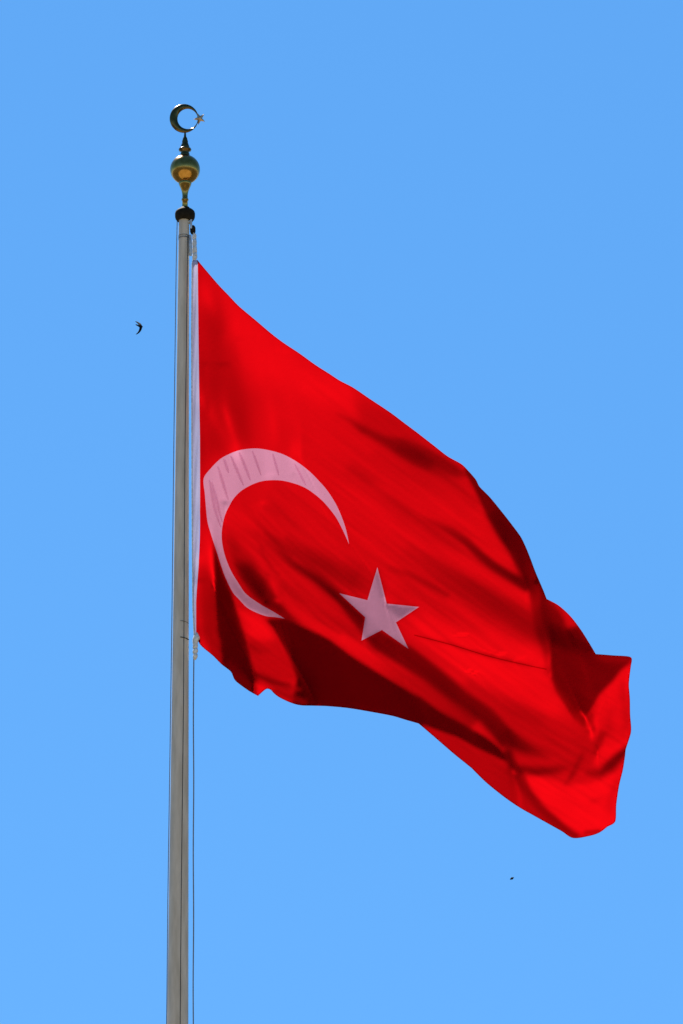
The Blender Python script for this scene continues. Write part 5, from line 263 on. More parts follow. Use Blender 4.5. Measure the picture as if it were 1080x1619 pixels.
    '3 9 -15 -1 3 5 11 15 18 15 10 10 13 -22 -14 -49 -21 -5 2 -1 0 -4 -12 -24 -30 -18 0 37 43 13 6 5 2 -1 -2 -3 -2 -1 4 10 2 2 9 13 36 13 1 -4 -30 -22 -6 1 2 5 3 0 -3 -7 -7 -5 -5 -5 -3 -3 -2 -1 -4 -1 -1 2 5 4 2 -1 -2 -2 0 1 2 4 2 -1 0 0 0 -1 3 9 9 2 -5 -2 4 11 0 -13 -6 -4 -2 -4 -4 0 0 0 -1 0 4 12 1 -6 -4 1 -1 2 6 2 1 -1 -2 -4 -1 -2 -2 -1 2 2 3 -1 -1 -3 -6 -3 -2 1 -1 1 2 2 2 2 2 2 -1 -1 -2 0 1 0 -1 1 -2 0 -2 -2 1 0 1 1 1 3 2 1 0 0 0 0 1 0 -1 1 1 0 0 1 0 1 1 1 2 5 3 13 19 20 8 -12 -26 -21 -10 0 2 4 5 4 0 0 0 4 3 -12 -13 -10 -6 -7 0 -14 2 2',
    '3 9 -15 -2 3 5 9 16 17 16 10 10 15 -24 -14 -44 -24 -4 -1 2 -1 -2 -6 -19 -27 -23 -6 18 46 21 8 5 4 0 -1 -4 -3 -1 0 5 9 -1 5 6 23 38 5 -2 -22 -29 -9 -1 2 4 4 2 -1 -3 -6 -6 -6 -6 -4 -4 -2 -2 -2 -3 -2 -1 -1 6 5 2 0 -2 -3 0 2 3 4 2 -2 0 0 0 0 3 9 6 -1 -2 6 12 0 -12 -10 -2 -3 -3 -4 -3 1 0 0 0 1 10 6 -3 -4 -1 -1 2 3 3 0 1 -1 -3 -1 -3 -3 -1 -2 2 3 2 0 -1 -5 -5 -2 -2 0 0 -1 3 3 3 1 3 -1 1 -1 -2 -1 1 0 1 0 -1 -1 -1 -3 -1 1 2 2 1 1 3 1 0 -1 1 -1 1 0 -1 2 0 0 1 1 1 0 1 3 3 4 11 15 21 10 -7 -21 -24 -12 -3 3 3 6 5 1 1 -1 6 8 -11 -19 -11 -5 -5 -10 -11 3 3 2',
    '3 9 -16 -1 2 4 9 15 18 15 11 11 16 -26 -15 -37 -27 -6 0 1 1 -2 -3 -12 -24 -25 -11 6 40 28 10 5 7 0 -1 -2 -4 -1 -2 0 7 6 -1 7 6 37 27 0 -12 -34 -14 -2 0 5 3 3 0 -1 -2 -5 -6 -6 -5 -5 -3 -3 -1 -4 -3 -2 -1 -1 3 6 2 1 -1 -2 -2 3 4 4 0 0 -1 0 0 0 4 8 2 1 8 13 0 -13 -10 -4 -2 -3 -3 -3 -2 1 0 0 1 7 9 -1 -1 -3 -3 2 4 0 2 -1 1 -2 -1 -1 -4 -4 -1 -1 1 3 2 0 -1 -3 -7 -1 -2 -1 0 0 1 5 3 3 0 0 -1 1 -3 0 0 1 1 1 -2 -1 -1 -3 -1 1 1 3 2 1 1 1 1 -1 0 -1 1 0 0 0 2 0 1 1 1 1 1 4 4 8 13 19 14 -1 -19 -24 -15 -5 2 4 6 5 3 0 1 6 7 -1 -25 -15 -5 -5 -5 -13 -4 5 2',
    '3 9 -17 0 1 3 9 14 18 16 11 12 17 -27 -18 -30 -28 -8 -1 2 0 0 -1 -8 -18 -25 -17 0 28 34 14 6 5 3 0 -3 -2 -3 -2 0 -1 8 2 4 4 14 46 11 -6 -31 -21 -4 0 2 5 2 3 -2 -1 -4 -3 -4 -5 -5 -4 -4 -2 -3 -4 -3 -3 -1 -1 1 5 3 2 0 -3 0 2 5 3 0 0 -1 -1 0 2 5 3 4 12 13 -1 -12 -10 -5 -3 -1 -4 -3 -1 -1 0 0 1 4 10 3 0 -1 -6 0 4 3 -1 0 -1 -1 2 -2 -2 -5 -3 -2 -1 1 3 2 0 0 -4 -5 -2 -1 -3 0 0 1 5 5 1 1 -1 0 0 -2 -1 1 1 1 1 -1 -2 -1 -3 -2 2 1 4 1 1 0 1 1 0 -1 0 0 0 0 1 1 1 1 2 0 2 3 2 8 10 17 17 4 -15 -22 -19 -8 2 2 6 8 2 2 1 5 8 -1 -15 -23 -7 -5 -3 -8 -8 0 1 1',
    '3 9 -17 -1 0 4 8 13 18 17 12 12 18 -28 -22 -22 -29 -10 -1 1 1 0 0 -4 -13 -22 -21 -7 18 36 20 7 4 2 2 -2 -3 -3 -1 -2 0 0 6 1 7 1 33 38 -1 -23 -29 -7 -1 2 4 4 1 0 0 -3 -3 -4 -4 -2 -3 -4 -3 -3 -3 -6 -3 -4 -1 0 -1 3 4 2 1 -2 0 4 3 2 1 0 -2 -1 2 2 3 3 17 14 -1 -10 -12 -6 -3 -2 -2 -2 -1 -1 -1 -1 0 3 10 5 3 0 -6 -3 4 2 2 -3 0 -2 1 1 -3 -2 -3 -4 -2 -2 0 3 3 1 -2 -2 -3 -3 -1 -4 -1 -1 2 5 6 2 -2 1 0 -2 -1 0 1 2 0 1 -1 -2 -1 -4 0 0 4 1 2 1 0 0 1 0 0 0 -1 0 0 2 1 0 2 2 1 3 2 5 9 15 17 9 -9 -20 -22 -11 -1 3 6 8 4 2 1 5 6 1 -8 -21 -15 -4 -3 -4 -10 4 -12 5 2',
    '3 8 -16 -1 -1 4 6 14 17 17 13 14 18 -28 -26 -17 -27 -14 -1 2 0 1 1 -2 -8 -19 -22 -11 4 37 25 11 5 1 -1 -1 -1 -3 -2 -3 0 0 0 4 4 1 13 49 14 -13 -33 -14 0 1 3 4 3 0 0 -2 -3 -3 -4 -2 -2 -2 -2 -2 -4 -4 -5 -4 -5 -2 0 0 1 2 3 0 2 1 2 2 2 2 0 -3 0 2 2 2 17 18 0 -9 -14 -6 -4 -2 -2 0 2 0 -5 -2 0 3 7 8 3 3 -4 -5 1 4 0 -1 -2 -1 0 0 -1 -1 -2 -3 -3 -4 -1 -1 2 2 3 0 -3 -2 -3 0 -3 -6 -2 2 10 3 1 0 1 0 -4 1 -1 3 0 2 -1 0 -1 -4 -1 -1 1 3 2 1 0 0 1 0 0 0 0 -1 1 0 1 2 0 2 2 3 3 2 6 14 16 14 -3 -18 -22 -15 -4 3 5 8 6 2 3 3 6 1 -2 -17 -19 -8 -2 -4 -4 -8 -5 4 1',
    '3 9 -18 0 -2 3 6 13 17 18 13 16 18 -27 -31 -13 -25 -16 -1 0 2 1 0 0 -3 -14 -22 -17 0 24 32 18 7 0 -3 -2 -1 -2 -1 -3 -2 0 -2 2 3 3 0 38 37 -4 -30 -20 -3 1 3 3 4 1 -1 0 -2 -4 -4 -2 -1 -3 0 -2 -1 -2 -4 -5 -6 -5 -3 0 0 0 0 2 3 2 1 1 1 3 2 1 -2 -1 1 2 15 21 0 -7 -12 -10 -3 -2 -1 1 2 2 -2 -5 -2 0 7 9 5 3 -1 -5 -1 3 -1 1 -3 -1 -2 -1 1 0 -1 -2 -2 -3 -4 -2 -3 1 4 3 0 -1 -3 -1 -1 1 1 3 1 -1 0 -1 -7 -19 2 17 4 1 1 1 2 -1 0 -1 -5 0 -1 3 1 2 0 1 0 0 -1 1 0 1 -1 0 1 0 3 1 2 2 3 2 5 9 17 16 3 -13 -24 -18 -6 1 6 7 7 4 2 4 4 3 -1 -10 -20 -12 -4 -3 -2 -6 -6 -2 0 1',
    '3 9 -17 -2 -1 2 5 13 16 18 14 17 19 -27 -33 -13 -21 -17 -4 2 1 1 2 -1 -1 -7 -20 -20 -5 14 31 23 11 3 -3 -4 -3 -1 -2 -1 -3 -1 -1 -2 1 4 0 15 49 11 -19 -29 -5 0 2 4 3 2 1 -1 -1 -4 -3 -2 -3 -2 -1 0 -2 0 1 -4 -6 -6 -6 -3 -1 1 -1 0 1 1 4 -1 0 3 3 2 1 0 -1 -2 11 24 1 -4 -10 -9 -5 -2 -1 1 2 2 1 -3 -4 -1 3 9 7 5 0 -4 -2 1 0 -2 0 -3 -2 -2 0 1 0 0 -1 -3 -2 -3 -2 -5 -1 2 6 1 0 -3 -1 -1 0 1 2 2 -1 -1 -3 -4 -9 -6 4 13 2 2 2 0 1 -1 -3 -2 -2 2 1 3 -1 0 2 -1 0 0 -1 1 1 0 0 1 0 3 1 3 2 3 2 8 14 17 9 -8 -22 -22 -9 0 5 7 8 4 4 3 4 3 1 -6 -16 -17 -6 -4 -2 -2 -7 3 -14 5 1',
    '3 11 -20 -1 -1 1 5 11 16 18 15 17 20 -26 -33 -13 -20 -18 -5 1 2 2 1 1 -1 -3 -14 -22 -10 5 31 23 15 5 -1 -3 -5 -2 -3 -1 -1 -2 -2 -2 -1 1 3 2 38 34 -9 -31 -11 0 2 3 4 3 0 0 -1 -2 -3 -4 -2 -2 -1 -1 -1 0 0 0 -1 -5 -7 -5 -5 0 -1 0 -1 1 0 1 0 1 2 4 2 2 0 -3 3 24 3 -1 -6 -8 -5 -3 -1 -1 2 3 1 -1 -2 -2 1 8 7 5 3 -2 -4 -1 0 -1 -3 -1 -2 -2 0 -2 0 0 1 -2 0 -3 -1 -4 -3 -3 1 5 4 -1 -2 -1 -1 0 -1 3 1 0 -3 -2 -5 -4 -4 -2 9 6 2 2 2 -1 0 -3 -2 -1 1 2 2 -1 0 0 1 0 -1 -1 1 1 1 0 0 2 2 2 3 2 1 6 12 17 13 -2 -20 -24 -12 -3 5 8 7 5 5 3 4 4 0 -2 -11 -19 -10 -4 -3 -1 -3 -6 -7 2 1',
    '4 4 -14 -1 0 5 10 16 17 15 18 19 -23 -32 -15 -17 -20 -7 2 2 2 1 2 0 -2 -6 -21 -18 1 24 28 18 3 2 -2 -3 -4 -3 -3 -1 -1 -3 -1 -2 -1 1 3 14 48 7 -27 -17 -2 1 4 4 2 2 0 0 -2 -3 -4 -1 -3 -2 -1 -1 0 0 1 0 -2 -1 -7 -5 -5 -3 1 -1 -2 1 -2 1 0 0 2 4 4 2 -3 1 17 4 3 -3 -6 -4 -4 -1 -1 0 3 1 0 0 -2 2 5 9 4 3 0 -1 -5 -1 -2 -1 -2 -3 0 -1 -1 -3 0 -1 0 0 -1 -1 -2 -4 -2 -2 2 4 4 -1 -2 -1 -1 0 -2 1 3 -2 -1 -2 -6 -3 -2 -2 4 7 4 1 3 -1 -2 -1 -1 -1 1 2 0 0 0 0 0 0 -1 0 -1 3 0 1 1 1 3 2 2 1 5 9 15 16 4 -16 -25 -16 -6 5 8 7 6 5 4 4 4 1 -1 -5 -19 -14 -6 -2 -2 -1 -5 -4 -5 0 0',
    '4 7 -17 -1 0 4 10 14 17 15 18 18 -20 -30 -15 -17 -20 -9 1 2 3 2 1 1 0 -3 -15 -21 -8 18 30 22 5 0 -1 -1 -3 -3 -4 -3 -2 0 -3 -1 -3 1 2 2 38 30 -20 -22 -4 1 3 5 2 2 1 0 -1 -3 -3 -3 -2 -2 -1 -1 -1 0 0 1 -1 1 -1 -3 -7 -6 -3 -1 0 -2 -2 0 -1 0 0 1 5 4 0 1 11 4 1 2 -3 -4 -2 -2 -2 1 0 2 1 0 0 0 5 10 6 1 3 -1 -4 -5 -2 -1 -2 -3 0 -1 0 -3 -2 -1 -1 0 0 -2 -2 -1 -4 -2 1 3 4 3 0 -1 -3 -1 -1 -1 -1 1 1 -1 -2 -5 -5 -1 0 1 6 5 2 2 -1 -1 -1 -1 2 -1 0 1 0 -1 1 0 -1 -1 -1 2 0 2 2 0 2 3 1 2 2 8 13 17 10 -12 -25 -21 -7 4 8 7 6 6 5 4 4 1 1 -3 -13 -19 -8 -3 -2 -1 -2 -5 1 -13 2 2',
    '5 0 -11 1 2 10 13 16 15 18 16 -17 -28 -13 -18 -19 -13 1 3 3 2 1 2 0 -1 -6 -22 -14 7 30 24 11 1 -2 -2 -2 -2 -3 -4 -3 -2 -1 -2 -1 -2 1 2 16 42 -3 -25 -7 1 2 5 3 3 1 0 -2 0 -4 -2 -3 -3 0 -2 -1 0 0 1 -1 1 1 1 0 -10 -5 -6 0 -1 -2 -2 -1 -1 0 -1 1 3 5 2 7 6 -2 2 1 -2 -3 0 -2 0 0 1 2 0 -1 2 2 11 8 4 1 -1 -1 -5 -4 -3 -2 -2 -1 -1 -1 0 -3 -2 -2 -2 2 -1 -1 -3 -2 -4 -2 2 4 4 3 2 -1 -3 -1 -1 -3 -2 1 1 -1 0 -4 -7 -2 1 1 4 6 2 2 0 -2 1 0 0 1 -3 1 1 0 -1 0 0 -2 0 1 1 2 2 1 2 2 1 3 4 11 18 13 -5 -26 -23 -10 3 7 8 7 5 6 4 5 2 1 -2 -7 -19 -13 -5 -1 -1 -1 -3 -4 -8 -1 1',
    '6 -6 -4 2 9 12 16 13 18 16 -16 -26 -12 -14 -22 -14 -1 3 3 3 2 1 1 0 -2 -14 -20 -2 23 26 17 3 0 -4 -2 -3 -2 -2 -3 -4 -2 -2 -1 -1 0 1 4 35 15 -20 -11 1 2 4 4 3 1 1 -1 -1 -2 -4 -2 -2 -2 -1 -2 0 1 -1 1 -1 2 2 1 1 -8 -7 -7 -1 -1 -2 -2 -2 0 -1 -1 -1 3 5 6 8 -2 0 1 0 1 -2 -1 0 1 0 1 0 1 0 3 6 13 5 3 -2 -1 -2 -3 -4 -5 -3 -1 0 -2 -1 -1 -2 -2 -3 -1 0 1 -2 -1 -3 -3 -4 1 4 5 2 3 1 -2 -2 -1 -1 -4 -1 0 1 1 -2 -9 -6 4 2 2 5 3 2 -1 1 0 2 0 -1 -3 0 1 2 -2 -1 0 -1 0 0 2 2 3 1 2 0 3 3 9 16 17 -2 -23 -25 -13 2 8 7 6 7 5 5 5 4 1 -1 -4 -15 -17 -8 -1 -2 0 -2 -4 -1 -13 3 2',
    '7 -10 3 7 12 14 13 16 17 -14 -26 -12 -10 -22 -16 -2 3 3 2 3 1 2 0 1 -8 -18 -12 16 24 22 5 2 -2 -4 -3 -2 -2 -2 -3 -4 -2 -2 0 -2 1 3 16 29 -13 -11 -1 2 5 3 4 1 2 0 -2 -1 -3 -3 -2 -3 -1 -1 0 -1 0 1 -1 2 1 2 3 0 -5 -10 -6 -3 -1 -2 -3 -1 -2 1 -2 0 -1 7 9 3 -2 -1 1 2 0 0 0 0 1 1 0 1 -1 3 5 11 8 4 0 -1 -2 1 -3 -5 -7 -3 -1 0 -2 -2 0 -1 -3 -3 -2 -1 2 0 -2 -2 -3 -3 -2 3 4 3 3 1 -1 0 0 -2 -3 -2 -1 2 -1 1 -4 -13 -1 5 3 6 1 2 1 1 2 1 1 -4 -2 -1 2 1 0 -3 1 -1 0 0 1 4 3 0 2 1 3 7 13 19 2 -19 -27 -15 0 7 8 7 6 6 5 5 4 3 0 -2 -12 -18 -11 -3 -1 -1 -1 -1 -7 -9 4 1 1 1 1 1 1 2',
    '8 -8 8 10 14 11 12 21 -12 -24 -13 -10 -18 -18 -4 2 3 4 1 3 1 1 1 -2 -13 -17 6 23 22 9 2 0 -3 -4 -2 -3 -1 -2 -2 -4 -3 -2 0 0 1 6 27 -1 -11 -1 3 4 4 3 3 1 1 -1 -2 -2 -2 -3 -3 -1 -2 0 -1 1 -1 0 2 0 3 2 2 1 -4 -10 -6 -4 -2 -3 -3 -1 -1 0 -1 -1 -1 5 11 -1 -2 1 0 2 1 1 1 0 2 1 -1 0 2 4 10 9 4 2 0 -1 1 0 -2 -8 -6 -3 -1 -2 -2 -1 0 -1 -3 -3 -3 0 0 2 -2 -1 -2 -5 0 0 3 4 1 1 1 0 -1 -1 -1 -2 1 0 0 0 -1 -2 -10 -9 2 8 6 2 3 3 1 2 -2 -4 -1 0 0 2 -1 -2 1 0 -1 0 1 5 2 0 3 1 5 12 17 7 -16 -26 -18 -2 8 7 7 6 7 5 5 4 4 1 -1 -6 -19 -15 -4 -2 -1 -1 0 -2 -9 -3 2 1 1 0 2 0 2 2 2 1 2 1 2 1 1 -1 0',
    '9 3 6 13 9 8 21 -5 -22 -14 -11 -17 -16 -7 2 3 3 2 3 1 2 1 0 -6 -17 -4 19 24 11 2 0 -1 -3 -3 -3 -2 -1 -1 -3 -4 -3 -1 -1 1 4 13 11 -9 0 3 4 4 4 3 2 0 1 -3 0 -4 -2 -2 -3 -1 -1 0 -1 0 1 0 1 1 3 3 1 1 -1 -9 -9 -5 -4 -1 -3 -2 -1 0 0 -1 -3 6 8 -2 1 -1 1 1 2 2 1 2 2 -1 1 0 3 8 10 6 3 -1 1 1 1 0 -3 -8 -4 -6 -2 -1 -2 -1 -1 0 -3 -2 -4 -2 1 2 1 -2 -3 -4 -1 1 1 3 2 2 -1 0 -3 0 1 0 1 1 0 -1 -1 -3 -2 1 -9 -7 -1 6 16 2 4 -2 -5 -1 0 -1 0 0 1 -1 -1 1 0 0 2 3 1 2 1 5 9 16 9 -11 -24 -23 -3 8 7 7 7 6 6 6 4 3 2 0 -2 -15 -20 -6 -3 -1 0 0 -2 -2 -7 -3 1 1 1 1 1 1 3 1 2 2 1 3 1 0 0 -1 -1',
    '10 16 -2 20 5 11 2 -18 -14 -11 -17 -18 -6 1 2 4 2 2 2 2 2 1 -2 -11 -12 13 22 16 2 -1 0 -2 -2 -4 -2 -2 -1 -1 -3 -4 -3 -1 1 1 7 10 -3 -1 5 5 5 3 4 3 0 0 0 -3 -1 -3 -2 -3 -1 -2 0 -1 0 1 0 0 2 2 3 2 1 1 0 -7 -11 -6 -4 -1 -4 -2 0 -1 0 -1 -1 2 6 0 1 0 0 0 3 3 2 2 1 1 0 2 5 11 8 2 2 0 1 1 2 -1 -4 -5 -6 -6 -4 -1 -1 -1 -1 -1 -1 -3 -3 -3 -1 3 2 -1 -3 -5 0 0 1 2 3 1 1 -3 -4 0 2 0 2 2 0 0 -2 -2 -1 0 -2 -1 6 3 -2 -1 -18 -2 16 4 1 -3 -2 2 0 0 0 0 0 1 2 2 1 3 2 9 13 12 -8 -23 -26 -5 8 9 7 6 7 6 6 5 4 1 1 -2 -9 -19 -12 -4 0 -1 0 -1 -1 -3 -6 -2 0 1 2 0 2 1 3 2 2 1 3 2 0 0 -2 -2 1',
    '11 28 8 5 2 2 -13 -11 -11 -16 -19 -9 1 4 2 3 2 2 2 3 1 0 -5 -13 5 20 18 3 0 -2 0 -3 -3 -1 -4 -1 -2 -1 -2 -3 -3 -1 0 5 5 -1 0 7 7 4 5 4 3 0 2 -2 0 -2 -3 -3 -1 -3 -1 -1 -1 1 -1 1 0 1 3 1 3 2 1 2 -1 -6 -11 -6 -5 -2 -3 -2 -2 0 0 0 -1 0 5 0 2 -1 -1 1 3 3 4 1 3 0 2 3 8 10 5 2 0 0 2 2 0 -1 -2 -6 -5 -8 -3 -3 0 -1 -2 0 -1 -2 -4 -3 -1 1 4 0 -3 -6 -1 3 -1 1 3 3 0 -3 -4 -2 2 0 2 1 1 0 -2 0 0 1 1 3 0 -3 -1 -3 -9 -7 13 9 -1 -3 -1 0 2 1 -4 0 3 1 2 1 2 2 8 12 13 -6 -22 -28 -7 8 10 8 6 7 5 7 6 4 2 1 -2 -4 -19 -15 -4 -3 1 -1 0 -1 -2 -4 -4 -1 0 1 1 1 2 2 2 2 4 0 2 3 -1 -3 -3 2 3',
    '12 74 -38 2 -2 -6 -11 -8 -16 -19 -10 0 3 3 3 2 2 2 2 3 1 -2 -8 -2 17 18 2 3 -1 -2 -3 -2 -3 -1 -2 -2 -2 -2 -2 -2 -2 -1 2 3 -4 -1 10 10 5 6 3 4 1 1 0 -1 -1 -3 -2 -3 -2 -1 -2 0 -1 0 1 0 1 1 3 2 2 2 1 1 -2 -4 -9 -6 -6 -3 -3 -3 -2 0 0 0 0 -1 2 1 3 -2 0 0 3 4 4 2 2 3 2 6 9 6 4 2 0 1 1 1 0 0 -3 -4 -7 -6 -5 -3 0 -2 -1 -1 1 -3 -2 -5 -2 1 5 0 -4 -5 0 2 0 0 3 3 0 -2 -5 -2 0 2 0 1 0 -1 0 0 2 4 3 -1 -3 -1 -3 -2 -5 -6 10 12 -5 -1 -2 -1 1 -2 -1 2 3 0 3 0 3 6 13 12 -4 -23 -27 -10 7 11 9 7 7 6 6 6 5 3 1 -1 -3 -15 -18 -7 -2 0 -1 1 -1 -1 -3 -4 -3 -1 1 1 0 2 2 2 2 3 2 2 1 2 -3 -3 4 2 1',
    '14 150 -120 -4 -9 -8 -13 -19 -11 -1 3 3 3 1 3 2 2 2 3 1 -4 -4 12 19 1 1 1 -1 -2 -4 -3 -1 -1 -2 -2 -3 -2 -1 -1 -2 0 1 -4 -8 9 17 6 7 4 3 3 1 0 -1 -1 -1 -4 -1 -3 -2 -1 -1 -1 1 -1 1 0 2 2 2 2 3 0 1 0 -1 -4 -5 -8 -6 -3 -3 -5 -2 -1 1 0 0 0 -1 2 1 1 -2 1 3 3 5 3 2 4 5 9 5 5 2 3 0 1 0 2 -1 0 -2 -4 -7 -6 -5 -4 -1 -2 0 -1 1 -3 -1 -5 -3 1 4 0 -4 -3 0 1 0 1 2 3 0 -2 -4 -3 0 1 1 -1 0 -1 0 0 4 5 0 -2 0 -4 -1 -1 -4 1 14 -1 -4 -2 -2 -1 0 -2 3 1 2 2 1 2 5 12 12 -3 -23 -26 -12 6 10 11 7 8 6 6 7 4 4 2 0 -2 -10 -21 -11 -1 -2 1 -1 1 -1 -2 -3 -3 -3 0 0 1 2 1 2 2 3 3 1 2 1 -1 -3 7 1 0',
    '15 178 -155 -6 -12 -11 -17 -10 -1 1 3 1 3 3 2 1 3 4 1 0 -3 10 18 0 0 0 0 -1 -4 -3 -2 -2 0 -2 -2 -3 -2 -1 -1 -1 0 -3 -12 -3 23 15 5 5 4 3 1 2 -2 0 -2 -2 -3 -2 -2 -1 -2 0 -1 0 1 0 2 1 2 2 2 2 1 0 0 -3 -2 -3 -7 -6 -4 -4 -5 -3 -1 1 0 0 -1 0 -1 4 -1 1 -1 2 4 5 3 3 7 8 6 5 2 4 1 1 1 0 1 -1 0 -2 -4 -5 -7 -5 -5 -1 -3 1 -1 0 0 -4 -2 -4 -1 4 -2 -1 -1 -2 1 1 1 1 2 1 -1 -5 -2 -1 0 1 0 -1 -1 0 1 4 3 -1 0 -3 -2 -1 -1 2 9 3 -5 -1 -1 -1 -3 -2 1 2 3 1 3 0 5 10 12 -3 -21 -27 -12 4 9 11 10 7 7 7 6 6 3 2 1 -1 -6 -20 -15 -4 0 -1 1 0 0 -1 -4 -2 -4 0 0 0 1 1 2 2 4 2 1 3 1 0 0 7 -1 0',
    '16 197 -182 -10 -13 -16 -9 -1 1 2 0 4 2 2 2 3 3 3 2 0 7 21 -4 0 -1 0 -2 -2 -2 -4 -2 -1 0 -2 -2 -3 -2 -2 2 -2 -1 -13 -15 14 31 6 7 3 4 2 1 0 -1 -1 -2 -3 -2 -2 -2 -1 -1 -1 0 1 0 1 1 3 1 3 1 1 1 0 -2 -2 -1 -2 -4 -7 -5 -5 -5 -3 -2 -1 2 0 0 -3 1 2 1 0 0 1 4 5 4 4 10 8 6 2 2 3 2 1 0 1 -1 1 -2 0 -5 -4 -6 -6 -6 -2 -1 -1 0 0 -1 -1 -3 -4 -1 -1 0 0 1 -1 0 0 2 1 0 1 -1 -2 -3 -2 0 1 -1 -1 -1 0 2 4 1 0 0 -3 -3 -2 2 5 8 -3 -1 0 -1 -2 -2 -2 2 3 1 3 0 4 9 11 -3 -20 -26 -12 1 8 11 11 9 6 8 7 6 4 2 1 -1 -3 -16 -19 -6 -2 0 1 0 0 -1 -1 -4 -3 -2 0 0 1 1 1 3 2 3 2 2 2 4 3 5 -4 -2',
    '17 204 -199 -12 -17 -10 0 0 2 1 2 2 3 2 2 3 4 4 1 7 26 -8 -3 0 -1 -2 -2 -2 -3 -1 -3 -1 0 -2 -2 -3 -2 -1 0 1 -9 -23 -6 38 20 5 5 4 2 2 0 -1 0 -3 -2 -2 -2 -2 -2 0 -2 1 -1 1 0 2 2 2 1 3 1 0 1 -1 -2 -1 -2 -1 -2 -6 -6 -5 -5 -5 -2 -1 1 1 -1 -1 -1 1 3 1 -1 1 3 5 5 8 9 8 4 2 2 3 1 1 2 -2 1 -1 -1 -1 -2 -6 -5 -6 -5 -4 -2 0 -1 1 -1 -1 -1 -4 -2 -5 -1 5 1 -1 0 0 1 1 -1 1 0 -1 -3 -2 -1 0 0 -1 -2 0 2 5 0 0 -1 0 -4 -2 1 8 2 0 -1 0 -1 0 -3 2 1 2 2 0 3 8 10 -3 -18 -24 -15 0 7 10 12 9 8 7 8 7 4 3 2 -2 -1 -11 -22 -9 -3 -1 1 1 1 -2 0 -4 -2 -3 -1 0 1 1 0 3 2 3 3 3 6 3 7 -2 -4 -3',
    '18 199 -205 -15 -10 -8 5 2 0 2 1 2 4 1 3 5 4 4 6 32 -10 -8 1 -1 -2 -3 -3 -1 -2 -1 -3 0 -2 -1 -2 -2 -3 -1 1 -4 -19 -24 19 44 8 5 5 3 1 1 -1 0 -2 -1 -3 -3 -1 -2 -1 -2 1 -1 1 0 2 0 3 2 2 1 2 -1 0 -1 -2 0 -2 -1 -2 -4 -5 -5 -6 -6 -3 -1 0 1 0 -2 -1 2 3 0 2 -1 3 5 7 9 9 6 4 3 0 3 1 2 1 -1 -1 0 -1 -1 -2 -5 -4 -7 -6 -4 -2 -1 1 -1 1 -2 -1 -2 -1 -9 -7 13 0 1 -1 0 1 -2 0 2 0 0 -3 -3 0 -1 0 -1 -3 -1 3 5 0 0 0 -1 -2 -1 0 7 1 -1 1 -2 0 0 1 1 1 1 0 3 7 9 -2 -15 -24 -17 -1 6 7 12 12 8 8 8 6 7 4 0 0 -1 -7 -21 -13 -5 -1 1 0 1 1 -2 -3 -2 -3 -1 -1 1 0 1 2 3 2 5 7 6 6 2 -6 -4 -1',
    '19 180 -200 -10 -4 -1 2 1 0 2 2 2 3 2 4 6 5 7 33 1 -21 0 1 -2 -4 -2 -2 -2 -1 -1 -2 -1 -2 -1 -2 -2 -2 -1 -2 -11 -32 -5 44 31 3 6 2 3 0 1 -1 -1 -2 -2 -2 -3 -1 -2 0 -2 1 -1 1 1 1 2 2 2 2 1 0 0 0 -2 -1 -2 0 -2 -1 -2 -4 -6 -6 -6 -5 -1 0 0 1 -2 -1 1 3 2 1 1 1 7 9 8 6 7 4 2 1 1 3 1 1 -1 -1 -1 0 -2 0 -4 -6 -6 -6 -4 -3 -1 0 0 1 -1 -1 -1 -1 -7 -20 19 6 -2 0 1 -2 -2 1 1 1 -1 -1 -2 -2 0 -1 -2 -2 -2 2 6 0 0 1 -1 -2 -1 3 3 2 0 -1 -2 1 1 0 1 1 1 2 5 8 0 -12 -22 -19 -4 5 5 11 14 9 8 8 8 6 5 2 0 -1 -4 -19 -17 -6 -1 -1 1 0 1 0 -2 -3 -3 -2 0 -1 1 1 1 3 5 8 9 7 1 -1 -9 -2 0',
    '20 146 -174 -3 -2 -1 2 0 0 3 2 1 3 3 6 7 8 31 17 -31 -3 0 -1 -4 -2 -2 -3 -2 0 -1 -1 -2 -2 -2 0 -2 -2 -2 -8 -26 -27 26 51 13 3 5 2 1 1 -1 0 -2 -2 -3 -1 -3 -1 -2 0 0 -1 1 1 0 3 1 2 2 1 2 -1 -1 0 -2 0 -2 -1 -1 -2 0 -3 -5 -7 -7 -5 -2 -1 1 0 -1 -1 0 4 3 1 1 3 8 9 6 5 5 5 2 1 1 3 1 0 1 -3 0 -1 0 -1 -3 -5 -7 -6 -5 -3 -1 0 0 0 1 -1 0 0 2 2 -2 -42 3 31 2 -6 0 0 2 0 0 0 -2 -1 -3 0 -1 -3 -2 -1 7 1 1 0 -1 0 -1 3 3 0 1 -1 -2 1 1 1 0 0 3 4 6 1 -9 -17 -23 -6 2 6 9 11 14 9 8 7 8 4 4 1 -1 -3 -13 -21 -9 -3 0 0 2 0 -1 0 -3 -3 -2 -1 0 -1 2 1 4 10 7 11 5 -1 -10 -4 -1 -1',
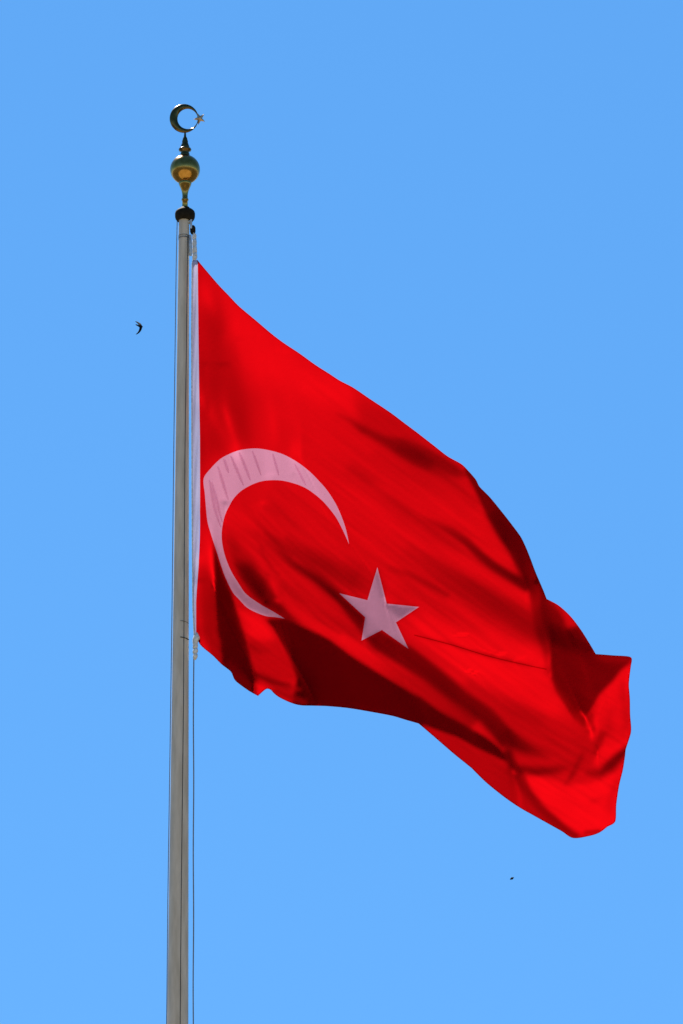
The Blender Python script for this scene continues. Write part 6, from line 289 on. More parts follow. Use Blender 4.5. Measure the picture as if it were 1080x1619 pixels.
    '21 106 -136 -2 -1 3 -3 1 1 2 3 0 3 6 8 9 25 29 -22 -16 1 -3 -1 -4 -3 -1 -3 -2 0 -1 -1 -1 -4 0 -1 -1 -2 -5 -21 -38 2 50 38 3 4 3 2 1 -1 0 -1 -2 -3 -2 -1 -3 -1 -1 0 -1 1 0 2 0 3 1 2 2 1 0 0 -1 -1 -1 -2 0 -2 -1 0 -1 -2 -5 -6 -6 -6 -4 -1 0 0 0 -1 1 3 3 2 2 6 9 5 5 4 4 5 3 1 1 3 1 0 0 -2 0 -1 0 -1 -2 -6 -6 -5 -6 -3 -3 0 1 1 0 1 1 3 -3 -3 -5 3 -1 -35 11 5 7 4 3 -1 1 0 0 -2 -3 -1 -1 -2 -4 -1 4 5 -1 2 -1 0 1 2 2 0 0 0 -1 0 1 1 -1 2 3 7 -1 -2 -20 -21 -9 2 3 8 10 15 11 8 8 8 5 5 0 1 -2 -9 -22 -12 -4 -1 0 0 2 0 -1 -2 -3 -2 -2 0 0 0 3 8 11 8 8 3 -3 -16 1 0 0',
    '22 66 -96 -1 -1 0 -1 2 0 3 2 0 4 9 12 19 34 -11 -17 -4 -3 -3 -3 -2 -4 -2 -2 -1 -1 0 -1 -3 -3 0 0 -2 -2 -14 -41 -21 34 56 16 3 3 2 2 -1 1 -2 -2 -1 -3 -2 -2 -1 -2 0 0 -1 1 1 1 2 1 3 1 1 1 0 0 -2 -1 -1 -1 -1 -1 -1 -1 0 -3 -3 -4 -7 -6 -4 -3 -1 1 0 -1 1 3 4 2 6 8 6 2 5 3 3 5 2 3 2 1 1 1 -1 -1 0 -1 0 -1 -1 -5 -7 -6 -4 -5 -3 0 1 1 1 3 3 -2 -5 -6 -1 4 -4 -21 0 3 4 7 4 1 -1 1 0 -1 -2 -3 -1 -1 -4 -3 2 5 2 1 0 1 0 3 1 0 0 0 0 0 0 -1 2 0 9 -2 8 -31 -17 -9 0 3 6 8 14 14 9 9 8 6 5 2 0 -1 -5 -20 -17 -6 -1 0 1 0 0 1 -2 -3 -2 -2 -1 -1 2 6 9 12 9 3 1 -5 -18 5 1 -1',
    '22 55 -84 -1 -1 1 -4 2 1 1 2 2 0 7 14 19 35 -2 -19 -6 -1 -4 -4 -2 -2 -5 -1 -3 0 -2 1 -3 -2 -3 1 -1 -1 -8 -34 -40 12 53 43 4 4 1 2 1 0 -2 -1 -1 -3 -2 -2 -2 -1 -1 0 -1 1 1 0 2 2 2 1 2 1 0 -1 0 -1 -1 -2 -1 0 -2 0 -2 0 -3 -1 -4 -6 -5 -6 -3 -1 -1 1 0 0 3 5 4 10 7 2 2 3 3 2 4 3 4 1 2 1 0 -1 0 0 -1 0 0 -3 -3 -6 -6 -6 -5 -2 -1 1 2 3 4 -2 -3 -6 -4 0 2 -7 -11 -1 0 2 5 6 1 1 0 0 -1 0 -4 -2 0 -4 -4 -1 6 3 1 1 1 2 1 1 0 0 0 0 1 -2 0 1 6 0 10 -28 -22 -7 -2 4 3 8 10 17 11 9 8 9 4 3 0 0 -4 -15 -20 -8 -3 -1 2 0 0 1 -2 -1 -4 -1 -2 1 2 10 9 11 6 4 -1 -13 -10 4 0 0',
    '23 17 -45 -1 -2 -3 0 3 0 2 1 1 3 12 21 39 9 -26 -11 -1 -1 -2 -2 -3 -3 -3 -2 -2 -1 -1 -2 -2 -3 0 -1 0 -6 -23 -52 1 30 59 20 3 2 1 2 0 -1 -1 -2 -2 -3 -1 -2 -1 -2 0 0 -1 1 1 2 1 2 2 1 1 1 0 -1 -1 -1 -1 -1 -1 -1 -1 -1 -1 -2 -1 -3 -1 -4 -6 -5 -4 -4 0 1 1 0 3 5 10 10 2 2 2 2 1 2 3 5 2 3 0 2 1 -1 0 -1 1 -1 -1 0 -4 -6 -7 -5 -5 -2 -2 2 3 4 -1 -2 -4 -4 -2 0 -2 -7 -6 -1 1 0 2 7 2 1 0 -1 1 0 -4 -2 -1 -2 -6 -2 4 4 2 2 1 3 1 -1 1 0 1 -1 1 -2 0 3 4 4 -20 -21 -11 -2 2 4 5 10 14 16 9 9 8 6 4 1 -1 -2 -10 -22 -12 -4 0 0 1 0 1 -1 -2 -3 -1 -2 2 6 9 10 8 5 3 -3 -19 1 -1 1 -1',
    '23 8 -35 -1 -3 -2 -2 3 1 1 1 1 1 5 25 46 22 -35 -17 -3 -2 0 0 -1 -3 -2 -3 -1 -1 -2 -2 -3 -1 -3 -1 0 -5 -19 -47 -10 11 49 47 5 2 2 2 0 -1 -1 -1 -2 -2 -3 -1 -2 -1 -1 0 -1 1 1 1 1 2 3 0 2 1 -1 1 -2 0 -1 -2 -1 -1 0 -2 -1 -1 -1 -3 -1 -1 -3 -4 -6 -4 -4 -2 1 1 2 3 8 13 4 2 2 1 1 2 0 3 3 4 3 0 2 1 1 -1 -1 0 0 0 -1 -3 -6 -7 -5 -5 -3 -1 3 3 0 -1 -3 -1 -3 -3 0 -6 -5 -3 0 1 0 1 4 4 1 0 0 0 0 -3 -2 -2 -1 -4 -5 1 5 2 3 3 3 -1 0 1 0 1 0 -1 0 0 3 4 -16 -19 -16 -1 1 3 5 8 12 17 12 9 9 7 4 2 0 -2 -6 -20 -17 -5 -1 -1 2 0 0 1 -2 -2 -4 2 4 7 8 8 6 7 1 -6 -22 8 -3 0',
    '24 -28 0 -2 -3 -1 1 2 1 1 -1 2 1 17 77 8 -36 -21 -3 -4 -2 2 0 0 -3 -2 0 -1 -1 -2 -3 -2 -2 -1 -2 -7 -19 -35 -18 2 26 58 23 2 2 1 1 -1 0 -2 -1 -3 -1 -3 -1 -1 -2 0 -1 1 1 0 2 1 3 1 1 1 1 -1 0 -1 -1 -1 -1 -1 -1 -2 0 -1 -3 0 -2 -2 -1 -2 -2 -5 -5 -4 -3 0 2 3 5 13 8 2 3 0 0 1 1 1 1 4 3 3 2 1 2 0 0 0 -1 0 0 -1 -3 -5 -6 -7 -5 -2 0 3 0 -1 -2 0 -1 -2 -4 -1 -8 -4 0 0 2 0 1 2 3 2 1 -2 1 0 -2 -2 -3 -1 0 -7 -3 4 3 4 5 1 1 -1 0 2 -1 1 -1 0 1 3 -10 -19 -20 -3 2 2 5 6 10 17 16 9 9 8 6 2 1 -2 -4 -17 -19 -7 -3 -1 1 1 0 1 -1 -2 -1 2 6 6 6 6 5 7 2 -9 -20 6 0 -1',
    '25 -66 37 -3 -1 -1 2 2 1 0 -1 2 7 125 -34 -40 -13 -4 -3 -3 0 0 2 -1 -3 0 1 -2 0 -2 -3 0 0 -4 -12 -18 -26 -20 -4 10 45 47 6 3 1 0 1 -1 -1 -1 -3 -2 -1 -3 -1 -1 -1 0 -1 1 1 2 0 3 1 2 1 1 -1 0 0 -2 0 -2 -1 -1 -1 -1 -1 -1 -2 -1 -3 0 -2 0 -3 -2 -6 -3 -5 0 3 3 12 11 2 4 1 0 -1 1 0 1 1 3 3 4 2 2 1 1 0 0 -1 0 0 0 -3 -5 -8 -5 -5 -2 1 0 -1 -1 0 0 -1 -2 -3 -5 -7 -3 2 0 2 2 -1 2 2 2 1 -1 -1 1 -2 -1 -4 -1 1 -4 -5 -1 5 2 7 3 -1 1 -1 1 0 0 1 -1 2 -5 -18 -22 -11 4 4 4 6 7 14 19 13 9 8 7 2 2 -1 -3 -12 -21 -11 -4 -1 1 0 2 0 -1 2 1 2 5 2 7 5 3 8 1 -9 -18 4 1 -1',
    '26 -104 73 -1 -1 1 -1 4 0 -1 1 3 169 -80 -41 -7 -6 -2 -1 -1 -1 2 0 0 -2 -1 2 -1 -1 -2 -1 4 -6 -14 -18 -22 -17 -11 2 26 55 24 2 2 0 1 0 -2 -1 -2 -2 -1 -3 -2 0 -2 0 -1 1 1 1 1 2 1 2 2 0 1 -1 0 -1 -2 0 -1 -2 0 -1 -2 -1 -1 -2 -1 -2 -1 -1 -2 0 -2 -4 -4 -5 1 2 8 16 1 4 2 1 -1 -1 0 0 1 1 2 4 3 4 1 2 1 0 0 0 -1 0 -1 -1 -5 -8 -7 -3 -1 -2 -1 1 -1 0 0 -1 -3 -2 -7 -8 1 0 3 2 2 -1 1 1 2 1 -1 -1 0 0 -3 -2 -2 0 -1 -4 -2 1 2 8 3 1 0 -1 0 1 -1 2 0 -2 -14 -24 -18 0 7 5 5 7 10 19 17 11 8 8 3 2 0 -3 -8 -21 -13 -6 -2 0 1 2 0 1 6 3 0 1 0 7 4 4 8 0 -8 -17 3 0 0',
    '27 -142 110 0 0 -1 1 2 1 -1 2 201 -114 -39 -6 -6 -5 -1 1 -1 1 1 0 1 -2 0 1 -1 -1 -1 4 -4 -13 -17 -20 -20 -15 -1 12 45 46 6 3 0 1 0 -1 -2 -1 -2 -2 -2 -2 -1 -1 -1 0 -1 2 0 1 2 2 2 1 1 0 1 -1 -1 -1 -1 0 -2 -1 -1 -1 -2 0 -3 0 -3 0 -2 -1 0 -2 -1 -2 -4 -3 0 5 15 6 1 3 0 0 0 -1 -1 0 1 1 2 4 3 3 3 2 1 0 0 0 0 -1 -1 -1 -5 -8 -6 -3 -2 -3 0 0 0 0 0 -2 -2 -3 -10 -3 -1 3 2 3 1 1 -2 1 2 1 0 -2 0 -1 -2 -2 -1 -1 -2 -1 -2 -1 2 6 5 1 -1 1 -2 1 0 1 0 -9 -21 -27 -7 7 7 7 6 9 14 21 14 9 8 6 1 0 -1 -7 -18 -16 -8 -3 0 1 2 2 5 6 5 -5 -3 2 5 3 6 8 1 -9 -17 2 1 1',
    '29 -211 179 0 0 1 -1 1 2 229 -146 -35 -5 -9 -3 -3 1 0 0 1 1 3 0 -1 -2 0 1 0 1 -2 -12 -14 -14 -26 -21 -2 6 28 53 24 2 2 0 0 -1 -1 -1 -3 -1 -2 -2 -2 -1 0 -1 -1 2 -1 2 2 1 2 1 2 0 0 1 -2 0 -1 -2 0 -2 0 -2 -1 -1 -2 -1 -1 -2 -2 0 -1 -2 0 -1 -1 -2 -2 1 13 10 1 0 0 1 0 -1 0 -2 1 0 1 2 4 3 3 3 3 1 0 1 -1 0 -1 0 -3 -5 -7 -4 -5 -3 -1 -2 1 0 0 -2 -1 -1 -6 -8 -2 0 2 4 3 2 -1 -1 -1 1 2 0 -1 -2 0 -2 -1 -3 -1 0 -2 -1 -1 2 4 6 1 -1 0 -1 0 1 0 -5 -15 -27 -19 -1 11 10 6 7 12 21 18 11 8 7 3 0 -2 -4 -16 -16 -12 -3 -1 0 4 7 6 6 2 -10 -1 1 4 3 6 9 0 -7 -18 3 -1 2 -1',
    '30 -244 212 0 -1 -1 2 0 256 -172 -35 -7 -7 -3 -2 0 1 -2 1 2 4 1 1 -2 -2 0 2 1 -6 -11 -11 -9 -19 -30 -5 2 13 46 44 6 3 0 0 -1 0 -2 -2 -1 -2 -3 -1 -1 -1 -1 -1 1 1 0 2 2 1 2 1 1 0 0 0 -1 -1 -1 -1 -1 -1 -1 -1 -2 -1 -1 -2 -2 0 -2 -1 -1 -1 -1 0 -1 0 1 9 13 0 0 -1 -1 0 0 0 -1 -1 0 0 1 2 4 3 4 3 2 2 1 0 -1 0 0 -2 -3 -4 -6 -6 -3 -4 -1 -1 -1 0 0 -1 -2 -1 -8 -6 -1 1 3 4 3 0 1 -2 -1 0 2 0 -1 -1 -2 0 -3 -2 -1 0 -3 0 0 3 3 4 1 0 -1 0 -1 1 -2 -10 -21 -28 -12 6 13 10 8 10 16 24 13 9 8 4 0 0 -4 -13 -17 -12 -7 -1 1 8 8 9 1 -2 -12 1 1 4 1 8 8 0 -5 -19 3 0 0 0',
    '32 -304 271 -2 1 0 270 -185 -36 -9 -4 -3 -2 0 0 0 -1 2 4 2 0 1 -1 -1 1 -1 -5 -13 -8 -6 -14 -26 -14 -1 4 30 53 22 2 1 0 0 -1 -1 -2 -1 -3 -1 -3 -1 -1 0 -1 -1 2 0 1 2 1 2 2 1 0 0 0 0 -2 0 -2 -1 0 -2 -1 -1 -1 -2 -1 -2 -2 0 -2 0 -2 0 -1 -1 1 2 7 15 3 -2 -1 -2 -2 -1 1 -1 -1 0 -1 1 0 3 3 3 4 3 3 2 1 1 -1 0 -2 -2 -3 -4 -6 -4 -4 -2 -3 -1 -1 -1 0 -1 -2 -4 -6 -3 -2 2 5 3 2 1 0 -2 -1 -1 2 -1 0 -1 0 -2 -3 -2 -1 -1 -1 -3 2 4 4 2 0 1 -2 0 0 -1 -5 -14 -28 -25 -4 11 15 11 8 14 23 20 10 9 5 1 0 -3 -11 -17 -12 -9 -2 5 8 10 7 -2 -4 -14 3 0 4 1 9 6 1 -3 -21 5 -1 1 -1',
    '33 -312 292 6 17 145 -105 -30 -7 -5 -2 -1 -1 -1 1 -1 2 2 2 1 -1 1 1 0 -1 -8 -9 -9 -5 -9 -20 -21 -5 1 13 48 41 7 1 0 0 0 -2 -1 -2 -2 -2 -1 -2 -2 -1 1 -2 2 -1 2 1 2 1 2 2 0 0 0 0 -1 -1 -2 0 -1 -1 -1 -2 -1 -1 -2 -1 -2 -1 -1 -1 -1 -2 0 0 0 1 6 14 10 1 -3 -3 -3 -3 -1 0 -1 0 -1 0 0 2 1 3 3 4 4 2 3 2 0 1 -3 -2 -2 -4 -4 -3 -4 -3 -4 -2 -3 -1 0 -1 -1 -4 -4 -4 -2 0 2 5 3 1 1 0 -2 -1 -1 0 0 0 -1 0 -1 -3 -3 0 -2 -2 -2 0 6 5 3 -2 -1 -1 0 0 -2 -8 -19 -36 -17 0 20 15 10 12 19 26 13 10 7 3 -1 -2 -9 -17 -13 -9 -1 9 7 9 1 -3 -3 -13 1 0 3 2 9 7 0 -2 -21 5 0 0 -1',
    '35 -287 307 48 -28 -27 -6 -4 -3 -2 -1 0 0 0 1 2 1 0 1 -2 1 2 0 -8 -9 -7 -5 -8 -15 -21 -11 -2 3 34 52 20 2 1 -1 0 -1 -2 -1 -2 -2 -2 -1 -3 0 -1 0 1 -1 1 1 3 0 3 1 0 2 -1 0 -1 -1 0 -2 -1 -1 0 -2 -2 0 -3 0 -2 -2 0 -2 -1 -1 -1 0 0 0 5 10 14 5 2 -3 -3 -6 -4 -1 -1 0 -1 0 -1 2 0 1 3 4 4 3 3 3 3 0 -1 -2 -3 -4 -3 -2 -3 -3 -3 -3 -4 -3 -2 0 -1 -2 -5 -4 -1 0 -1 4 4 2 1 0 1 -2 -1 -2 0 1 -1 -1 0 0 -3 -3 -1 -2 -1 -3 -1 4 10 1 -2 -2 -1 1 -2 -2 -12 -28 -37 -11 8 26 14 11 16 27 19 12 8 4 1 -2 -7 -16 -15 -7 0 12 7 2 -2 -6 0 -12 2 0 0 1 11 7 1 -1 -23 7 -1 0 0',
    '36 -233 267 -2 -18 -7 -3 -3 -2 0 -2 1 -1 2 0 2 0 0 -1 -1 0 2 -6 -8 -6 -5 -6 -12 -20 -16 -7 0 18 51 38 6 0 1 -1 -1 -1 -2 -1 -2 -2 -2 -1 -2 -1 0 1 -1 1 0 3 1 2 1 1 1 1 -1 -1 0 -1 -2 0 -1 -2 0 -2 -1 -2 -1 -1 -2 -1 -1 -2 0 -2 0 0 0 3 7 14 9 3 3 -1 -5 -8 -4 -3 0 -1 0 -1 1 0 1 1 3 3 4 4 3 4 2 0 -1 -4 -4 -3 -3 0 -2 -2 -4 -4 -3 -4 -2 -1 -2 -3 -5 -2 0 1 1 3 3 3 -1 1 0 -1 -1 -2 0 -1 1 -2 1 -2 -1 -2 -3 -1 -1 -3 -3 2 13 0 -1 -2 -2 0 0 -6 -13 -43 -31 -6 19 27 15 14 22 28 13 10 6 2 0 -7 -14 -16 -4 4 9 3 0 -6 -5 1 -14 2 3 -1 -1 11 8 2 0 -24 7 -1 0 0',
    '48 -153 153 0 1 0 0 -2 -2 -3 -3 -3 -4 -5 -6 -6 -19 -22 -14 0 8 38 52 17 2 -1 1 -1 -2 -1 -2 -1 -2 -2 -2 -2 0 0 -1 0 0 2 0 3 1 2 1 0 1 1 -2 0 0 -2 -1 -1 -1 -1 -1 -2 -1 -1 -2 -1 -2 -1 -1 -1 -1 -1 0 0 1 6 11 12 6 3 2 0 -5 -10 -4 -4 -1 0 -1 1 -1 1 1 1 2 4 4 3 5 3 2 -1 -2 -3 -5 -3 -1 -1 0 -2 -5 -3 -3 -5 -2 -3 -2 -5 -3 0 1 2 2 2 2 2 0 0 0 0 -1 -2 -1 0 0 0 -2 -1 0 -2 -2 -2 -2 -2 -2 -3 13 2 -1 -1 -2 -1 -1 -7 -19 -55 -22 -1 28 30 15 19 30 20 10 9 2 1 -5 -13 -12 -3 11 0 -3 -3 -9 1 2 -18 3 2 1 -1 11 7 1 0 -21 6 -1 0 1',
    '50 -155 156 -1 1 -2 -2 -4 -10 2 1 -3 -6 -6 -10 -27 -23 -2 5 20 55 36 3 1 0 -1 -1 -2 -1 -2 -1 -2 -2 -2 0 -2 0 0 1 0 1 2 1 2 1 1 1 0 0 0 -2 0 -2 0 -2 0 -2 -1 -1 -2 -1 -2 -1 -2 0 -2 -1 0 -1 -1 2 4 8 12 9 4 3 3 -1 -6 -9 -6 -3 -2 -1 1 -1 0 1 0 3 1 4 3 5 4 3 1 -1 -3 -5 -2 -3 0 -1 0 -2 -3 -5 -3 -4 -4 -2 -6 -4 0 0 2 3 2 2 1 1 0 1 -1 0 -1 -1 0 -1 0 -2 0 -2 0 -1 -2 -1 -3 -2 -1 -6 9 6 -1 -1 -1 -2 -2 -9 -30 -58 -13 1 41 28 19 27 30 12 9 5 0 -3 -9 -12 12 1 -8 -5 -10 -6 4 2 -17 2 1 0 0 13 5 1 0 -21 7 -1 1 -1',
    '52 -159 158 -1 -3 -4 -7 0 0 -1 -2 -6 -9 -17 -35 -6 2 13 36 57 13 -1 1 0 -1 -3 -1 0 -3 -1 -3 0 -2 -1 -1 0 0 1 1 1 2 1 1 2 0 1 0 0 -1 -1 -1 -1 -1 -2 0 -1 -2 -1 -2 -1 -2 0 -2 -2 0 -1 -2 1 1 2 6 11 10 7 4 2 2 -2 -4 -9 -7 -4 -2 -1 1 -1 0 0 2 2 2 3 4 4 3 3 0 -1 -4 -4 -1 -2 0 -1 0 -2 -3 -4 -3 -5 -4 -5 -6 -3 2 1 2 5 2 0 0 0 2 0 0 -1 0 -2 0 0 0 -1 -2 -1 -2 0 0 -3 -1 -2 -2 -5 2 7 2 -1 -1 -1 -4 -13 -48 -48 -5 5 49 30 22 37 18 11 6 1 -1 -7 1 14 -17 -9 -7 -16 2 3 1 -17 2 3 0 -2 13 4 3 -2 -18 5 0 1 -1',
    '54 -172 165 -3 -5 -2 1 -2 -3 -5 -8 -16 -27 -4 1 7 31 50 9 2 1 2 0 1 2 -1 -2 -2 -1 -2 -1 -2 0 -1 -1 2 0 3 0 2 1 0 2 1 0 -1 0 0 -2 -1 0 -2 -1 -1 -1 -2 -1 -1 -2 -1 -2 -1 -1 -1 -1 0 0 2 4 9 12 7 6 2 3 0 -1 -4 -9 -7 -4 -2 -2 1 -2 1 1 1 2 3 2 5 3 3 1 -1 -2 -2 -3 -1 0 -1 -1 0 -3 -1 -5 -3 -5 -4 -9 -4 0 1 2 3 4 3 -1 -1 1 0 1 0 0 -1 0 -2 1 -1 0 -2 -2 -1 0 -2 0 -2 -2 -1 -5 -2 5 3 0 0 -1 -6 -19 -68 -26 -2 10 56 31 33 32 11 9 3 0 1 27 -22 -20 -7 -15 -11 8 -1 2 -17 0 4 1 1 9 3 2 0 -15 2 2 -1 0',
    '57 -218 202 -2 -1 -3 -5 -8 -14 -19 -2 0 3 26 42 7 5 2 2 2 1 1 0 -1 0 -2 -2 0 -2 0 -2 1 0 1 1 2 2 1 0 2 0 0 1 -1 0 -1 -2 0 -1 -2 0 -2 -1 -2 -1 -1 -2 -1 -1 -1 -2 -1 0 0 1 3 7 11 10 5 5 2 1 -1 0 -5 -5 -7 -6 -3 -2 0 0 1 0 2 1 4 2 4 3 1 0 -1 -2 -1 -2 1 -1 -1 -1 -1 -2 -2 -3 -4 -5 -6 -8 -4 0 3 3 4 2 2 -1 1 -1 0 1 0 0 0 -1 -1 0 0 -1 -1 -2 -1 -1 -1 -2 -1 0 -2 -4 -4 2 3 1 0 -1 -10 -29 -72 -12 -2 23 58 37 42 16 11 7 -2 40 6 -47 -16 -9 -22 3 3 1 2 -17 0 3 2 1 9 2 2 -2 -11 2 1 -1 1',
    '62 -339 304 -12 -12 -2 -1 4 18 34 8 5 4 2 3 1 0 2 -1 -1 0 -1 -1 -1 -1 -1 0 1 1 0 3 0 1 3 0 0 2 0 -1 0 -1 -1 0 -2 -2 0 -1 -2 -1 -1 -2 -1 -2 0 -2 -2 0 -1 0 1 1 6 9 11 8 4 3 1 1 -1 -1 -3 -5 -6 -7 -3 -3 1 -1 1 1 2 1 4 2 3 1 1 -1 -1 -3 2 0 0 -1 -1 -2 -1 -1 -2 -3 -4 -5 -8 -7 -3 1 2 6 2 2 1 0 0 -1 0 1 0 0 1 -2 0 -1 0 0 -1 -2 -2 0 -2 -1 -2 -1 1 -3 -7 0 2 1 1 -3 -14 -46 -54 -9 -3 39 59 49 31 11 12 15 71 -54 -44 -8 -19 -18 10 -2 4 1 -15 -1 3 2 1 8 2 2 -2 -9 2 -1 0 1',
    '81 -576 591 -1 -1 0 -1 0 1 0 2 0 2 1 1 1 1 0 1 -1 1 0 -2 1 -3 0 -2 -1 -2 0 -2 -1 -2 -1 -1 -1 -2 -1 -1 0 0 2 3 8 11 9 5 4 2 1 -1 -1 -1 -2 -3 -7 -7 -3 -2 -1 1 -1 2 1 3 3 1 2 1 -1 -2 -1 0 2 2 -1 -1 -2 -2 0 -1 -2 -3 -4 -6 -8 -7 -2 2 4 4 2 1 1 0 0 0 -1 1 0 1 -1 1 -2 -1 0 0 -1 -1 -1 -2 -1 -3 -1 -1 1 -1 -8 -2 1 1 0 -4 -20 -59 -30 -14 1 54 59 52 22 18 54 45 -84 -32 -13 -23 -1 -1 3 1 2 -14 0 2 3 0 6 2 2 0 -7 0 -1 0 1',
    '89 -495 509 1 1 2 0 1 1 1 -1 1 1 -1 -1 0 -2 0 -1 -2 -1 0 -3 0 -2 -1 -2 -1 -2 0 -2 0 0 1 3 5 10 10 8 4 2 1 1 -1 -2 -1 -2 -4 -4 -5 -4 -2 -1 0 0 0 3 2 2 1 1 -1 -2 -2 0 3 3 1 -1 -2 -1 -2 -1 0 -2 -3 -5 -5 -10 -5 -1 2 6 2 1 1 1 0 1 -1 -1 1 0 1 0 0 -2 0 -2 1 0 -1 -2 -1 -2 -3 -2 0 1 -1 -5 -6 0 2 -2 -5 -27 -59 -17 -16 10 55 63 52 46 65 -1 -64 -37 -22 -15 -1 0 3 0 1 -10 -2 2 3 1 4 2 0 1 -3 -2 -1 1 0',
    '95 -420 439 1 0 0 1 -1 0 -1 -1 0 -1 -1 -2 -1 -1 -1 -1 -2 -1 -1 -2 -2 0 -1 0 0 3 3 9 10 9 6 2 2 0 0 0 -3 -1 -3 -3 -3 -2 -4 -2 -2 -1 0 1 2 2 1 0 0 -2 -3 0 1 4 4 -1 -2 0 -2 -1 -1 0 -3 -1 -6 -8 -7 -5 1 2 6 1 0 2 -1 1 0 0 0 0 0 1 0 0 -1 -1 -2 1 0 -1 0 -3 -3 -1 -3 -1 1 0 -4 -6 -2 1 -1 -11 -34 -41 -23 -14 20 56 77 88 62 -13 -60 -45 -24 -10 -1 0 2 2 0 -8 -2 2 2 1 2 2 1 0 1 -4 -1 2 0',
    '101 -328 348 -2 1 -2 0 -2 -1 0 -2 -1 -1 -1 -2 -1 -1 -2 -1 -1 0 0 1 4 6 10 10 6 5 1 1 0 0 -2 -1 -3 -3 -2 -2 -1 -2 -2 -2 -1 -1 1 1 1 0 0 -2 -3 -1 0 4 4 1 0 -2 0 -2 1 -2 -1 -1 -3 -5 -9 -7 -3 2 3 4 0 1 0 0 1 -1 2 -1 0 0 1 0 0 -1 -1 -1 0 0 0 -2 -2 -3 -2 -1 -2 0 0 -3 -5 -3 0 -3 -15 -30 -32 -36 -13 32 84 124 86 -23 -71 -47 -23 -7 -1 1 1 4 -1 -5 -3 2 1 1 1 1 1 1 3 -3 -2 1 1',
    '106 -265 280 -1 -1 0 -2 -1 -1 -2 0 -3 0 -2 0 -1 0 1 2 4 10 10 9 4 2 2 0 0 -1 -2 -2 -3 -2 -2 -1 0 -1 -1 -1 -1 -2 0 -1 0 0 -2 -1 -3 1 1 3 1 2 0 -1 0 0 -1 0 -2 -1 -3 -6 -9 -6 -1 1 5 1 2 -1 -1 1 0 0 2 -1 0 0 1 0 0 0 -2 0 -1 0 -1 -1 -4 -1 -2 -1 -1 -1 -1 -4 -3 -2 -2 -5 -14 -24 -40 -38 -6 63 146 117 -21 -80 -47 -21 -5 -1 2 2 1 2 -4 -1 0 1 0 0 0 0 3 4 -1 -2 0 0',
    '111 -226 236 -2 0 -2 0 -3 0 -1 -1 0 0 2 4 6 11 10 5 4 1 1 0 -1 -1 -2 -3 -2 -2 -2 0 0 1 0 0 -1 -3 -2 -1 -2 -1 -1 -1 0 0 -1 0 2 2 1 1 0 0 -1 0 -2 0 -5 -7 -7 -5 -1 4 1 2 1 -1 0 -1 0 2 0 0 0 1 -1 1 0 0 0 -2 -1 0 -2 -2 -3 -1 -1 0 -2 -1 -2 -3 -4 -1 -3 -4 -13 -26 -42 -35 25 133 136 -8 -74 -44 -19 -6 1 1 3 2 0 -1 -1 1 0 0 -2 0 -1 2 8 -1 -2 0 0',
    '114 -226 232 0 -2 -1 -2 1 -2 1 2 3 7 7 8 7 6 3 0 1 -1 -1 -1 -2 -3 -3 -1 -1 0 1 1 1 1 -1 -2 -4 -2 -3 -2 2 0 -2 -5 -3 1 4 4 2 1 0 0 -1 0 -1 -3 -3 -7 -8 -2 0 2 1 2 -1 1 -2 0 0 1 1 0 0 1 -1 1 1 0 -1 -2 0 -3 -1 -3 -2 0 -1 -1 0 -2 -2 -4 -4 -1 -1 -5 -13 -27 -36 -5 88 114 13 -49 -33 -19 -9 1 3 2 3 1 -1 1 0 1 -2 -1 -3 -1 2 11 -1 -2 0 -1',
    '117 -235 239 -2 0 0 0 1 3 7 6 6 3 7 4 4 1 0 0 -1 -3 -2 -3 -1 -2 0 1 0 2 2 1 0 -1 -5 -3 -2 0 0 -6 -6 -4 -2 3 5 5 3 1 1 -1 0 -2 -1 -2 -3 -8 -5 -3 2 0 1 0 0 1 -2 0 0 1 1 0 0 0 1 0 1 1 -2 -2 -1 -2 -3 -2 -2 0 -1 1 -1 -2 -3 -4 -3 0 -3 -4 -12 -21 -12 38 66 26 -9 -20 -21 -12 -1 2 4 3 3 1 1 -1 0 -1 -2 -4 -1 1 15 -2 -2 -1 0',
    '121 -243 246 3 2 6 4 5 5 1 2 5 4 1 2 0 -2 -2 -3 -2 -1 -1 0 2 0 2 2 2 1 -1 -2 -2 -2 -5 -8 -8 -4 -4 1 4 6 6 3 2 0 0 -2 -2 -1 -1 -4 -5 -5 -2 0 0 0 0 -1 1 0 0 -1 0 2 0 0 1 0 1 0 0 -1 -2 -2 -3 -2 -2 -2 0 0 1 -1 -2 -4 -4 -1 -2 -1 -6 -7 -10 8 27 35 19 -9 -24 -14 -4 1 5 3 3 5 0 1 -2 -2 -2 -4 -3 1 19 -2 -4 0 -1',
    '123 -245 255 5 4 3 5 2 0 1 3 3 1 2 0 0 -2 -3 -1 0 -1 1 1 2 1 2 3 1 2 2 -1 -11 -13 -8 -6 -5 -2 2 6 8 5 4 2 -1 -2 -1 -1 -2 -1 -2 -4 -4 -3 -1 0 -1 -1 0 1 0 0 -1 0 2 0 1 1 -1 0 1 0 -2 -1 -4 -2 -2 -1 -2 -1 0 1 0 -3 -3 -4 -1 -1 -3 -4 -7 -3 10 34 35 -3 -26 -17 -5 2 5 3 3 5 3 0 -1 -3 -4 -3 -2 -2 22 -3 -2 -2 -1',
    '125 -227 247 2 4 2 3 -1 0 2 0 1 0 1 0 -1 0 0 -1 1 0 2 2 1 3 3 2 5 3 -6 -17 -12 -9 -7 -4 -1 3 8 8 7 3 0 -1 -1 -3 -1 0 0 -1 -3 -5 -3 -2 -1 -1 -1 0 0 1 -1 1 -1 2 1 1 0 0 -1 -1 1 -1 -3 -2 -4 -1 0 -2 -1 -1 2 -2 -1 -4 -2 -2 -2 -2 -5 -5 4 27 37 0 -23 -16 -7 1 6 8 1 5 2 1 -2 -3 -2 -5 -2 -2 21 -1 -2 -3 -1',
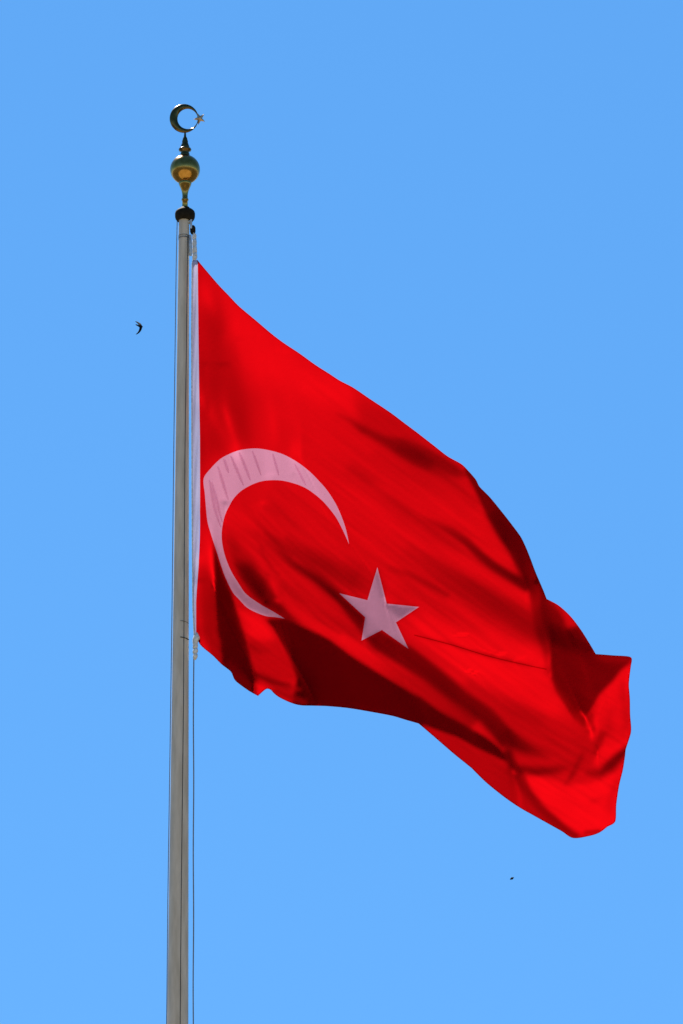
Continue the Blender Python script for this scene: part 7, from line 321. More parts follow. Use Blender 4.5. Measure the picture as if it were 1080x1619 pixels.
    '126 -213 235 3 2 3 2 0 -1 0 -1 -1 0 -1 1 0 0 1 2 2 0 2 2 2 3 2 6 3 0 -8 -16 -13 -10 -6 -6 0 6 8 10 6 1 1 -2 -2 -2 0 1 1 -1 -3 -5 -4 -2 -2 -1 -1 0 -1 1 1 0 0 1 2 0 1 -1 -2 0 -1 -1 -1 -4 -2 -2 1 -2 -1 -1 0 -1 -1 -2 -3 -2 -2 -3 -2 0 22 27 3 -16 -16 -6 -1 7 12 1 6 1 -1 -2 -3 -2 -4 -2 -2 20 -3 -1 -2 -1',
    '127 -197 221 3 2 3 1 -1 -1 -2 -1 0 -2 -1 0 0 -1 3 2 4 2 2 3 2 3 4 3 2 -3 -7 -17 -11 -9 -8 -6 1 6 10 10 6 0 0 -3 -1 -2 2 2 1 -1 -4 -4 -5 -3 -1 -2 -1 -1 1 -1 2 0 1 0 2 1 0 -1 -2 -1 -2 0 -2 -3 -2 0 -1 -1 -1 -1 -1 0 -2 -2 -2 -2 -2 -1 2 14 20 3 -11 -12 -7 0 5 14 2 7 3 -3 -4 -4 -2 -2 -3 -1 19 -3 -2 -2 -1',
    '128 -178 204 2 3 1 1 -1 -3 -1 -1 -1 -1 -1 -2 0 -1 1 3 6 4 4 2 3 4 3 2 -1 -5 -10 -11 -10 -8 -10 -6 1 7 12 10 3 2 -3 -3 -1 2 2 2 1 -2 -4 -4 -6 -2 -2 -2 0 -2 0 1 0 1 2 0 1 1 0 -1 -2 -2 -2 -2 -1 -2 0 -2 -1 1 -2 -2 0 -2 0 -2 -3 0 -2 3 9 14 4 -6 -10 -5 -1 4 15 1 7 3 0 -4 -7 -3 -1 -3 -1 19 -4 -3 0',
    '129 -157 185 1 2 1 0 -1 -3 -1 -2 0 -1 -2 0 -3 -1 1 3 5 8 5 3 3 4 2 0 -3 -7 -11 -7 -7 -8 -12 -5 0 9 13 10 2 -1 -3 -2 1 2 4 1 1 -4 -4 -4 -5 -3 -1 -2 -2 0 -1 1 0 2 0 1 1 1 -1 0 -2 -2 -3 -4 0 0 -1 -1 -1 0 -1 -2 0 -2 -1 -2 -1 -1 1 7 10 6 -4 -8 -3 0 4 13 1 5 4 -2 -2 -5 -2 -4 -3 0 14 -1 -3 -1',
    '130 -134 163 1 1 0 -1 0 -3 -2 -1 0 -2 -1 -1 -1 -2 0 3 4 9 7 5 3 3 0 -1 -5 -9 -8 -6 -4 -9 -13 -5 2 10 15 7 1 -4 -2 0 2 5 2 1 -1 -4 -4 -4 -4 -3 -3 -1 -1 -1 0 0 1 1 0 1 1 -1 2 -2 -1 -3 -4 -2 -2 1 -1 0 -1 -1 0 -2 0 -3 0 -2 -2 2 3 8 7 -2 -4 -3 2 2 13 2 3 1 -1 -5 -1 0 -2 -5 -2 8 2 -2 0',
    '132 -81 111 0 0 -1 -1 -2 -2 -1 -1 -1 -2 0 -1 0 0 0 5 7 8 8 3 2 -1 -3 -7 -9 -6 -4 -5 -6 -14 -5 2 15 15 2 -1 -5 0 2 4 5 1 0 -3 -4 -3 -4 -3 -4 -2 -2 -1 0 0 0 1 0 0 0 1 0 0 0 -2 -3 -3 -3 -1 -1 0 0 0 -1 0 -2 0 -3 -1 -2 0 1 5 11 1 -5 0 3 1 11 3 3 -1 -2 -6 -1 2 -1 -4 -4 4 2 0 1',
    '133 -57 86 0 0 -2 -1 -1 -1 -3 0 -2 0 -1 0 1 -1 2 2 6 8 8 5 0 -1 -5 -8 -8 -4 -4 -3 -7 -13 -4 5 18 10 -1 -4 -3 2 5 4 4 1 -3 -3 -4 -3 -2 -4 -4 -2 -1 -1 0 -1 2 -1 0 0 0 0 0 0 0 -2 -3 -3 -1 -3 0 -1 0 0 0 -1 0 -1 -2 -3 -2 0 1 9 11 -4 0 5 1 6 4 3 -1 -4 -5 0 -2 -1 -4 -1 3 0 1',
    '134 -34 62 0 -1 -1 -1 -1 -2 -2 0 -2 -1 1 1 1 0 0 4 5 5 6 5 2 -3 -6 -7 -6 -5 -2 -4 -6 -12 0 10 17 0 -4 -2 0 4 6 4 2 -1 -3 -4 -2 -3 -3 -3 -3 -3 0 -1 0 -1 1 0 0 -1 0 -1 -1 1 -1 -2 -1 -3 -1 -3 0 -2 0 0 0 -1 1 -1 -1 -4 -3 -1 2 16 10 -3 2 2 3 3 3 -1 -3 -6 -1 -4 -3 -3 -2 6 2 1',
    '135 -13 41 -2 0 -1 -2 0 -2 -2 -1 0 -1 1 2 1 0 3 2 4 3 4 1 3 -2 -6 -6 -5 -2 -5 -2 -7 -6 5 12 4 -3 0 -1 3 4 5 3 -1 -1 -3 -2 -3 -3 -2 -3 -2 -3 -1 0 0 -1 0 1 -1 0 -2 -1 0 -1 -2 0 -1 -2 -1 -2 -2 -1 -1 0 0 -1 1 1 -2 -4 -5 -3 11 32 -8 1 -1 3 2 1 -2 -4 -4 -2 -6 -4 -3 -2 11 2 3',
    '136 8 18 0 -2 -1 0 -2 -1 -2 -1 1 0 0 3 1 3 2 1 3 1 1 0 0 -2 -3 -5 -3 -3 -3 -3 -3 0 6 2 1 2 2 0 3 2 4 0 -1 -2 -1 -2 -3 -3 -2 -2 -2 -2 -1 0 -1 0 0 0 0 -1 -2 -2 0 -3 0 -1 0 0 -2 -2 -2 -1 -2 -1 1 1 -1 1 -2 -4 -7 4 45 -9 -3 1 2 1 -1 -5 -5 -2 -4 -4 -6 -2 0 15 2',
    '137 27 -2 0 -2 -1 -1 -2 0 -1 -1 1 1 1 1 4 3 1 2 0 0 -2 -2 -1 -3 -2 -1 -3 -2 -3 -1 2 0 1 1 5 6 1 -1 -1 2 1 0 -2 0 -1 -3 -2 -3 -2 -1 -2 -1 -1 -1 -1 1 0 -1 -1 0 -2 -2 -2 -2 -1 0 0 1 -2 -2 -3 -1 -3 1 2 0 -1 -1 -4 -2 2 45 -12 -2 2 1 0 -5 -5 -5 -3 -4 -4 -3 -1 3 13 4',
    '139 69 -46 -1 -1 -2 0 -1 0 -1 2 1 1 4 2 3 1 0 -1 -1 -3 -3 -4 -2 -2 -1 -1 -1 0 2 1 -1 1 4 12 4 -4 -5 0 0 0 -1 1 -2 -2 -2 -2 -2 -2 0 -1 -1 -2 -1 0 0 -1 0 -1 -1 -1 -2 -4 -2 0 1 0 -1 -1 -2 -3 -3 2 2 0 -2 -1 -2 -3 4 44 -11 -4 1 1 -3 -7 -5 -5 -3 -3 -3 1 0 4 11 3',
    '140 84 -62 -1 -1 -2 0 0 0 0 2 2 2 3 3 1 0 -1 -2 -2 -3 -4 -4 -2 -4 -1 -1 2 5 3 -1 -2 4 15 12 -6 -11 -2 -1 -1 1 0 -1 -2 -3 -1 -2 -1 -1 -1 0 -1 -1 -1 -1 0 -2 0 0 -2 -1 -2 -4 -1 -1 1 0 -1 -2 -4 0 1 3 -1 -2 -1 -1 0 1 36 -4 -1 -1 -4 -6 -5 -6 -5 -3 0 -1 2 4 3 8 1',
    '141 98 -77 -1 -1 -2 0 1 1 1 2 2 3 3 0 2 -2 -2 -3 -2 -4 -2 -5 -4 -3 -2 0 4 9 2 -3 1 16 22 -4 -18 -5 -2 -1 0 0 -1 -1 -2 -3 -1 -1 -1 -1 0 -1 0 0 0 -4 -1 -1 0 -1 0 -1 -4 -3 0 -1 0 -1 -3 -2 1 2 2 0 -2 -2 -1 4 2 25 -2 2 -2 -5 -9 -5 -6 -3 -2 1 2 3 5 3 4 1',
    '142 111 -91 -1 -1 -1 0 2 1 1 4 2 3 0 1 -1 -2 -2 -4 -3 -2 -4 -4 -3 -4 -2 1 8 6 0 -1 13 32 6 -26 -11 -2 -2 0 -1 -1 -1 0 -3 -2 -1 -2 0 0 -1 0 1 -1 -2 -2 -2 -2 1 -1 0 -2 -3 -2 0 -2 -1 -4 0 2 3 1 0 -1 -2 0 3 3 22 -3 -2 -2 -4 -8 -6 -5 -1 -1 1 5 4 4 3 1 1',
    '143 122 -103 0 -1 -1 1 1 3 3 2 3 0 1 -2 -1 -2 -4 -2 -4 -2 -4 -3 -4 -2 -2 3 7 2 -1 11 36 20 -23 -24 -4 -1 -1 -1 -1 -1 -2 0 -2 -2 -1 -1 -1 0 1 0 -1 -2 -2 -1 -2 -1 -1 0 -1 -2 -1 -2 -1 -4 -3 2 3 1 1 1 -1 0 0 4 0 18 -2 -2 -6 -5 -5 -4 -2 -2 0 2 5 7 2 1 1 1',
    '145 152 -134 0 0 1 2 4 2 2 2 -1 0 -2 -3 -2 -4 -3 -2 -3 -3 -3 -3 -3 0 4 3 -2 10 36 30 -8 -35 -9 -4 1 -1 -1 -2 -2 -1 -1 -2 0 -1 -2 0 1 0 -1 -2 -2 -2 0 -1 -1 -1 -2 -1 -2 0 -2 -5 -1 2 3 2 0 -1 1 0 2 3 2 9 -1 -3 -5 -6 -2 -2 -3 1 1 3 4 7 2 -1 1 -1',
    '146 161 -142 -1 2 1 3 3 2 1 1 -2 -1 -3 -2 -4 -2 -4 -2 -2 -3 -3 -2 -3 2 0 -2 7 34 41 0 -28 -23 -3 0 -2 0 -1 -3 -3 0 -2 0 0 -2 -1 1 -1 1 -3 -2 -2 -1 1 -1 -1 -1 -3 -2 -1 -3 -2 0 2 3 0 0 0 0 1 2 3 2 5 -1 -6 -4 -3 -1 -1 -1 1 3 3 5 3 3 -2 0',
    '147 172 -153 0 2 4 2 2 1 -1 0 -1 -2 -4 -2 -4 -2 -3 -3 -1 -3 -2 -3 -1 -2 -2 3 27 51 5 -14 -31 -7 -1 -2 0 -2 -1 -2 -4 -1 0 -1 0 -1 0 0 -1 -1 -2 -2 -1 -1 0 1 -1 -3 -3 -3 -4 0 1 4 0 1 0 -2 2 0 2 3 3 1 -2 -6 -3 -1 -1 1 1 2 2 3 6 3 0 -4 1',
    '148 183 -163 1 3 3 3 -1 1 -2 0 -3 -3 -2 -3 -3 -2 -4 -2 -2 -1 -3 -3 -3 -1 0 18 50 16 -5 -26 -16 -2 -2 -1 -1 -1 -2 -3 -2 -2 0 -1 1 0 0 -1 -2 -1 -2 0 -1 -1 0 0 -1 -5 -5 -3 0 3 1 2 0 0 -1 -1 2 1 3 4 0 -4 -5 -3 1 0 2 1 4 2 3 4 1 0 -2 -2',
    '149 197 -176 2 4 2 1 -1 0 -2 -3 -2 -2 -3 -2 -3 -3 -3 -2 -1 -3 -3 -3 -2 4 10 36 25 3 -14 -18 -7 -4 -4 0 -1 -1 -1 -3 -2 -1 0 -1 2 -1 1 -2 -2 -1 -1 0 -1 0 -2 -2 -4 -6 -1 1 4 -1 0 0 -1 -1 2 0 1 2 4 2 -5 -4 -2 1 1 2 1 5 3 3 1 0 -1 -2 0',
    '151 236 -211 3 2 0 -2 -1 -2 -3 -3 -2 -3 -2 -2 -3 -2 -2 -4 -2 -3 -3 5 14 20 23 11 -3 -12 -11 -11 -6 0 0 -1 -1 -1 -2 0 -2 0 1 0 0 0 -2 -2 0 0 -1 -1 -3 -3 -6 -4 2 3 1 1 -3 -2 -2 0 2 1 2 1 2 4 -3 -3 -1 1 0 2 2 3 5 2 -1 0 -2 -1 -1',
    '152 255 -228 2 0 0 -2 -2 -3 -3 -2 -3 -2 -2 -2 -3 -1 -4 -3 -3 -4 2 15 16 22 17 4 -8 -11 -17 -8 -2 -1 -1 -1 0 0 -1 -1 0 -1 1 0 1 -2 0 -2 -1 0 -2 -3 -5 -5 -3 3 4 2 -1 -2 -4 -3 -2 2 3 1 2 3 3 -2 -1 1 0 1 0 2 3 3 1 -1 1 -3 0',
    '153 277 -250 1 1 -2 -2 -3 -3 -2 -2 -3 -2 -3 -1 -2 -2 -4 -4 -4 -1 11 16 23 22 10 -5 -8 -19 -16 -3 -1 -2 -2 1 -1 -1 1 0 -1 0 1 0 -1 0 0 -1 -2 -2 -5 -5 -4 0 3 4 0 -1 0 -4 -4 -3 0 1 4 1 4 4 1 -2 1 1 1 1 -1 0 3 2 0 0 -2 -1',
    '154 298 -270 -1 -1 -1 -2 -4 -1 -3 -3 -2 -3 -1 -2 -2 -2 -4 -6 -2 7 13 24 26 16 0 -4 -19 -24 -7 -2 0 -2 -1 -2 -1 0 1 2 -1 -1 1 -1 0 0 0 0 -5 -5 -6 -1 1 3 2 1 -2 0 -2 -3 -4 -2 -1 4 1 4 5 4 1 -1 -1 1 0 -1 -1 2 4 -1 0 -1 -1',
    '155 320 -294 -1 0 -3 -2 -2 -3 -3 -1 -3 -2 -2 -2 -1 -4 -6 -3 3 12 21 27 23 7 1 -18 -28 -15 -4 0 0 -1 -3 -3 -1 2 2 1 0 -1 -2 1 -1 0 1 -4 -6 -3 -2 2 1 2 0 1 -2 0 -3 -4 -2 -2 2 1 4 3 7 4 -1 -1 -2 -2 -2 -1 3 7 -1 -1 -1 -1',
    '156 339 -314 -1 -2 -2 -2 -3 -2 -3 -1 -3 -1 -2 -3 -2 -5 -4 0 9 18 28 26 14 7 -11 -34 -22 -5 -3 0 0 -2 -3 -1 -2 2 2 2 0 -3 -1 -1 1 -2 -3 -2 -2 -1 0 0 2 0 0 0 0 -1 -4 -4 0 1 1 0 3 7 5 -1 0 0 -3 -5 -3 3 13 -2 -2 -1',
    '157 357 -334 -1 -2 -2 -3 -2 -2 -2 -2 -2 -2 -2 -2 -5 -4 -1 5 15 26 30 19 11 -1 -35 -27 -11 -4 -1 -2 -1 -2 0 0 -2 0 2 2 0 -2 -3 -1 -2 -2 -1 0 0 0 0 1 -1 0 0 0 -1 0 -3 -3 0 2 -1 1 2 9 -1 0 0 -1 -4 -4 -1 17 0 -5 -1',
    '158 373 -352 -1 -2 -3 -1 -4 0 -3 -1 -3 -1 -3 -3 -5 -1 2 12 22 31 24 13 10 -29 -33 -17 -5 -4 -1 -4 -1 1 0 0 -1 0 -1 2 0 -1 -3 -3 -2 0 0 -1 2 1 0 0 -1 0 -2 -1 1 0 -1 -3 -1 1 0 0 6 3 -2 0 0 -3 -2 0 12 1 -3 -1',
    '159 386 -366 -3 -1 -2 -3 -1 -3 -1 -2 -2 -2 -3 -4 -3 2 8 19 29 28 16 13 -12 -39 -22 -10 -4 -3 -2 -3 -1 1 1 1 -2 0 -2 0 1 -1 -2 -4 1 -1 -1 0 2 3 0 -2 0 -2 -1 -2 1 0 1 -2 -1 -1 1 0 5 1 -3 -1 -2 1 0 13 -2 -1 -1',
    '160 397 -379 -2 -2 -2 -2 -3 -1 -1 -3 -1 -3 -4 -2 0 5 17 26 30 17 15 -2 -27 -31 -15 -8 -3 -3 -1 -2 0 -1 2 0 0 -2 -2 -1 0 0 -1 -2 0 -1 -1 0 3 1 2 -2 -1 -1 -3 -1 -1 3 0 -1 -2 0 0 2 2 -2 -3 -2 1 3 12 -1 -1 0',
    '161 406 -390 -2 -1 -3 -2 -1 -2 -3 0 -4 -2 -3 0 3 14 24 29 18 16 2 -13 -28 -22 -13 -6 -4 -1 -1 0 -1 0 0 0 0 -2 -2 -1 -2 1 1 0 -3 0 -1 1 2 1 1 0 -1 -2 -3 -1 -1 2 1 -1 -2 1 -1 2 -2 -2 -3 2 3 11 0 0 -1',
    '163 428 -416 -1 -2 -2 -2 -1 -3 -2 -2 -2 -2 4 10 23 26 20 13 7 -8 -15 -24 -17 -12 -6 -2 -1 1 -1 0 -1 -1 -1 0 -2 0 -1 -3 0 3 0 -2 -2 1 1 1 0 1 2 -1 -3 -3 -1 0 0 0 -1 1 -1 0 -1 -2 -2 2 2 10 1 0',
    '164 432 -421 -2 -1 -2 -2 -2 -2 -3 -1 -1 1 11 19 26 18 12 8 -2 -12 -12 -20 -16 -11 -4 -2 1 -1 0 0 -2 0 -3 0 -1 0 -1 -2 1 0 2 -1 -2 1 0 0 0 2 1 0 -3 -3 0 -2 0 -1 1 1 -3 -1 0 -1 1 3 7 1 1',
    '165 434 -424 -2 -1 -3 -1 -2 -3 -2 0 2 8 19 23 17 11 7 1 -6 -10 -11 -16 -17 -9 -2 -2 1 -1 -1 0 -1 -2 -2 -1 0 -1 0 1 -1 0 1 1 -1 -1 0 -1 1 1 1 -2 -1 -2 -1 -1 -1 1 1 -2 -4 0 2 1 3 5 1 1',
    '166 435 -426 -2 -2 -1 -3 -2 -1 -1 1 9 17 21 17 10 4 2 -2 -6 -7 -11 -17 -12 -8 -3 0 -1 -1 0 -2 -1 -1 -2 0 -2 0 1 1 0 -1 1 1 0 -1 -1 -2 1 -1 0 1 -1 0 -1 -1 -1 0 -1 -4 -1 2 2 5 2 1 1',
    '168 443 -437 -2 -2 -2 -2 0 2 7 17 20 15 11 0 2 -1 -1 -5 -7 -11 -16 -9 -6 -4 -1 -1 -1 0 -2 -2 0 -2 0 -1 -1 1 2 1 0 -1 2 -1 -1 -2 -2 -2 0 2 1 1 1 -1 -2 -4 0 -3 0 0 3 4 3 1 0',
    '169 441 -436 -3 -1 -2 0 2 7 16 19 15 10 -1 -2 1 1 -2 -4 -6 -13 -13 -9 -5 -2 -2 -2 -1 -1 -2 0 -2 0 -1 0 -1 0 2 3 0 0 -1 0 -1 -3 -3 -2 1 4 0 2 0 -1 -4 -4 -2 1 1 3 3 2 1 0',
    '170 438 -435 -1 -2 0 2 7 15 19 14 10 -2 -5 1 1 0 0 -4 -6 -14 -12 -8 -3 -2 -2 -1 -4 -1 -1 0 -1 -1 -1 1 -1 0 2 3 1 -1 -1 0 -2 -3 -2 -1 0 3 1 1 0 -3 -4 -3 1 1 3 4 0 1 1',
    '172 437 -435 -1 2 7 15 17 14 9 -1 -5 -4 1 3 1 -2 -3 -7 -12 -11 -9 -2 -1 -2 -2 -4 -1 -1 0 -1 0 0 -1 0 1 1 2 2 0 -2 -1 -3 0 -2 -1 0 0 2 1 -2 -3 -3 -1 2 3 4 -1 2',
    '173 434 -431 2 7 13 16 13 9 0 -5 -5 -1 1 3 1 -1 -5 -6 -11 -9 -9 -4 -1 -1 -1 -3 -3 0 -2 1 0 -1 1 0 1 0 1 3 -1 -1 -2 -2 -1 0 -1 -1 -1 1 0 -1 -4 0 1 2 3 2 1',
    '175 442 -429 11 18 11 6 2 -4 -4 -3 -1 2 2 2 -3 -4 -5 -9 -10 -8 -5 -2 -1 0 -1 -3 -2 -1 0 0 2 -1 1 0 1 -1 2 0 0 -3 -1 0 -1 0 -2 -1 -2 0 -1 -1 1 2 2 3 0',
    '176 455 -435 26 7 4 1 -3 -3 -3 -1 -1 2 2 0 -3 -2 -4 -9 -9 -8 -6 -2 -1 1 -2 -1 -3 -2 1 0 2 1 0 0 -1 0 0 1 0 -2 -1 0 -1 0 -2 -2 -2 -1 -1 2 0 4 2 2',
    '178 525 -473 2 1 -2 -2 -4 -1 0 1 0 0 0 -2 -1 -4 -7 -9 -7 -7 -3 -1 1 -1 -1 -2 -3 0 1 3 1 0 -2 0 0 -1 1 0 -1 -1 0 -2 1 -2 -2 -2 -1 0 -1 1 9 0',
    '180 632 -581 1 -3 -2 -2 -1 0 1 -1 0 -1 0 -2 -2 -5 -8 -9 -7 -4 -1 1 0 -1 -3 -1 0 1 2 1 0 -1 -1 -1 0 0 -1 1 -1 0 -2 -1 0 -2 0 0 -2 -2 6 1',
    '182 730 -682 -2 -1 -1 -1 -1 -1 0 0 0 -1 -1 0 -3 -10 -9 -7 -4 -1 0 -1 0 -1 -1 0 0 2 1 0 -1 0 -1 -2 0 -1 2 -1 -2 0 -2 1 -1 0 0 -2 1 1',
    '183 773 -728 -1 -1 0 -2 -1 -2 0 -1 1 1 0 0 -2 -10 -10 -7 -3 -3 -1 1 -1 0 0 0 0 1 0 1 0 -1 -1 -2 -1 0 1 -1 -1 -1 0 -1 1 -2 0 0 1',
    '185 855 -812 -1 -2 -1 -1 -3 0 0 1 2 1 1 -5 -7 -10 -7 -5 -2 -1 -1 0 2 0 1 -2 0 1 1 1 -2 -1 -2 -1 -1 1 0 -1 -2 1 -2 0 1 -1',
    '187 931 -891 -1 -1 -3 -2 -2 2 2 3 2 -2 -2 -10 -8 -6 -4 -4 -2 0 0 2 1 0 -2 0 1 1 1 -1 -3 -1 -1 0 -1 0 -1 -1 -1 0 0',
    '189 1000 -963 -1 -3 -2 0 0 3 4 1 -2 -4 -7 -7 -6 -4 -3 -4 -2 3 2 0 -1 -1 1 0 1 1 -1 -3 -2 1 0 -3 -1 -1 0 0',
    '191 1061 -1028 -1 -1 -1 2 1 3 1 -2 -4 -4 -7 -6 -4 -4 -3 -2 4 -1 -1 1 0 0 -1 2 0 -2 0 0 -1 -4 -2 0 1',
    '192 1083 -1051 -1 -1 2 0 1 0 0 -1 -2 -3 -5 -6 -7 -2 -3 -1 -1 -3 3 1 0 0 0 0 1 6 0 -9 -2 -2',
    '194 1136 -1105 0 1 0 0 -3 0 0 0 -2 -4 -8 -4 -3 -4 -7 -2 5 2 1 0 0 0 3 8 -4 -6 -3',
    '196 1189 -1157 -1 0 -2 -2 -2 1 2 -2 -5 -4 -1 -11 -8 -4 5 5 1 -1 1 0 3 5 -3 -3',
    '198 1242 -1212 -1 -2 -2 -1 -1 2 -1 1 -2 -14 -9 -6 2 6 2 0 0 2 1 2',
    '199 1261 -1233 -1 -1 -2 -2 1 2 3 -4 -12 -9 -5 1 3 2 0 2 0 1',
    '201 1305 -1279 -2 0 0 1 2 -4 -9 -8 -3 -1 1 1 1',
    '203 1346 -1321 0 0 0 -1 -9 -6 -3',
    '',
    '',
]

# ------------------------------------------------------------------ helpers
FWD = Vector((0, math.cos(PITCH), math.sin(PITCH)))
UPV = Vector((0, -math.sin(PITCH), math.cos(PITCH)))
def at(px, py, h=0.0, y=FLAG_Y):
    """point of the mast plane (y metres away, h metres behind it)"""
    d = FWD * FPX + Vector((px - W0 / 2, 0, 0)) + UPV * (H0 / 2 - py)
    return EYE + d * ((y + h) / d.y)
U = FLAG_Y / math.cos(PITCH) / FPX                  # metres per unit of the drawing

def empty(name, loc, label, cat, group=None):
    o = bpy.data.objects.new(name, None)
    o.empty_display_size = 0.2
    col.objects.link(o)
    o.location = loc
    o['label'], o['category'] = label, cat
    if group: o['group'] = group
    return o
def tag(o, label, cat, group=None):
    o['label'], o['category'] = label, cat
    if group: o['group'] = group
    return o
def link(name, verts, faces, mat, parent=None, smooth=True):
    me = bpy.data.meshes.new(name)
    org = Vector(parent.location) if parent is not None and parent.parent is None else Vector((0, 0, 0))
    if parent is not None and parent.parent is not None:
        org = Vector(parent.parent.location)
    me.from_pydata([tuple(Vector(v) - org) for v in verts], [], faces)
    me.update()
    if smooth:
        me.polygons.foreach_set('use_smooth', [True] * len(me.polygons))
    me.materials.append(mat)
    o = bpy.data.objects.new(name, me)
    col.objects.link(o)
    if parent is not None: o.parent = parent
    return o
class MB:
    def __init__(s): s.v, s.f = [], []
    def add(s, v, f):
        n = len(s.v); s.v += [Vector(p) for p in v]; s.f += [tuple(i + n for i in q) for q in f]
    def lathe(s, axis0, prof, n=40, sx=1.0):
        """prof: (radius, z offset) list round the vertical through axis0; may lean along prof[2]"""
        v, f = [], []
        for p in prof:
            r, z = p[0], p[1]; ox = p[2] if len(p) > 2 else 0.0
            for k in range(n):
                a = 2 * math.pi * k / n
                v.append(axis0 + Vector((ox + r * math.cos(a) * sx, r * math.sin(a), z)))
        for i in range(len(prof) - 1):
            for k in range(n):
                a, b = i * n + k, i * n + (k + 1) % n
                f.append((a, b, b + n, a + n))
        f.append(tuple(range(n))[::-1]); m = (len(prof) - 1) * n
        f.append(tuple(range(m, m + n)))
        s.add(v, f)
    def tube(s, pts, rad, n=8):
        pts = [Vector(p) for p in pts]; v, f = [], []
        rad = rad if isinstance(rad, (list, tuple)) else [rad] * len(pts)
        for i, p in enumerate(pts):
            t = (pts[min(i + 1, len(pts) - 1)] - pts[max(i - 1, 0)]).normalized()
            a = t.cross(Vector((0, 1, 0)))
            a = a.normalized() if a.length > 1e-4 else Vector((1, 0, 0))
            b = t.cross(a)
            for k in range(n):
                q = 2 * math.pi * k / n
                v.append(p + (a * math.cos(q) + b * math.sin(q)) * rad[i])
        for i in range(len(pts) - 1):
            for k in range(n):
                c, d = i * n + k, i * n + (k + 1) % n
                f.append((c, d, d + n, c + n))
        f.append(tuple(range(n))[::-1]); m = (len(pts) - 1) * n
        f.append(tuple(range(m, m + n)))
        s.add(v, f)
    def box(s, c, sx, sy, sz):
        c = Vector(c); v = [c + Vector((x * sx / 2, y * sy / 2, z * sz / 2)) for x in (-1, 1) for y in (-1, 1) for z in (-1, 1)]
        s.add(v, [(0, 1, 3, 2), (4, 6, 7, 5), (0, 4, 5, 1), (2, 3, 7, 6), (0, 2, 6, 4), (1, 5, 7, 3)])
    def build(s, name, mat, parent=None, smooth=True, bevel=0.0):
        o = link(name, s.v, s.f, mat, parent, smooth)
        if bevel:
            m = o.modifiers.new('bevel', 'BEVEL'); m.width = bevel; m.segments = 2; m.limit_method = 'ANGLE'
        else:
            o.data.set_sharp_from_angle(angle=math.radians(50))
        return o

# ------------------------------------------------------------------ materials
def new_mat(name):
    m = bpy.data.materials.new(name); m.use_nodes = True
    return m, m.node_tree, m.node_tree.nodes['Principled BSDF']
def noise_mix(nt, c0, c1, scale, detail=5.0, stretch=(1, 1, 1), lo=0.35, hi=0.65):
    tc = nt.nodes.new('ShaderNodeTexCoord'); mp = nt.nodes.new('ShaderNodeMapping')
    mp.inputs['Scale'].default_value = stretch
    nz = nt.nodes.new('ShaderNodeTexNoise'); nz.inputs['Scale'].default_value = scale; nz.inputs['Detail'].default_value = detail
    rp = nt.nodes.new('ShaderNodeValToRGB')
    rp.color_ramp.elements[0].position, rp.color_ramp.elements[1].position = lo, hi
    rp.color_ramp.elements[0].color, rp.color_ramp.elements[1].color = (*c0, 1), (*c1, 1)
    nt.links.new(tc.outputs['Object'], mp.inputs[0]); nt.links.new(mp.outputs[0], nz.inputs['Vector']); nt.links.new(nz.outputs['Fac'], rp.inputs[0])
    return rp, nz
def plain(name, c0, c1, rough, metal=0.0, scale=8.0, stretch=(1, 1, 1), bump=0.0, spec=0.5):
    m, nt, p = new_mat(name)
    rp, nz = noise_mix(nt, c0, c1, scale, stretch=stretch)
    nt.links.new(rp.outputs[0], p.inputs['Base Color'])
    p.inputs['Roughness'].default_value = rough; p.inputs['Metallic'].default_value = metal
    p.inputs['Specular IOR Level'].default_value = spec
    if bump:
        b = nt.nodes.new('ShaderNodeBump'); b.inputs['Strength'].default_value = bump; b.inputs['Distance'].default_value = 0.01
        nt.links.new(nz.outputs['Fac'], b.inputs['Height']); nt.links.new(b.outputs[0], p.inputs['Normal'])
    return m
def cloth(name, through, face, mix, weave=0.12, var=0.10):
    """thin woven cloth: part of the light scatters through it, part off its face"""
    m, nt, p = new_mat(name)
    nt.nodes.remove(p)
    out = nt.nodes['Material Output']
    tr = nt.nodes.new('ShaderNodeBsdfTranslucent'); df = nt.nodes.new('ShaderNodeBsdfDiffuse')
    mx = nt.nodes.new('ShaderNodeMixShader'); mx.inputs[0].default_value = mix
    lo = tuple(c * (1 - var) for c in through)
    rp, nz = noise_mix(nt, lo, through, 1.3, 6.0, lo=0.3, hi=0.7)
    nt.links.new(rp.outputs[0], tr.inputs['Color'])
    df.inputs['Color'].default_value = (*face, 1)
    fine = nt.nodes.new('ShaderNodeTexNoise'); fine.inputs['Scale'].default_value = 55.0; fine.inputs['Detail'].default_value = 3.0
    tc = nt.nodes.new('ShaderNodeTexCoord'); nt.links.new(tc.outputs['Object'], fine.inputs['Vector'])
    b = nt.nodes.new('ShaderNodeBump'); b.inputs['Strength'].default_value = weave; b.inputs['Distance'].default_value = 0.01
    nt.links.new(fine.outputs['Fac'], b.inputs['Height'])
    nt.links.new(b.outputs[0], tr.inputs['Normal']); nt.links.new(b.outputs[0], df.inputs['Normal'])
    nt.links.new(df.outputs[0], mx.inputs[1]); nt.links.new(tr.outputs[0], mx.inputs[2])
    nt.links.new(mx.outputs[0], out.inputs['Surface'])
    return m
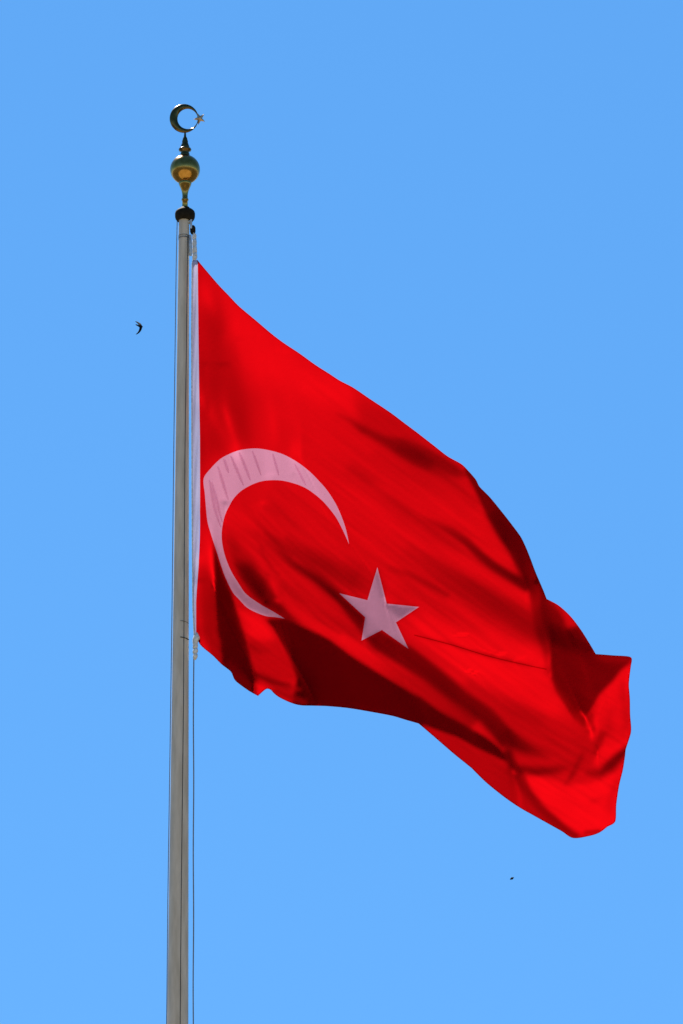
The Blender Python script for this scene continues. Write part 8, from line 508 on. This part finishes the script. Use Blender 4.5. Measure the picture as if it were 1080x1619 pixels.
M = dict(
    red=cloth('red_flag_cloth', (0.318, 0.0008, 0.002), (0.115, 0.0005, 0.003), 0.74),
    white=cloth('white_emblem_cloth', (0.315, 0.115, 0.172), (0.22, 0.17, 0.22), 0.74, weave=0.05),
    band=cloth('white_hoist_webbing', (0.22, 0.2, 0.28), (0.66, 0.61, 0.9), 0.5),
    hem=cloth('red_hem_cloth', (0.62, 0.0, 0.004), (0.14, 0.001, 0.005), 0.85),
    pole=plain('grey_painted_steel', (0.5, 0.405, 0.31), (0.63, 0.52, 0.415), 0.5, 0.0, 1.6, (7, 7, 1.1), spec=0.3, bump=0.15),
    strap=plain('weathered_strap', (0.16, 0.14, 0.12), (0.24, 0.21, 0.18), 0.6),
    brass=plain('tarnished_brass', (0.33, 0.17, 0.035), (0.44, 0.235, 0.06), 0.2, 1.0, 14.0),
    dark=plain('blackened_bronze', (0.012, 0.010, 0.007), (0.025, 0.02, 0.014), 0.7, 0.0, 10.0, spec=0.03),
    bronze=plain('burnished_dark_bronze', (0.10, 0.062, 0.02), (0.16, 0.10, 0.035), 0.26, 1.0, 14.0),
    pale_brass=plain('bright_worn_brass', (0.36, 0.26, 0.17), (0.48, 0.36, 0.25), 0.5, 0.85, 14.0),
    crease_shade=cloth('crease_shade_tint', (0.98, 0.91, 0.95), (0.10, 0.07, 0.085), 0.97, weave=0.05),
    rope=plain('grey_braided_rope', (0.10, 0.11, 0.14), (0.17, 0.18, 0.22), 0.9, 0.0, 60.0, bump=0.4),
    drope=plain('dark_braided_rope', (0.03, 0.028, 0.028), (0.06, 0.055, 0.05), 0.9, 0.0, 60.0, bump=0.4),
    wrope=plain('white_rope_whipping', (0.50, 0.48, 0.46), (0.72, 0.70, 0.68), 0.85, 0.0, 30.0, bump=0.4),
    steel=plain('galvanised_steel', (0.38, 0.39, 0.40), (0.55, 0.56, 0.57), 0.4, 0.5, 20.0),
    bird=plain('dark_plumage', (0.006, 0.006, 0.007), (0.012, 0.011, 0.011), 0.95, 0.0, 30.0, spec=0.05),
    ground=plain('dry_grassland', (0.02, 0.023, 0.012), (0.035, 0.036, 0.02), 0.95, 0.0, 0.05),
    plaza=plain('tan_paving', (0.23, 0.185, 0.10), (0.30, 0.245, 0.14), 0.9, 0.0, 0.3),
)

# ------------------------------------------------------------------ ground
def disc(name, r, z, mat, n=96, c=(0, 0)):
    vs = [(c[0], c[1], z)] + [(c[0] + r * math.cos(2 * math.pi * k / n), c[1] + r * math.sin(2 * math.pi * k / n), z) for k in range(n)]
    o = link(name, vs, [(0, 1 + k, 1 + (k + 1) % n) for k in range(n)], mat, None, False)
    o['kind'] = 'structure'
    return o
disc('ground', 9000.0, 0.0, M['ground'])
disc('plaza', 105.0, 0.02, M['plaza'], c=(0, 88))

# ------------------------------------------------------------------ flagpole
top_p, low_p = at(291.1, 346), at(281.0, 1619)
lean = (top_p - low_p) / (top_p.z - low_p.z)
base_p = low_p - lean * low_p.z
pole = empty('flagpole', base_p, 'tall tapering grey flagpole topped with brass ball and crescent finial', 'flagpole')
def pole_c(z): return base_p + lean * z
def pole_r(z):
    t = (top_p.z - z) / (top_p.z - low_p.z)
    return (8.3 + 8.3 * t) * U
mb = MB()
N = 48
zs = [0, 0.4, 0.4] + [k * 1.0 for k in range(1, int(top_p.z) + 1)] + [top_p.z]
prof = []
for z in sorted(zs):
    c = pole_c(z) - base_p
    prof.append((pole_r(z), z, c.x))
mb.lathe(base_p, prof, N)
mb.build('shaft', M['pole'], pole)
mb = MB()
mb.lathe(base_p, [(0.9, 0.0), (0.9, 0.12), (0.55, 0.2), (0.5, 0.45), (0.0, 0.45)], N)
mb.build('foot', M['steel'], pole)
for py, hgt in ((377.0, 2.2), (373.5, 1.2)):     # clamp bands round the head of the shaft
    z = at(0, py).z
    c = pole_c(z); r = pole_r(z); hh = hgt * U / math.cos(PITCH) / 2
    mb = MB(); mb.lathe(c, [(r - .004, -hh), (r + .004, -hh), (r + .004, hh), (r - .004, hh)], N)
    mb.build('strap', M['strap'], pole)
for py, rad in ((986.0, 0.003), (1012.0, 0.006)):  # short ties that steady the rope against the shaft
    z = at(0, py).z; c = pole_c(z); r = pole_r(z) + rad
    mb = MB(); mb.tube([c + Vector((r * math.sin(q), -r * math.cos(q), -0.012 * math.sin(q))) for q in np.linspace(-0.05, 1.25, 12)], rad, 8)
    mb.build('rope_tie', M['dark'], pole)
# finial: profiles given as (half width, drawing row)
AX = 292.6
def zrow(py, ref): return (at(AX, py).z - at(AX, ref).z)
def turned(name, rows, mat, ref, n=48):
    mb = MB(); mb.lathe(at(AX, ref), [(max(r, 0.01) * U, zrow(y, ref)) for r, y in rows], n)
    return mb.build(name, mat, pole)
turned('collar', [(0.1, 349), (13.0, 348.6), (15.0, 346), (15.9, 343), (16.1, 338), (15.2, 335), (12.8, 332.6), (8.5, 331), (7.2, 328.4), (5.0, 327.6), (0.1, 327.5)], M['dark'], 338)
turned('neck', [(4.6, 329), (4.4, 318), (5.5, 317), (5.6, 315), (4.5, 314), (4.4, 309), (4.7, 306), (5.6, 302), (7.4, 297.5), (9.4, 293), (10.4, 290), (9.5, 287)], M['brass'], 310)
R = 24.0
mb = MB()
mb.lathe(at(AX, 268), [(max(R * U * math.sin(math.pi * k / 40), 1e-4), -R * U * math.cos(math.pi * k / 40)) for k in range(41)], 64)
mb.build('ball', M['brass'], pole)
turned('spire', [(7.2, 246.5), (7.4, 243.5), (6.2, 241.5), (6.8, 239.5), (9.6, 238.2), (10.3, 236.6), (9.4, 235.0), (7.0, 234), (7.2, 232), (5.8, 228.5), (4.7, 225.5), (4.9, 224), (3.9, 220.5), (3.4, 218.2), (2.1, 216.6), (1.7, 213), (1.2, 207.5), (0.1, 207.4)], M['bronze'], 225)
# crescent: a horn whose outer and inner circles are not concentric
mb = MB(); v, f = [], []
OC, OR_, IC, IR = (291.0, 187.3), 22.8, (296.7, 188.0), 15.9
NS, NC = 96, 16
for i in range(NS):
    a = 2 * math.pi * i / NS
    ux, uy = math.cos(a), math.sin(a)
    dx, dy = IC[0] - OC[0], IC[1] - OC[1]
    bq = ux * dx + uy * dy
    ro = -bq + math.sqrt(max(bq * bq - (dx * dx + dy * dy - OR_ * OR_), 0))
    w = max(ro - IR, 1.5) / 2; mid = IR + w; dep = min(max(0.62 * w, 0.8), 4.2)
    for k in range(NC):
        q = 2 * math.pi * k / NC
        rr = mid + w * math.cos(q)
        p = at(IC[0] + ux * rr, IC[1] + uy * rr)
        v.append(p + Vector((0, dep * U * math.sin(q), 0)))
for i in range(NS):
    for k in range(NC):
        j = (i + 1) % NS; l = (k + 1) % NC
        f.append((i * NC + k, i * NC + l, j * NC + l, j * NC + k))
mb.add(v, f); mb.build('crescent', M['bronze'], pole)
# five pointed star on the ring, faceted, turned a little off the plane
mb = MB(); cst = at(315.6, 187.4); v = []
ang = math.radians(-35)
for i in range(10):
    a = math.pi + i * math.pi / 5 + 0.12; r = (10.2 if i % 2 == 0 else 4.2) * U
    x, z = r * math.cos(a), r * math.sin(a) * 0.98
    v.append(cst + Vector((x, 0, z / math.cos(PITCH))) + Vector((0, z * math.sin(ang) * .3, 0)))
v += [cst + Vector((0, -3.4 * U, 0)), cst + Vector((0, 3.4 * U, 0))]
f = [(i, (i + 1) % 10, 10) for i in range(10)] + [((i + 1) % 10, i, 11) for i in range(10)]
mb.add(v, f); mb.build('star', M['pale_brass'], pole, smooth=False)
# pulley bracket at the head of the shaft
mb = MB()
for hy in (-0.05, 0.05):
    mb.box(at(302.2, 356) + Vector((0, hy, 0)), 3.4 * U, 0.018, 16 * U)
mb.box(at(299.5, 351.5), 8 * U, 0.09, 3.0 * U)
mb.build('pulley_bracket', M['steel'], pole, smooth=False, bevel=0.004)
mb = MB(); c = at(304.9, 363.5); v, f = [], []
n = 28
pr = [(0.5, -0.04), (5.6, -0.04), (4.4, -0.018), (4.4, 0.018), (5.6, 0.04), (0.5, 0.04)]
for r, y in pr:
    for k in range(n):
        a = 2 * math.pi * k / n; v.append(c + Vector((r * U * math.cos(a) * .8, y, r * U * math.sin(a) * 1.2)))
for i in range(len(pr) - 1):
    for k in range(n):
        f.append((i * n + k, i * n + (k + 1) % n, (i + 1) * n + (k + 1) % n, (i + 1) * n + k))
f.append(tuple(range(n))); f.append(tuple(range((len(pr) - 1) * n, len(pr) * n)))
mb.add(v, f); mb.build('pulley', M['dark'], pole)

# ------------------------------------------------------------------ halyards
def rope_pts(p0, p1, n=60, sag=0.0, wob=0.0):
    out = []
    for i in range(n + 1):
        t = i / n
        p = Vector(p0).lerp(Vector(p1), t)
        p.x += sag * math.sin(math.pi * t) + wob * math.sin(17 * t + 2.0)
        out.append(p)
    return out
def foot_of(px_low, h):                      # carry a rope on below the frame to the ground
    a, b = at(px_low[0], 1200, h), at(px_low[1], 1619, h)
    d = (b - a) / (b.z - a.z)
    return b + d * (1.2 - b.z)
# left halyard, close along the lit edge of the shaft
lh = empty('halyard', foot_of((268.6, 263.5), 0.0), 'thin dark halyard just left of the pole, closing on it lower down', 'rope', 'halyards on the flagpole')
mb = MB(); 
mb.tube([at(x, y) for x, y in ((280.2, 349), (278.6, 420), (274.9, 700), (271.8, 980), (268.2, 1230), (265.4, 1423), (263.5, 1619))] + [lh.location], 0.0062); mb.build('rope', M['rope'], lh)
# middle halyard hanging in front of the shaft
mh = empty('halyard', foot_of((289.3, 285.0), -0.20), 'dark halyard hanging down in front of the grey pole face', 'rope', 'halyards on the flagpole')
mb = MB()
seq = [(297.0, 372), (296.4, 420), (294.6, 560), (292.7, 700), (291.5, 860), (290.9, 1000), (290.2, 1110), (288.5, 1260), (286.7, 1400), (284.9, 1619)]
mb.tube([at(x, y, -0.10 - 0.10 * (y - 372) / 1250) for x, y in seq] + [mh.location], 0.006); mb.build('rope', M['drope'], mh)
# flag halyard: from the pulley, along the hoist, and on down
fh = empty('halyard', foot_of((306.1, 305.8), -0.02), 'flag halyard with whipped splices that runs along the white hoist band', 'rope', 'halyards on the flagpole')
mb = MB()
mb.tube([at(305.5, 361, -0.02), at(306.5, 374, -0.02), at(307.5, 400, -0.02), at(304.0, 418, -0.03), at(303.2, 520, -0.03), at(303.6, 700, -0.03), at(304.2, 850, -0.03), at(305.2, 960, -0.03), at(307.5, 1010, -0.03), at(307.0, 1042, -0.02)], 0.010)
mb.build('rope', M['wrope'], fh)
mb = MB(); mb.tube(rope_pts(at(306.2, 1040, -0.02), at(305.7, 1619, -0.02), 40, wob=0.003) + [fh.location], 0.0088)
mb.build('tail_rope', M['rope'], fh)
def splice(rows, ax_fn, name, k_=1.0):
    mb = MB(); n = 18; v, f = [], []
    for r, y in rows:
        c = at(ax_fn(y), y, -0.03); r *= k_
        for k in range(n):
            a = 2 * math.pi * k / n
            v.append(c + Vector((r * U * math.cos(a), r * U * math.sin(a), 0.35 * r * U * math.cos(a + 0.6))))
    for i in range(len(rows) - 1):
        for k in range(n):
            f.append((i * n + k, i * n + (k + 1) % n, (i + 1) * n + (k + 1) % n, (i + 1) * n + k))
    f.append(tuple(range(n))); f.append(tuple(range((len(rows) - 1) * n, len(rows) * n)))
    mb.add(v, f); return mb.build(name, M['wrope'], fh)
splice([(1.0, 370), (2.6, 371), (3.1, 374), (2.6, 378.4), (2.2, 379), (2.9, 380), (3.2, 385), (2.7, 390), (3.2, 392), (3.3, 399.6), (2.4, 400.6), (3.3, 402), (3.4, 408), (2.0, 411), (1.0, 412)], lambda y: 307.2 + (y - 370) * .025, 'upper_splice', 1.15)
splice([(0.8, 1000), (2.4, 1003), (4.0, 1008), (4.4, 1011), (3.2, 1016), (2.8, 1019), (3.2, 1022), (2.9, 1024.6), (1.8, 1025.8), (3.0, 1027.4), (3.4, 1030.4), (2.0, 1034), (2.8, 1035.6), (2.9, 1039), (1.6, 1042), (0.8, 1043)], lambda y: 310.2 if y < 1015 else 308.9, 'lower_splice', 1.3)
mb = MB()
mb.tube([at(301.0, 371.5, -0.04), at(300.8, 385, -0.05), at(301.2, 398, -0.05), at(301.6, 404.5, -0.04)], [1.8 * U, 2.9 * U, 2.8 * U, 2.0 * U], 12)
mb.build('swivel', M['steel'], fh)

# ------------------------------------------------------------------ flag
GN, NX, NY, GX0, GY0 = 3.0, 240, 316, 294.0, 393.0
HQ = np.zeros((NY, NX))                  # depth of the billowing cloth, metres; painted shade tones solved into its shape
for j, row in enumerate(RELIEF):         # each row: first column, then second differences in millimetres
    if row:
        n = [int(q) for q in row.split()]
        vals = np.cumsum(np.cumsum(n[1:])) * 0.001
        HQ[j, n[0]:n[0] + len(vals)] = vals
        HQ[j, :n[0]] = vals[0]; HQ[j, n[0] + len(vals):] = vals[-1]
def cub(t):
    return np.stack([-.5 * t**3 + t**2 - .5 * t, 1.5 * t**3 - 2.5 * t**2 + 1, -1.5 * t**3 + 2 * t**2 + .5 * t, .5 * t**3 - .5 * t**2])
def depth(px, py):
    px, py = np.asarray(px, float), np.asarray(py, float)
    u = np.clip((px - GX0) / GN, 1, NX - 2.001); w = np.clip((py - GY0) / GN, 1, NY - 2.001)
    i, j = np.floor(u).astype(int), np.floor(w).astype(int)
    i = np.minimum(i, NX - 3); j = np.minimum(j, NY - 3)
    cu, cw = cub(u - i), cub(w - j)
    s = 0
    for a in range(4):
        for b in range(4):
            s = s + cw[a] * cu[b] * HQ[j - 1 + a, i - 1 + b]
    return s
def normals(px, py):
    e = 1.5
    gx = (depth(px + e, py) - depth(px - e, py)) / (2 * e); gy = (depth(px, py + e) - depth(px, py - e)) / (2 * e)
    b = U / math.cos(PITCH); t = math.tan(PITCH)
    n = np.stack([b * gx, -(U * b - U * t * gy), -U * gy], -1)
    return n / np.linalg.norm(n, axis=-1, keepdims=True)
def smooth_line(pts, step=3.0):
    P = [np.array(p, float) for p in pts]; out = []
    for i in range(len(P) - 1):
        p0, p1, p2, p3 = P[max(i - 1, 0)], P[i], P[i + 1], P[min(i + 2, len(P) - 1)]
        n = max(1, int(round(np.linalg.norm(p2 - p1) / step)))
        m1, m2 = (p2 - p0) / 2, (p3 - p1) / 2
        L = np.linalg.norm(p2 - p1)
        for m in (m1, m2):
            k = np.linalg.norm(m)
            if k > L: m *= L / k
        for k in range(n):
            t = k / n
            out.append((2*t**3-3*t*t+1)*p1 + (t**3-2*t*t+t)*m1 + (-2*t**3+3*t*t)*p2 + (t**3-t*t)*m2)
    return out                      # last point left to the next line
def inside(poly, X, Y):
    m = np.zeros(X.shape, bool); n = len(poly)
    for i in range(n):
        x0, y0 = poly[i]; x1, y1 = poly[(i + 1) % n]
        if y0 != y1: m ^= ((y0 > Y) != (y1 > Y)) & (X < (x1 - x0) * (Y - y0) / (y1 - y0) + x0)
    return m
edge_lines = [TOP_A, TOP_B, TOP_C, FLY, BOT_A, BOT_B, BOT_C, HOIST]
sil = []
for k, ln in enumerate(edge_lines):
    nxt = edge_lines[(k + 1) % len(edge_lines)][0]
    sil += smooth_line(ln + [nxt])
cres = smooth_line(CRES_OUT) + smooth_line(CRES_IN)
star = []
for k in range(10):
    a, b = np.array(STAR[k]), np.array(STAR[(k + 1) % 10]); n = max(2, int(np.linalg.norm(b - a) / 4))
    star += [a + (b - a) * t / n for t in range(n)]
allb = np.array(sil + cres + star)
gx, gy = np.meshgrid(np.arange(300, 1004, 3.0), np.arange(404, 1332, 3.0))
gx = gx + (np.arange(gx.shape[0])[:, None] % 2) * 1.5
gx, gy = gx.ravel(), gy.ravel()
ok = inside(sil, gx, gy); gx, gy = gx[ok], gy[ok]
dmin = np.full(len(gx), 1e9)
for q in allb: dmin = np.minimum(dmin, (gx - q[0])**2 + (gy - q[1])**2)
gx, gy = gx[dmin > 2.6], gy[dmin > 2.6]
v2 = [Vector((float(p[0]), float(p[1]))) for p in allb]
edges = []; s0 = 0
for loop in (sil, cres, star):
    n = len(loop); edges += [(s0 + i, s0 + (i + 1) % n) for i in range(n)]; s0 += n
v2 += [Vector((float(x), float(y))) for x, y in zip(gx, gy)]
V, _, F, *_r = geometry.delaunay_2d_cdt(v2, edges, [], 0, 0.01)
VA = np.array([(p.x, p.y) for p in V]); FA = np.array([tuple(t) for t in F])
cen = VA[FA].mean(1)
ins = inside(sil, cen[:, 0], cen[:, 1]); ic = inside(cres, cen[:, 0], cen[:, 1]); ist = inside(star, cen[:, 0], cen[:, 1])
flag = empty('flag', at(310, 1004), 'large red flag with white crescent and star billowing from the pole', 'flag')
def sheet(name, sel, mat):
    tri = FA[sel]; used = np.unique(tri); rem = np.full(len(VA), -1); rem[used] = np.arange(len(used))
    xy = VA[used]; h = depth(xy[:, 0], xy[:, 1])
    pts = [at(x, y, d) for (x, y), d in zip(xy, h)]
    o = link(name, pts, [tuple(int(i) for i in t) for t in rem[tri]], mat, flag)
    o.data.normals_split_custom_set_from_vertices([tuple(n) for n in normals(xy[:, 0], xy[:, 1])])
    return o
def orient(tri):                    # faces towards the viewer
    a, b, c = VA[tri[:, 0]], VA[tri[:, 1]], VA[tri[:, 2]]
    cr = (b[:, 0] - a[:, 0]) * (c[:, 1] - a[:, 1]) - (b[:, 1] - a[:, 1]) * (c[:, 0] - a[:, 0])
    t = tri.copy(); sw = cr > 0; t[sw] = t[sw][:, ::-1]; return t
FA = orient(FA)
sheet('cloth', ins & ~ic & ~ist, M['red'])
crescent = sheet('crescent', ins & ic, M['white'])
sheet('star', ins & ist, M['white'])
# crescent creases: dark streaks of fold shade put on as thin tinted overlay strips
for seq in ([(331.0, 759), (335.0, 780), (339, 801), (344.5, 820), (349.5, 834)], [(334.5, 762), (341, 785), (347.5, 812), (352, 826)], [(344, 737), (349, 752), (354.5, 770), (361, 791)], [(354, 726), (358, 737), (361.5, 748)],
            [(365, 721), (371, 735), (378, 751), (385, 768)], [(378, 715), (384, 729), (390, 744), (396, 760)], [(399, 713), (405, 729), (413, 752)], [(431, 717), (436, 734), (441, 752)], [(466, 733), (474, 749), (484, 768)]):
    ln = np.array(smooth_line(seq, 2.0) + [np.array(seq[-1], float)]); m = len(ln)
    for layer, wf in ((0, 1.0), (1, 0.5)):          # two strips overlap in the middle, where the streak is darkest
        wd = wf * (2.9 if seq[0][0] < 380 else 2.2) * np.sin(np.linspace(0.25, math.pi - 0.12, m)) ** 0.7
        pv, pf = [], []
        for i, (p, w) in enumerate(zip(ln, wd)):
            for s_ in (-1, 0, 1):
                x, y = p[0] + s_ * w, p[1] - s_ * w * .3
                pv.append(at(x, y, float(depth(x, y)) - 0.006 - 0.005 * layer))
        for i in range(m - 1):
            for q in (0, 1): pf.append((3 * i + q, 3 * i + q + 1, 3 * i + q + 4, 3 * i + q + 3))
        link('crease_shade', pv, pf, M['crease_shade'], crescent)
# hem: the cloth turned over once along the three free edges
free = []
for k, ln in enumerate(edge_lines[:-1]):
    free += smooth_line(ln + [edge_lines[k + 1][0]])
free = np.array(free)
tan = np.gradient(free, axis=0); tan /= np.linalg.norm(tan, axis=1, keepdims=True)
ks = np.ones(5) / 5
tan = np.stack([np.convolve(np.pad(tan[:, i], 2, mode='edge'), ks, 'valid') for i in (0, 1)], 1)
tan /= np.linalg.norm(tan, axis=1, keepdims=True)
inn = np.stack([-tan[:, 1], tan[:, 0]], 1)
HW = 1.3
pv, pf = [], []
for i, (p, q) in enumerate(zip(free, inn)):
    e = p + q * 0.0; g = p + q * HW
    d0, d1 = depth(e[0], e[1]), depth(g[0], g[1])
    pv += [at(e[0], e[1], d0 - 0.004), at(g[0], g[1], d1 - 0.010)]
for i in range(len(free) - 1): pf.append((2 * i, 2 * i + 1, 2 * i + 3, 2 * i + 2))
link('hem', pv, pf, M['hem'], flag)
# sewn seam where two widths of the cloth meet
ln = smooth_line([(655, 1004), (714, 1019.5), (773, 1037.5), (839, 1053), (866, 1058.5)], 3.0)
pv, pf = [], []
for i, p in enumerate(ln):
    for s_ in (-0.75, 0.75):
        pv.append(at(p[0], p[1] + s_, float(depth(p[0], p[1] + s_)) - 0.007))
for i in range(len(ln) - 1): pf.append((2 * i, 2 * i + 1, 2 * i + 3, 2 * i + 2))
link('seam', pv, pf, M['hem'], flag)
# white webbing down the hoist
hl = [p for p in HOIST[::-1]]
ys_ = np.linspace(411, 1004, 120); pv, pf = [], []
for j, y in enumerate(ys_):
    xr = np.interp(y, [411.5, 520, 600, 693, 800, 893, 950, 1004], [312.7, 313.8, 314.7, 316.2, 316.4, 314.2, 310.2, 310.2])
    xl = np.interp(y, [411, 430, 700, 850, 950, 1004], [304.2, 304.2, 304.4, 304.8, 305.6, 306.8])
    for i in range(7):
        t = i / 6; x = xl + (xr - xl) * t
        dd = depth(xr, y) - 0.003 + (1 - t) * 0.02 + 0.010 * math.sin(y * .05 + 1.3 * i) * math.sin(math.pi * t) - 0.02 * math.sin(math.pi * t)
        pv.append(at(x, y, float(dd)))
for j in range(len(ys_) - 1):
    for i in range(6): pf.append((j * 7 + i, (j + 1) * 7 + i, (j + 1) * 7 + i + 1, j * 7 + i + 1))
link('hoist_band', pv, pf, M['band'], flag)

# ------------------------------------------------------------------ birds
def bird(name, label, y, body, wings, tail, voxel):
    """body: [(px,py,depth,radius)], wings: lists of the same kind, flattened front to back"""
    mb = MB()
    u = y / math.cos(PITCH) / FPX
    def loft(seq, flat, n=10):
        P = [at(a, b, d, y) for a, b, d, r in seq]; v, f = [], []
        for i, p in enumerate(P):
            t = (P[min(i + 1, len(P) - 1)] - P[max(i - 1, 0)]).normalized()
            s = t.cross(Vector((0, 1, 0))); s = s.normalized() if s.length > 1e-5 else Vector((0, 0, 1))
            w = t.cross(s)
            for k in range(n):
                a = 2 * math.pi * k / n
                v.append(p + (s * math.cos(a) + w * math.sin(a) * flat) * seq[i][3] * u * 1.4)
        for i in range(len(P) - 1):
            for k in range(n): f.append((i * n + k, i * n + (k + 1) % n, (i + 1) * n + (k + 1) % n, (i + 1) * n + k))
        f.append(tuple(range(n))[::-1]); f.append(tuple(range((len(P) - 1) * n, len(P) * n)))
        mb.add(v, f)
    loft(body, 0.9)
    for w in wings: loft(w, 0.75)
    for t in tail: loft(t, 0.6)
    c = at(body[2][0], body[2][1], 0, y)
    o = link(name, [p - c for p in mb.v], mb.f, M['bird'])
    o.location = c
    r = o.modifiers.new('merge', 'REMESH'); r.mode = 'VOXEL'; r.voxel_size = voxel; r.use_smooth_shade = True
    return tag(o, label, 'bird', 'swifts in the sky')
bird('flying_swift', 'dark swift with swept sickle wings flying left of the flagpole', 300.0,
     [(217.6, 514.4, 0, .7), (219.4, 515.0, 0, 1.25), (221.4, 515.7, 0, 1.6), (223.4, 516.3, 0, 1.5), (224.8, 516.7, 0, 1.0), (225.8, 517.0, 0, .35)],
     [[(222.6, 515.2, 0, 1.5), (221.2, 512.8, .06, 1.4), (218.6, 510.6, .14, 1.05), (216.2, 509.1, .2, .7), (214.0, 508.0, .25, .3)],
      [(222.8, 516.6, 0, 1.6), (222.4, 519.6, -.05, 1.55), (221.2, 522.8, -.1, 1.3), (219.0, 525.8, -.14, 1.0), (216.6, 527.7, -.17, .65), (215.0, 528.6, -.2, .3)]],
     [[(218.4, 514.7, 0, .9), (216.2, 513.7, .0, .75), (214.6, 512.8, .02, .4)], [(218.4, 514.7, 0, .8), (216.4, 514.1, -.01, .65), (215.0, 513.8, -.02, .35)]], 0.005)
bird('flying_swift', 'tiny far swift seen end on as a dark speck below the flag', 450.0,
     [(807.6, 1389.6, .1, .5), (808.4, 1389.2, .05, 1.1), (809.5, 1388.8, 0, 1.5), (810.5, 1388.4, -.05, 1.2), (811.4, 1388.1, -.1, .5)],
     [[(809.6, 1388.6, 0, 1.1), (811.0, 1387.9, .05, .9), (812.4, 1387.4, .1, .4)], [(809.2, 1389.0, 0, 1.1), (807.6, 1389.8, .04, .9), (806.4, 1390.2, .08, .4)]],
     [], 0.009)
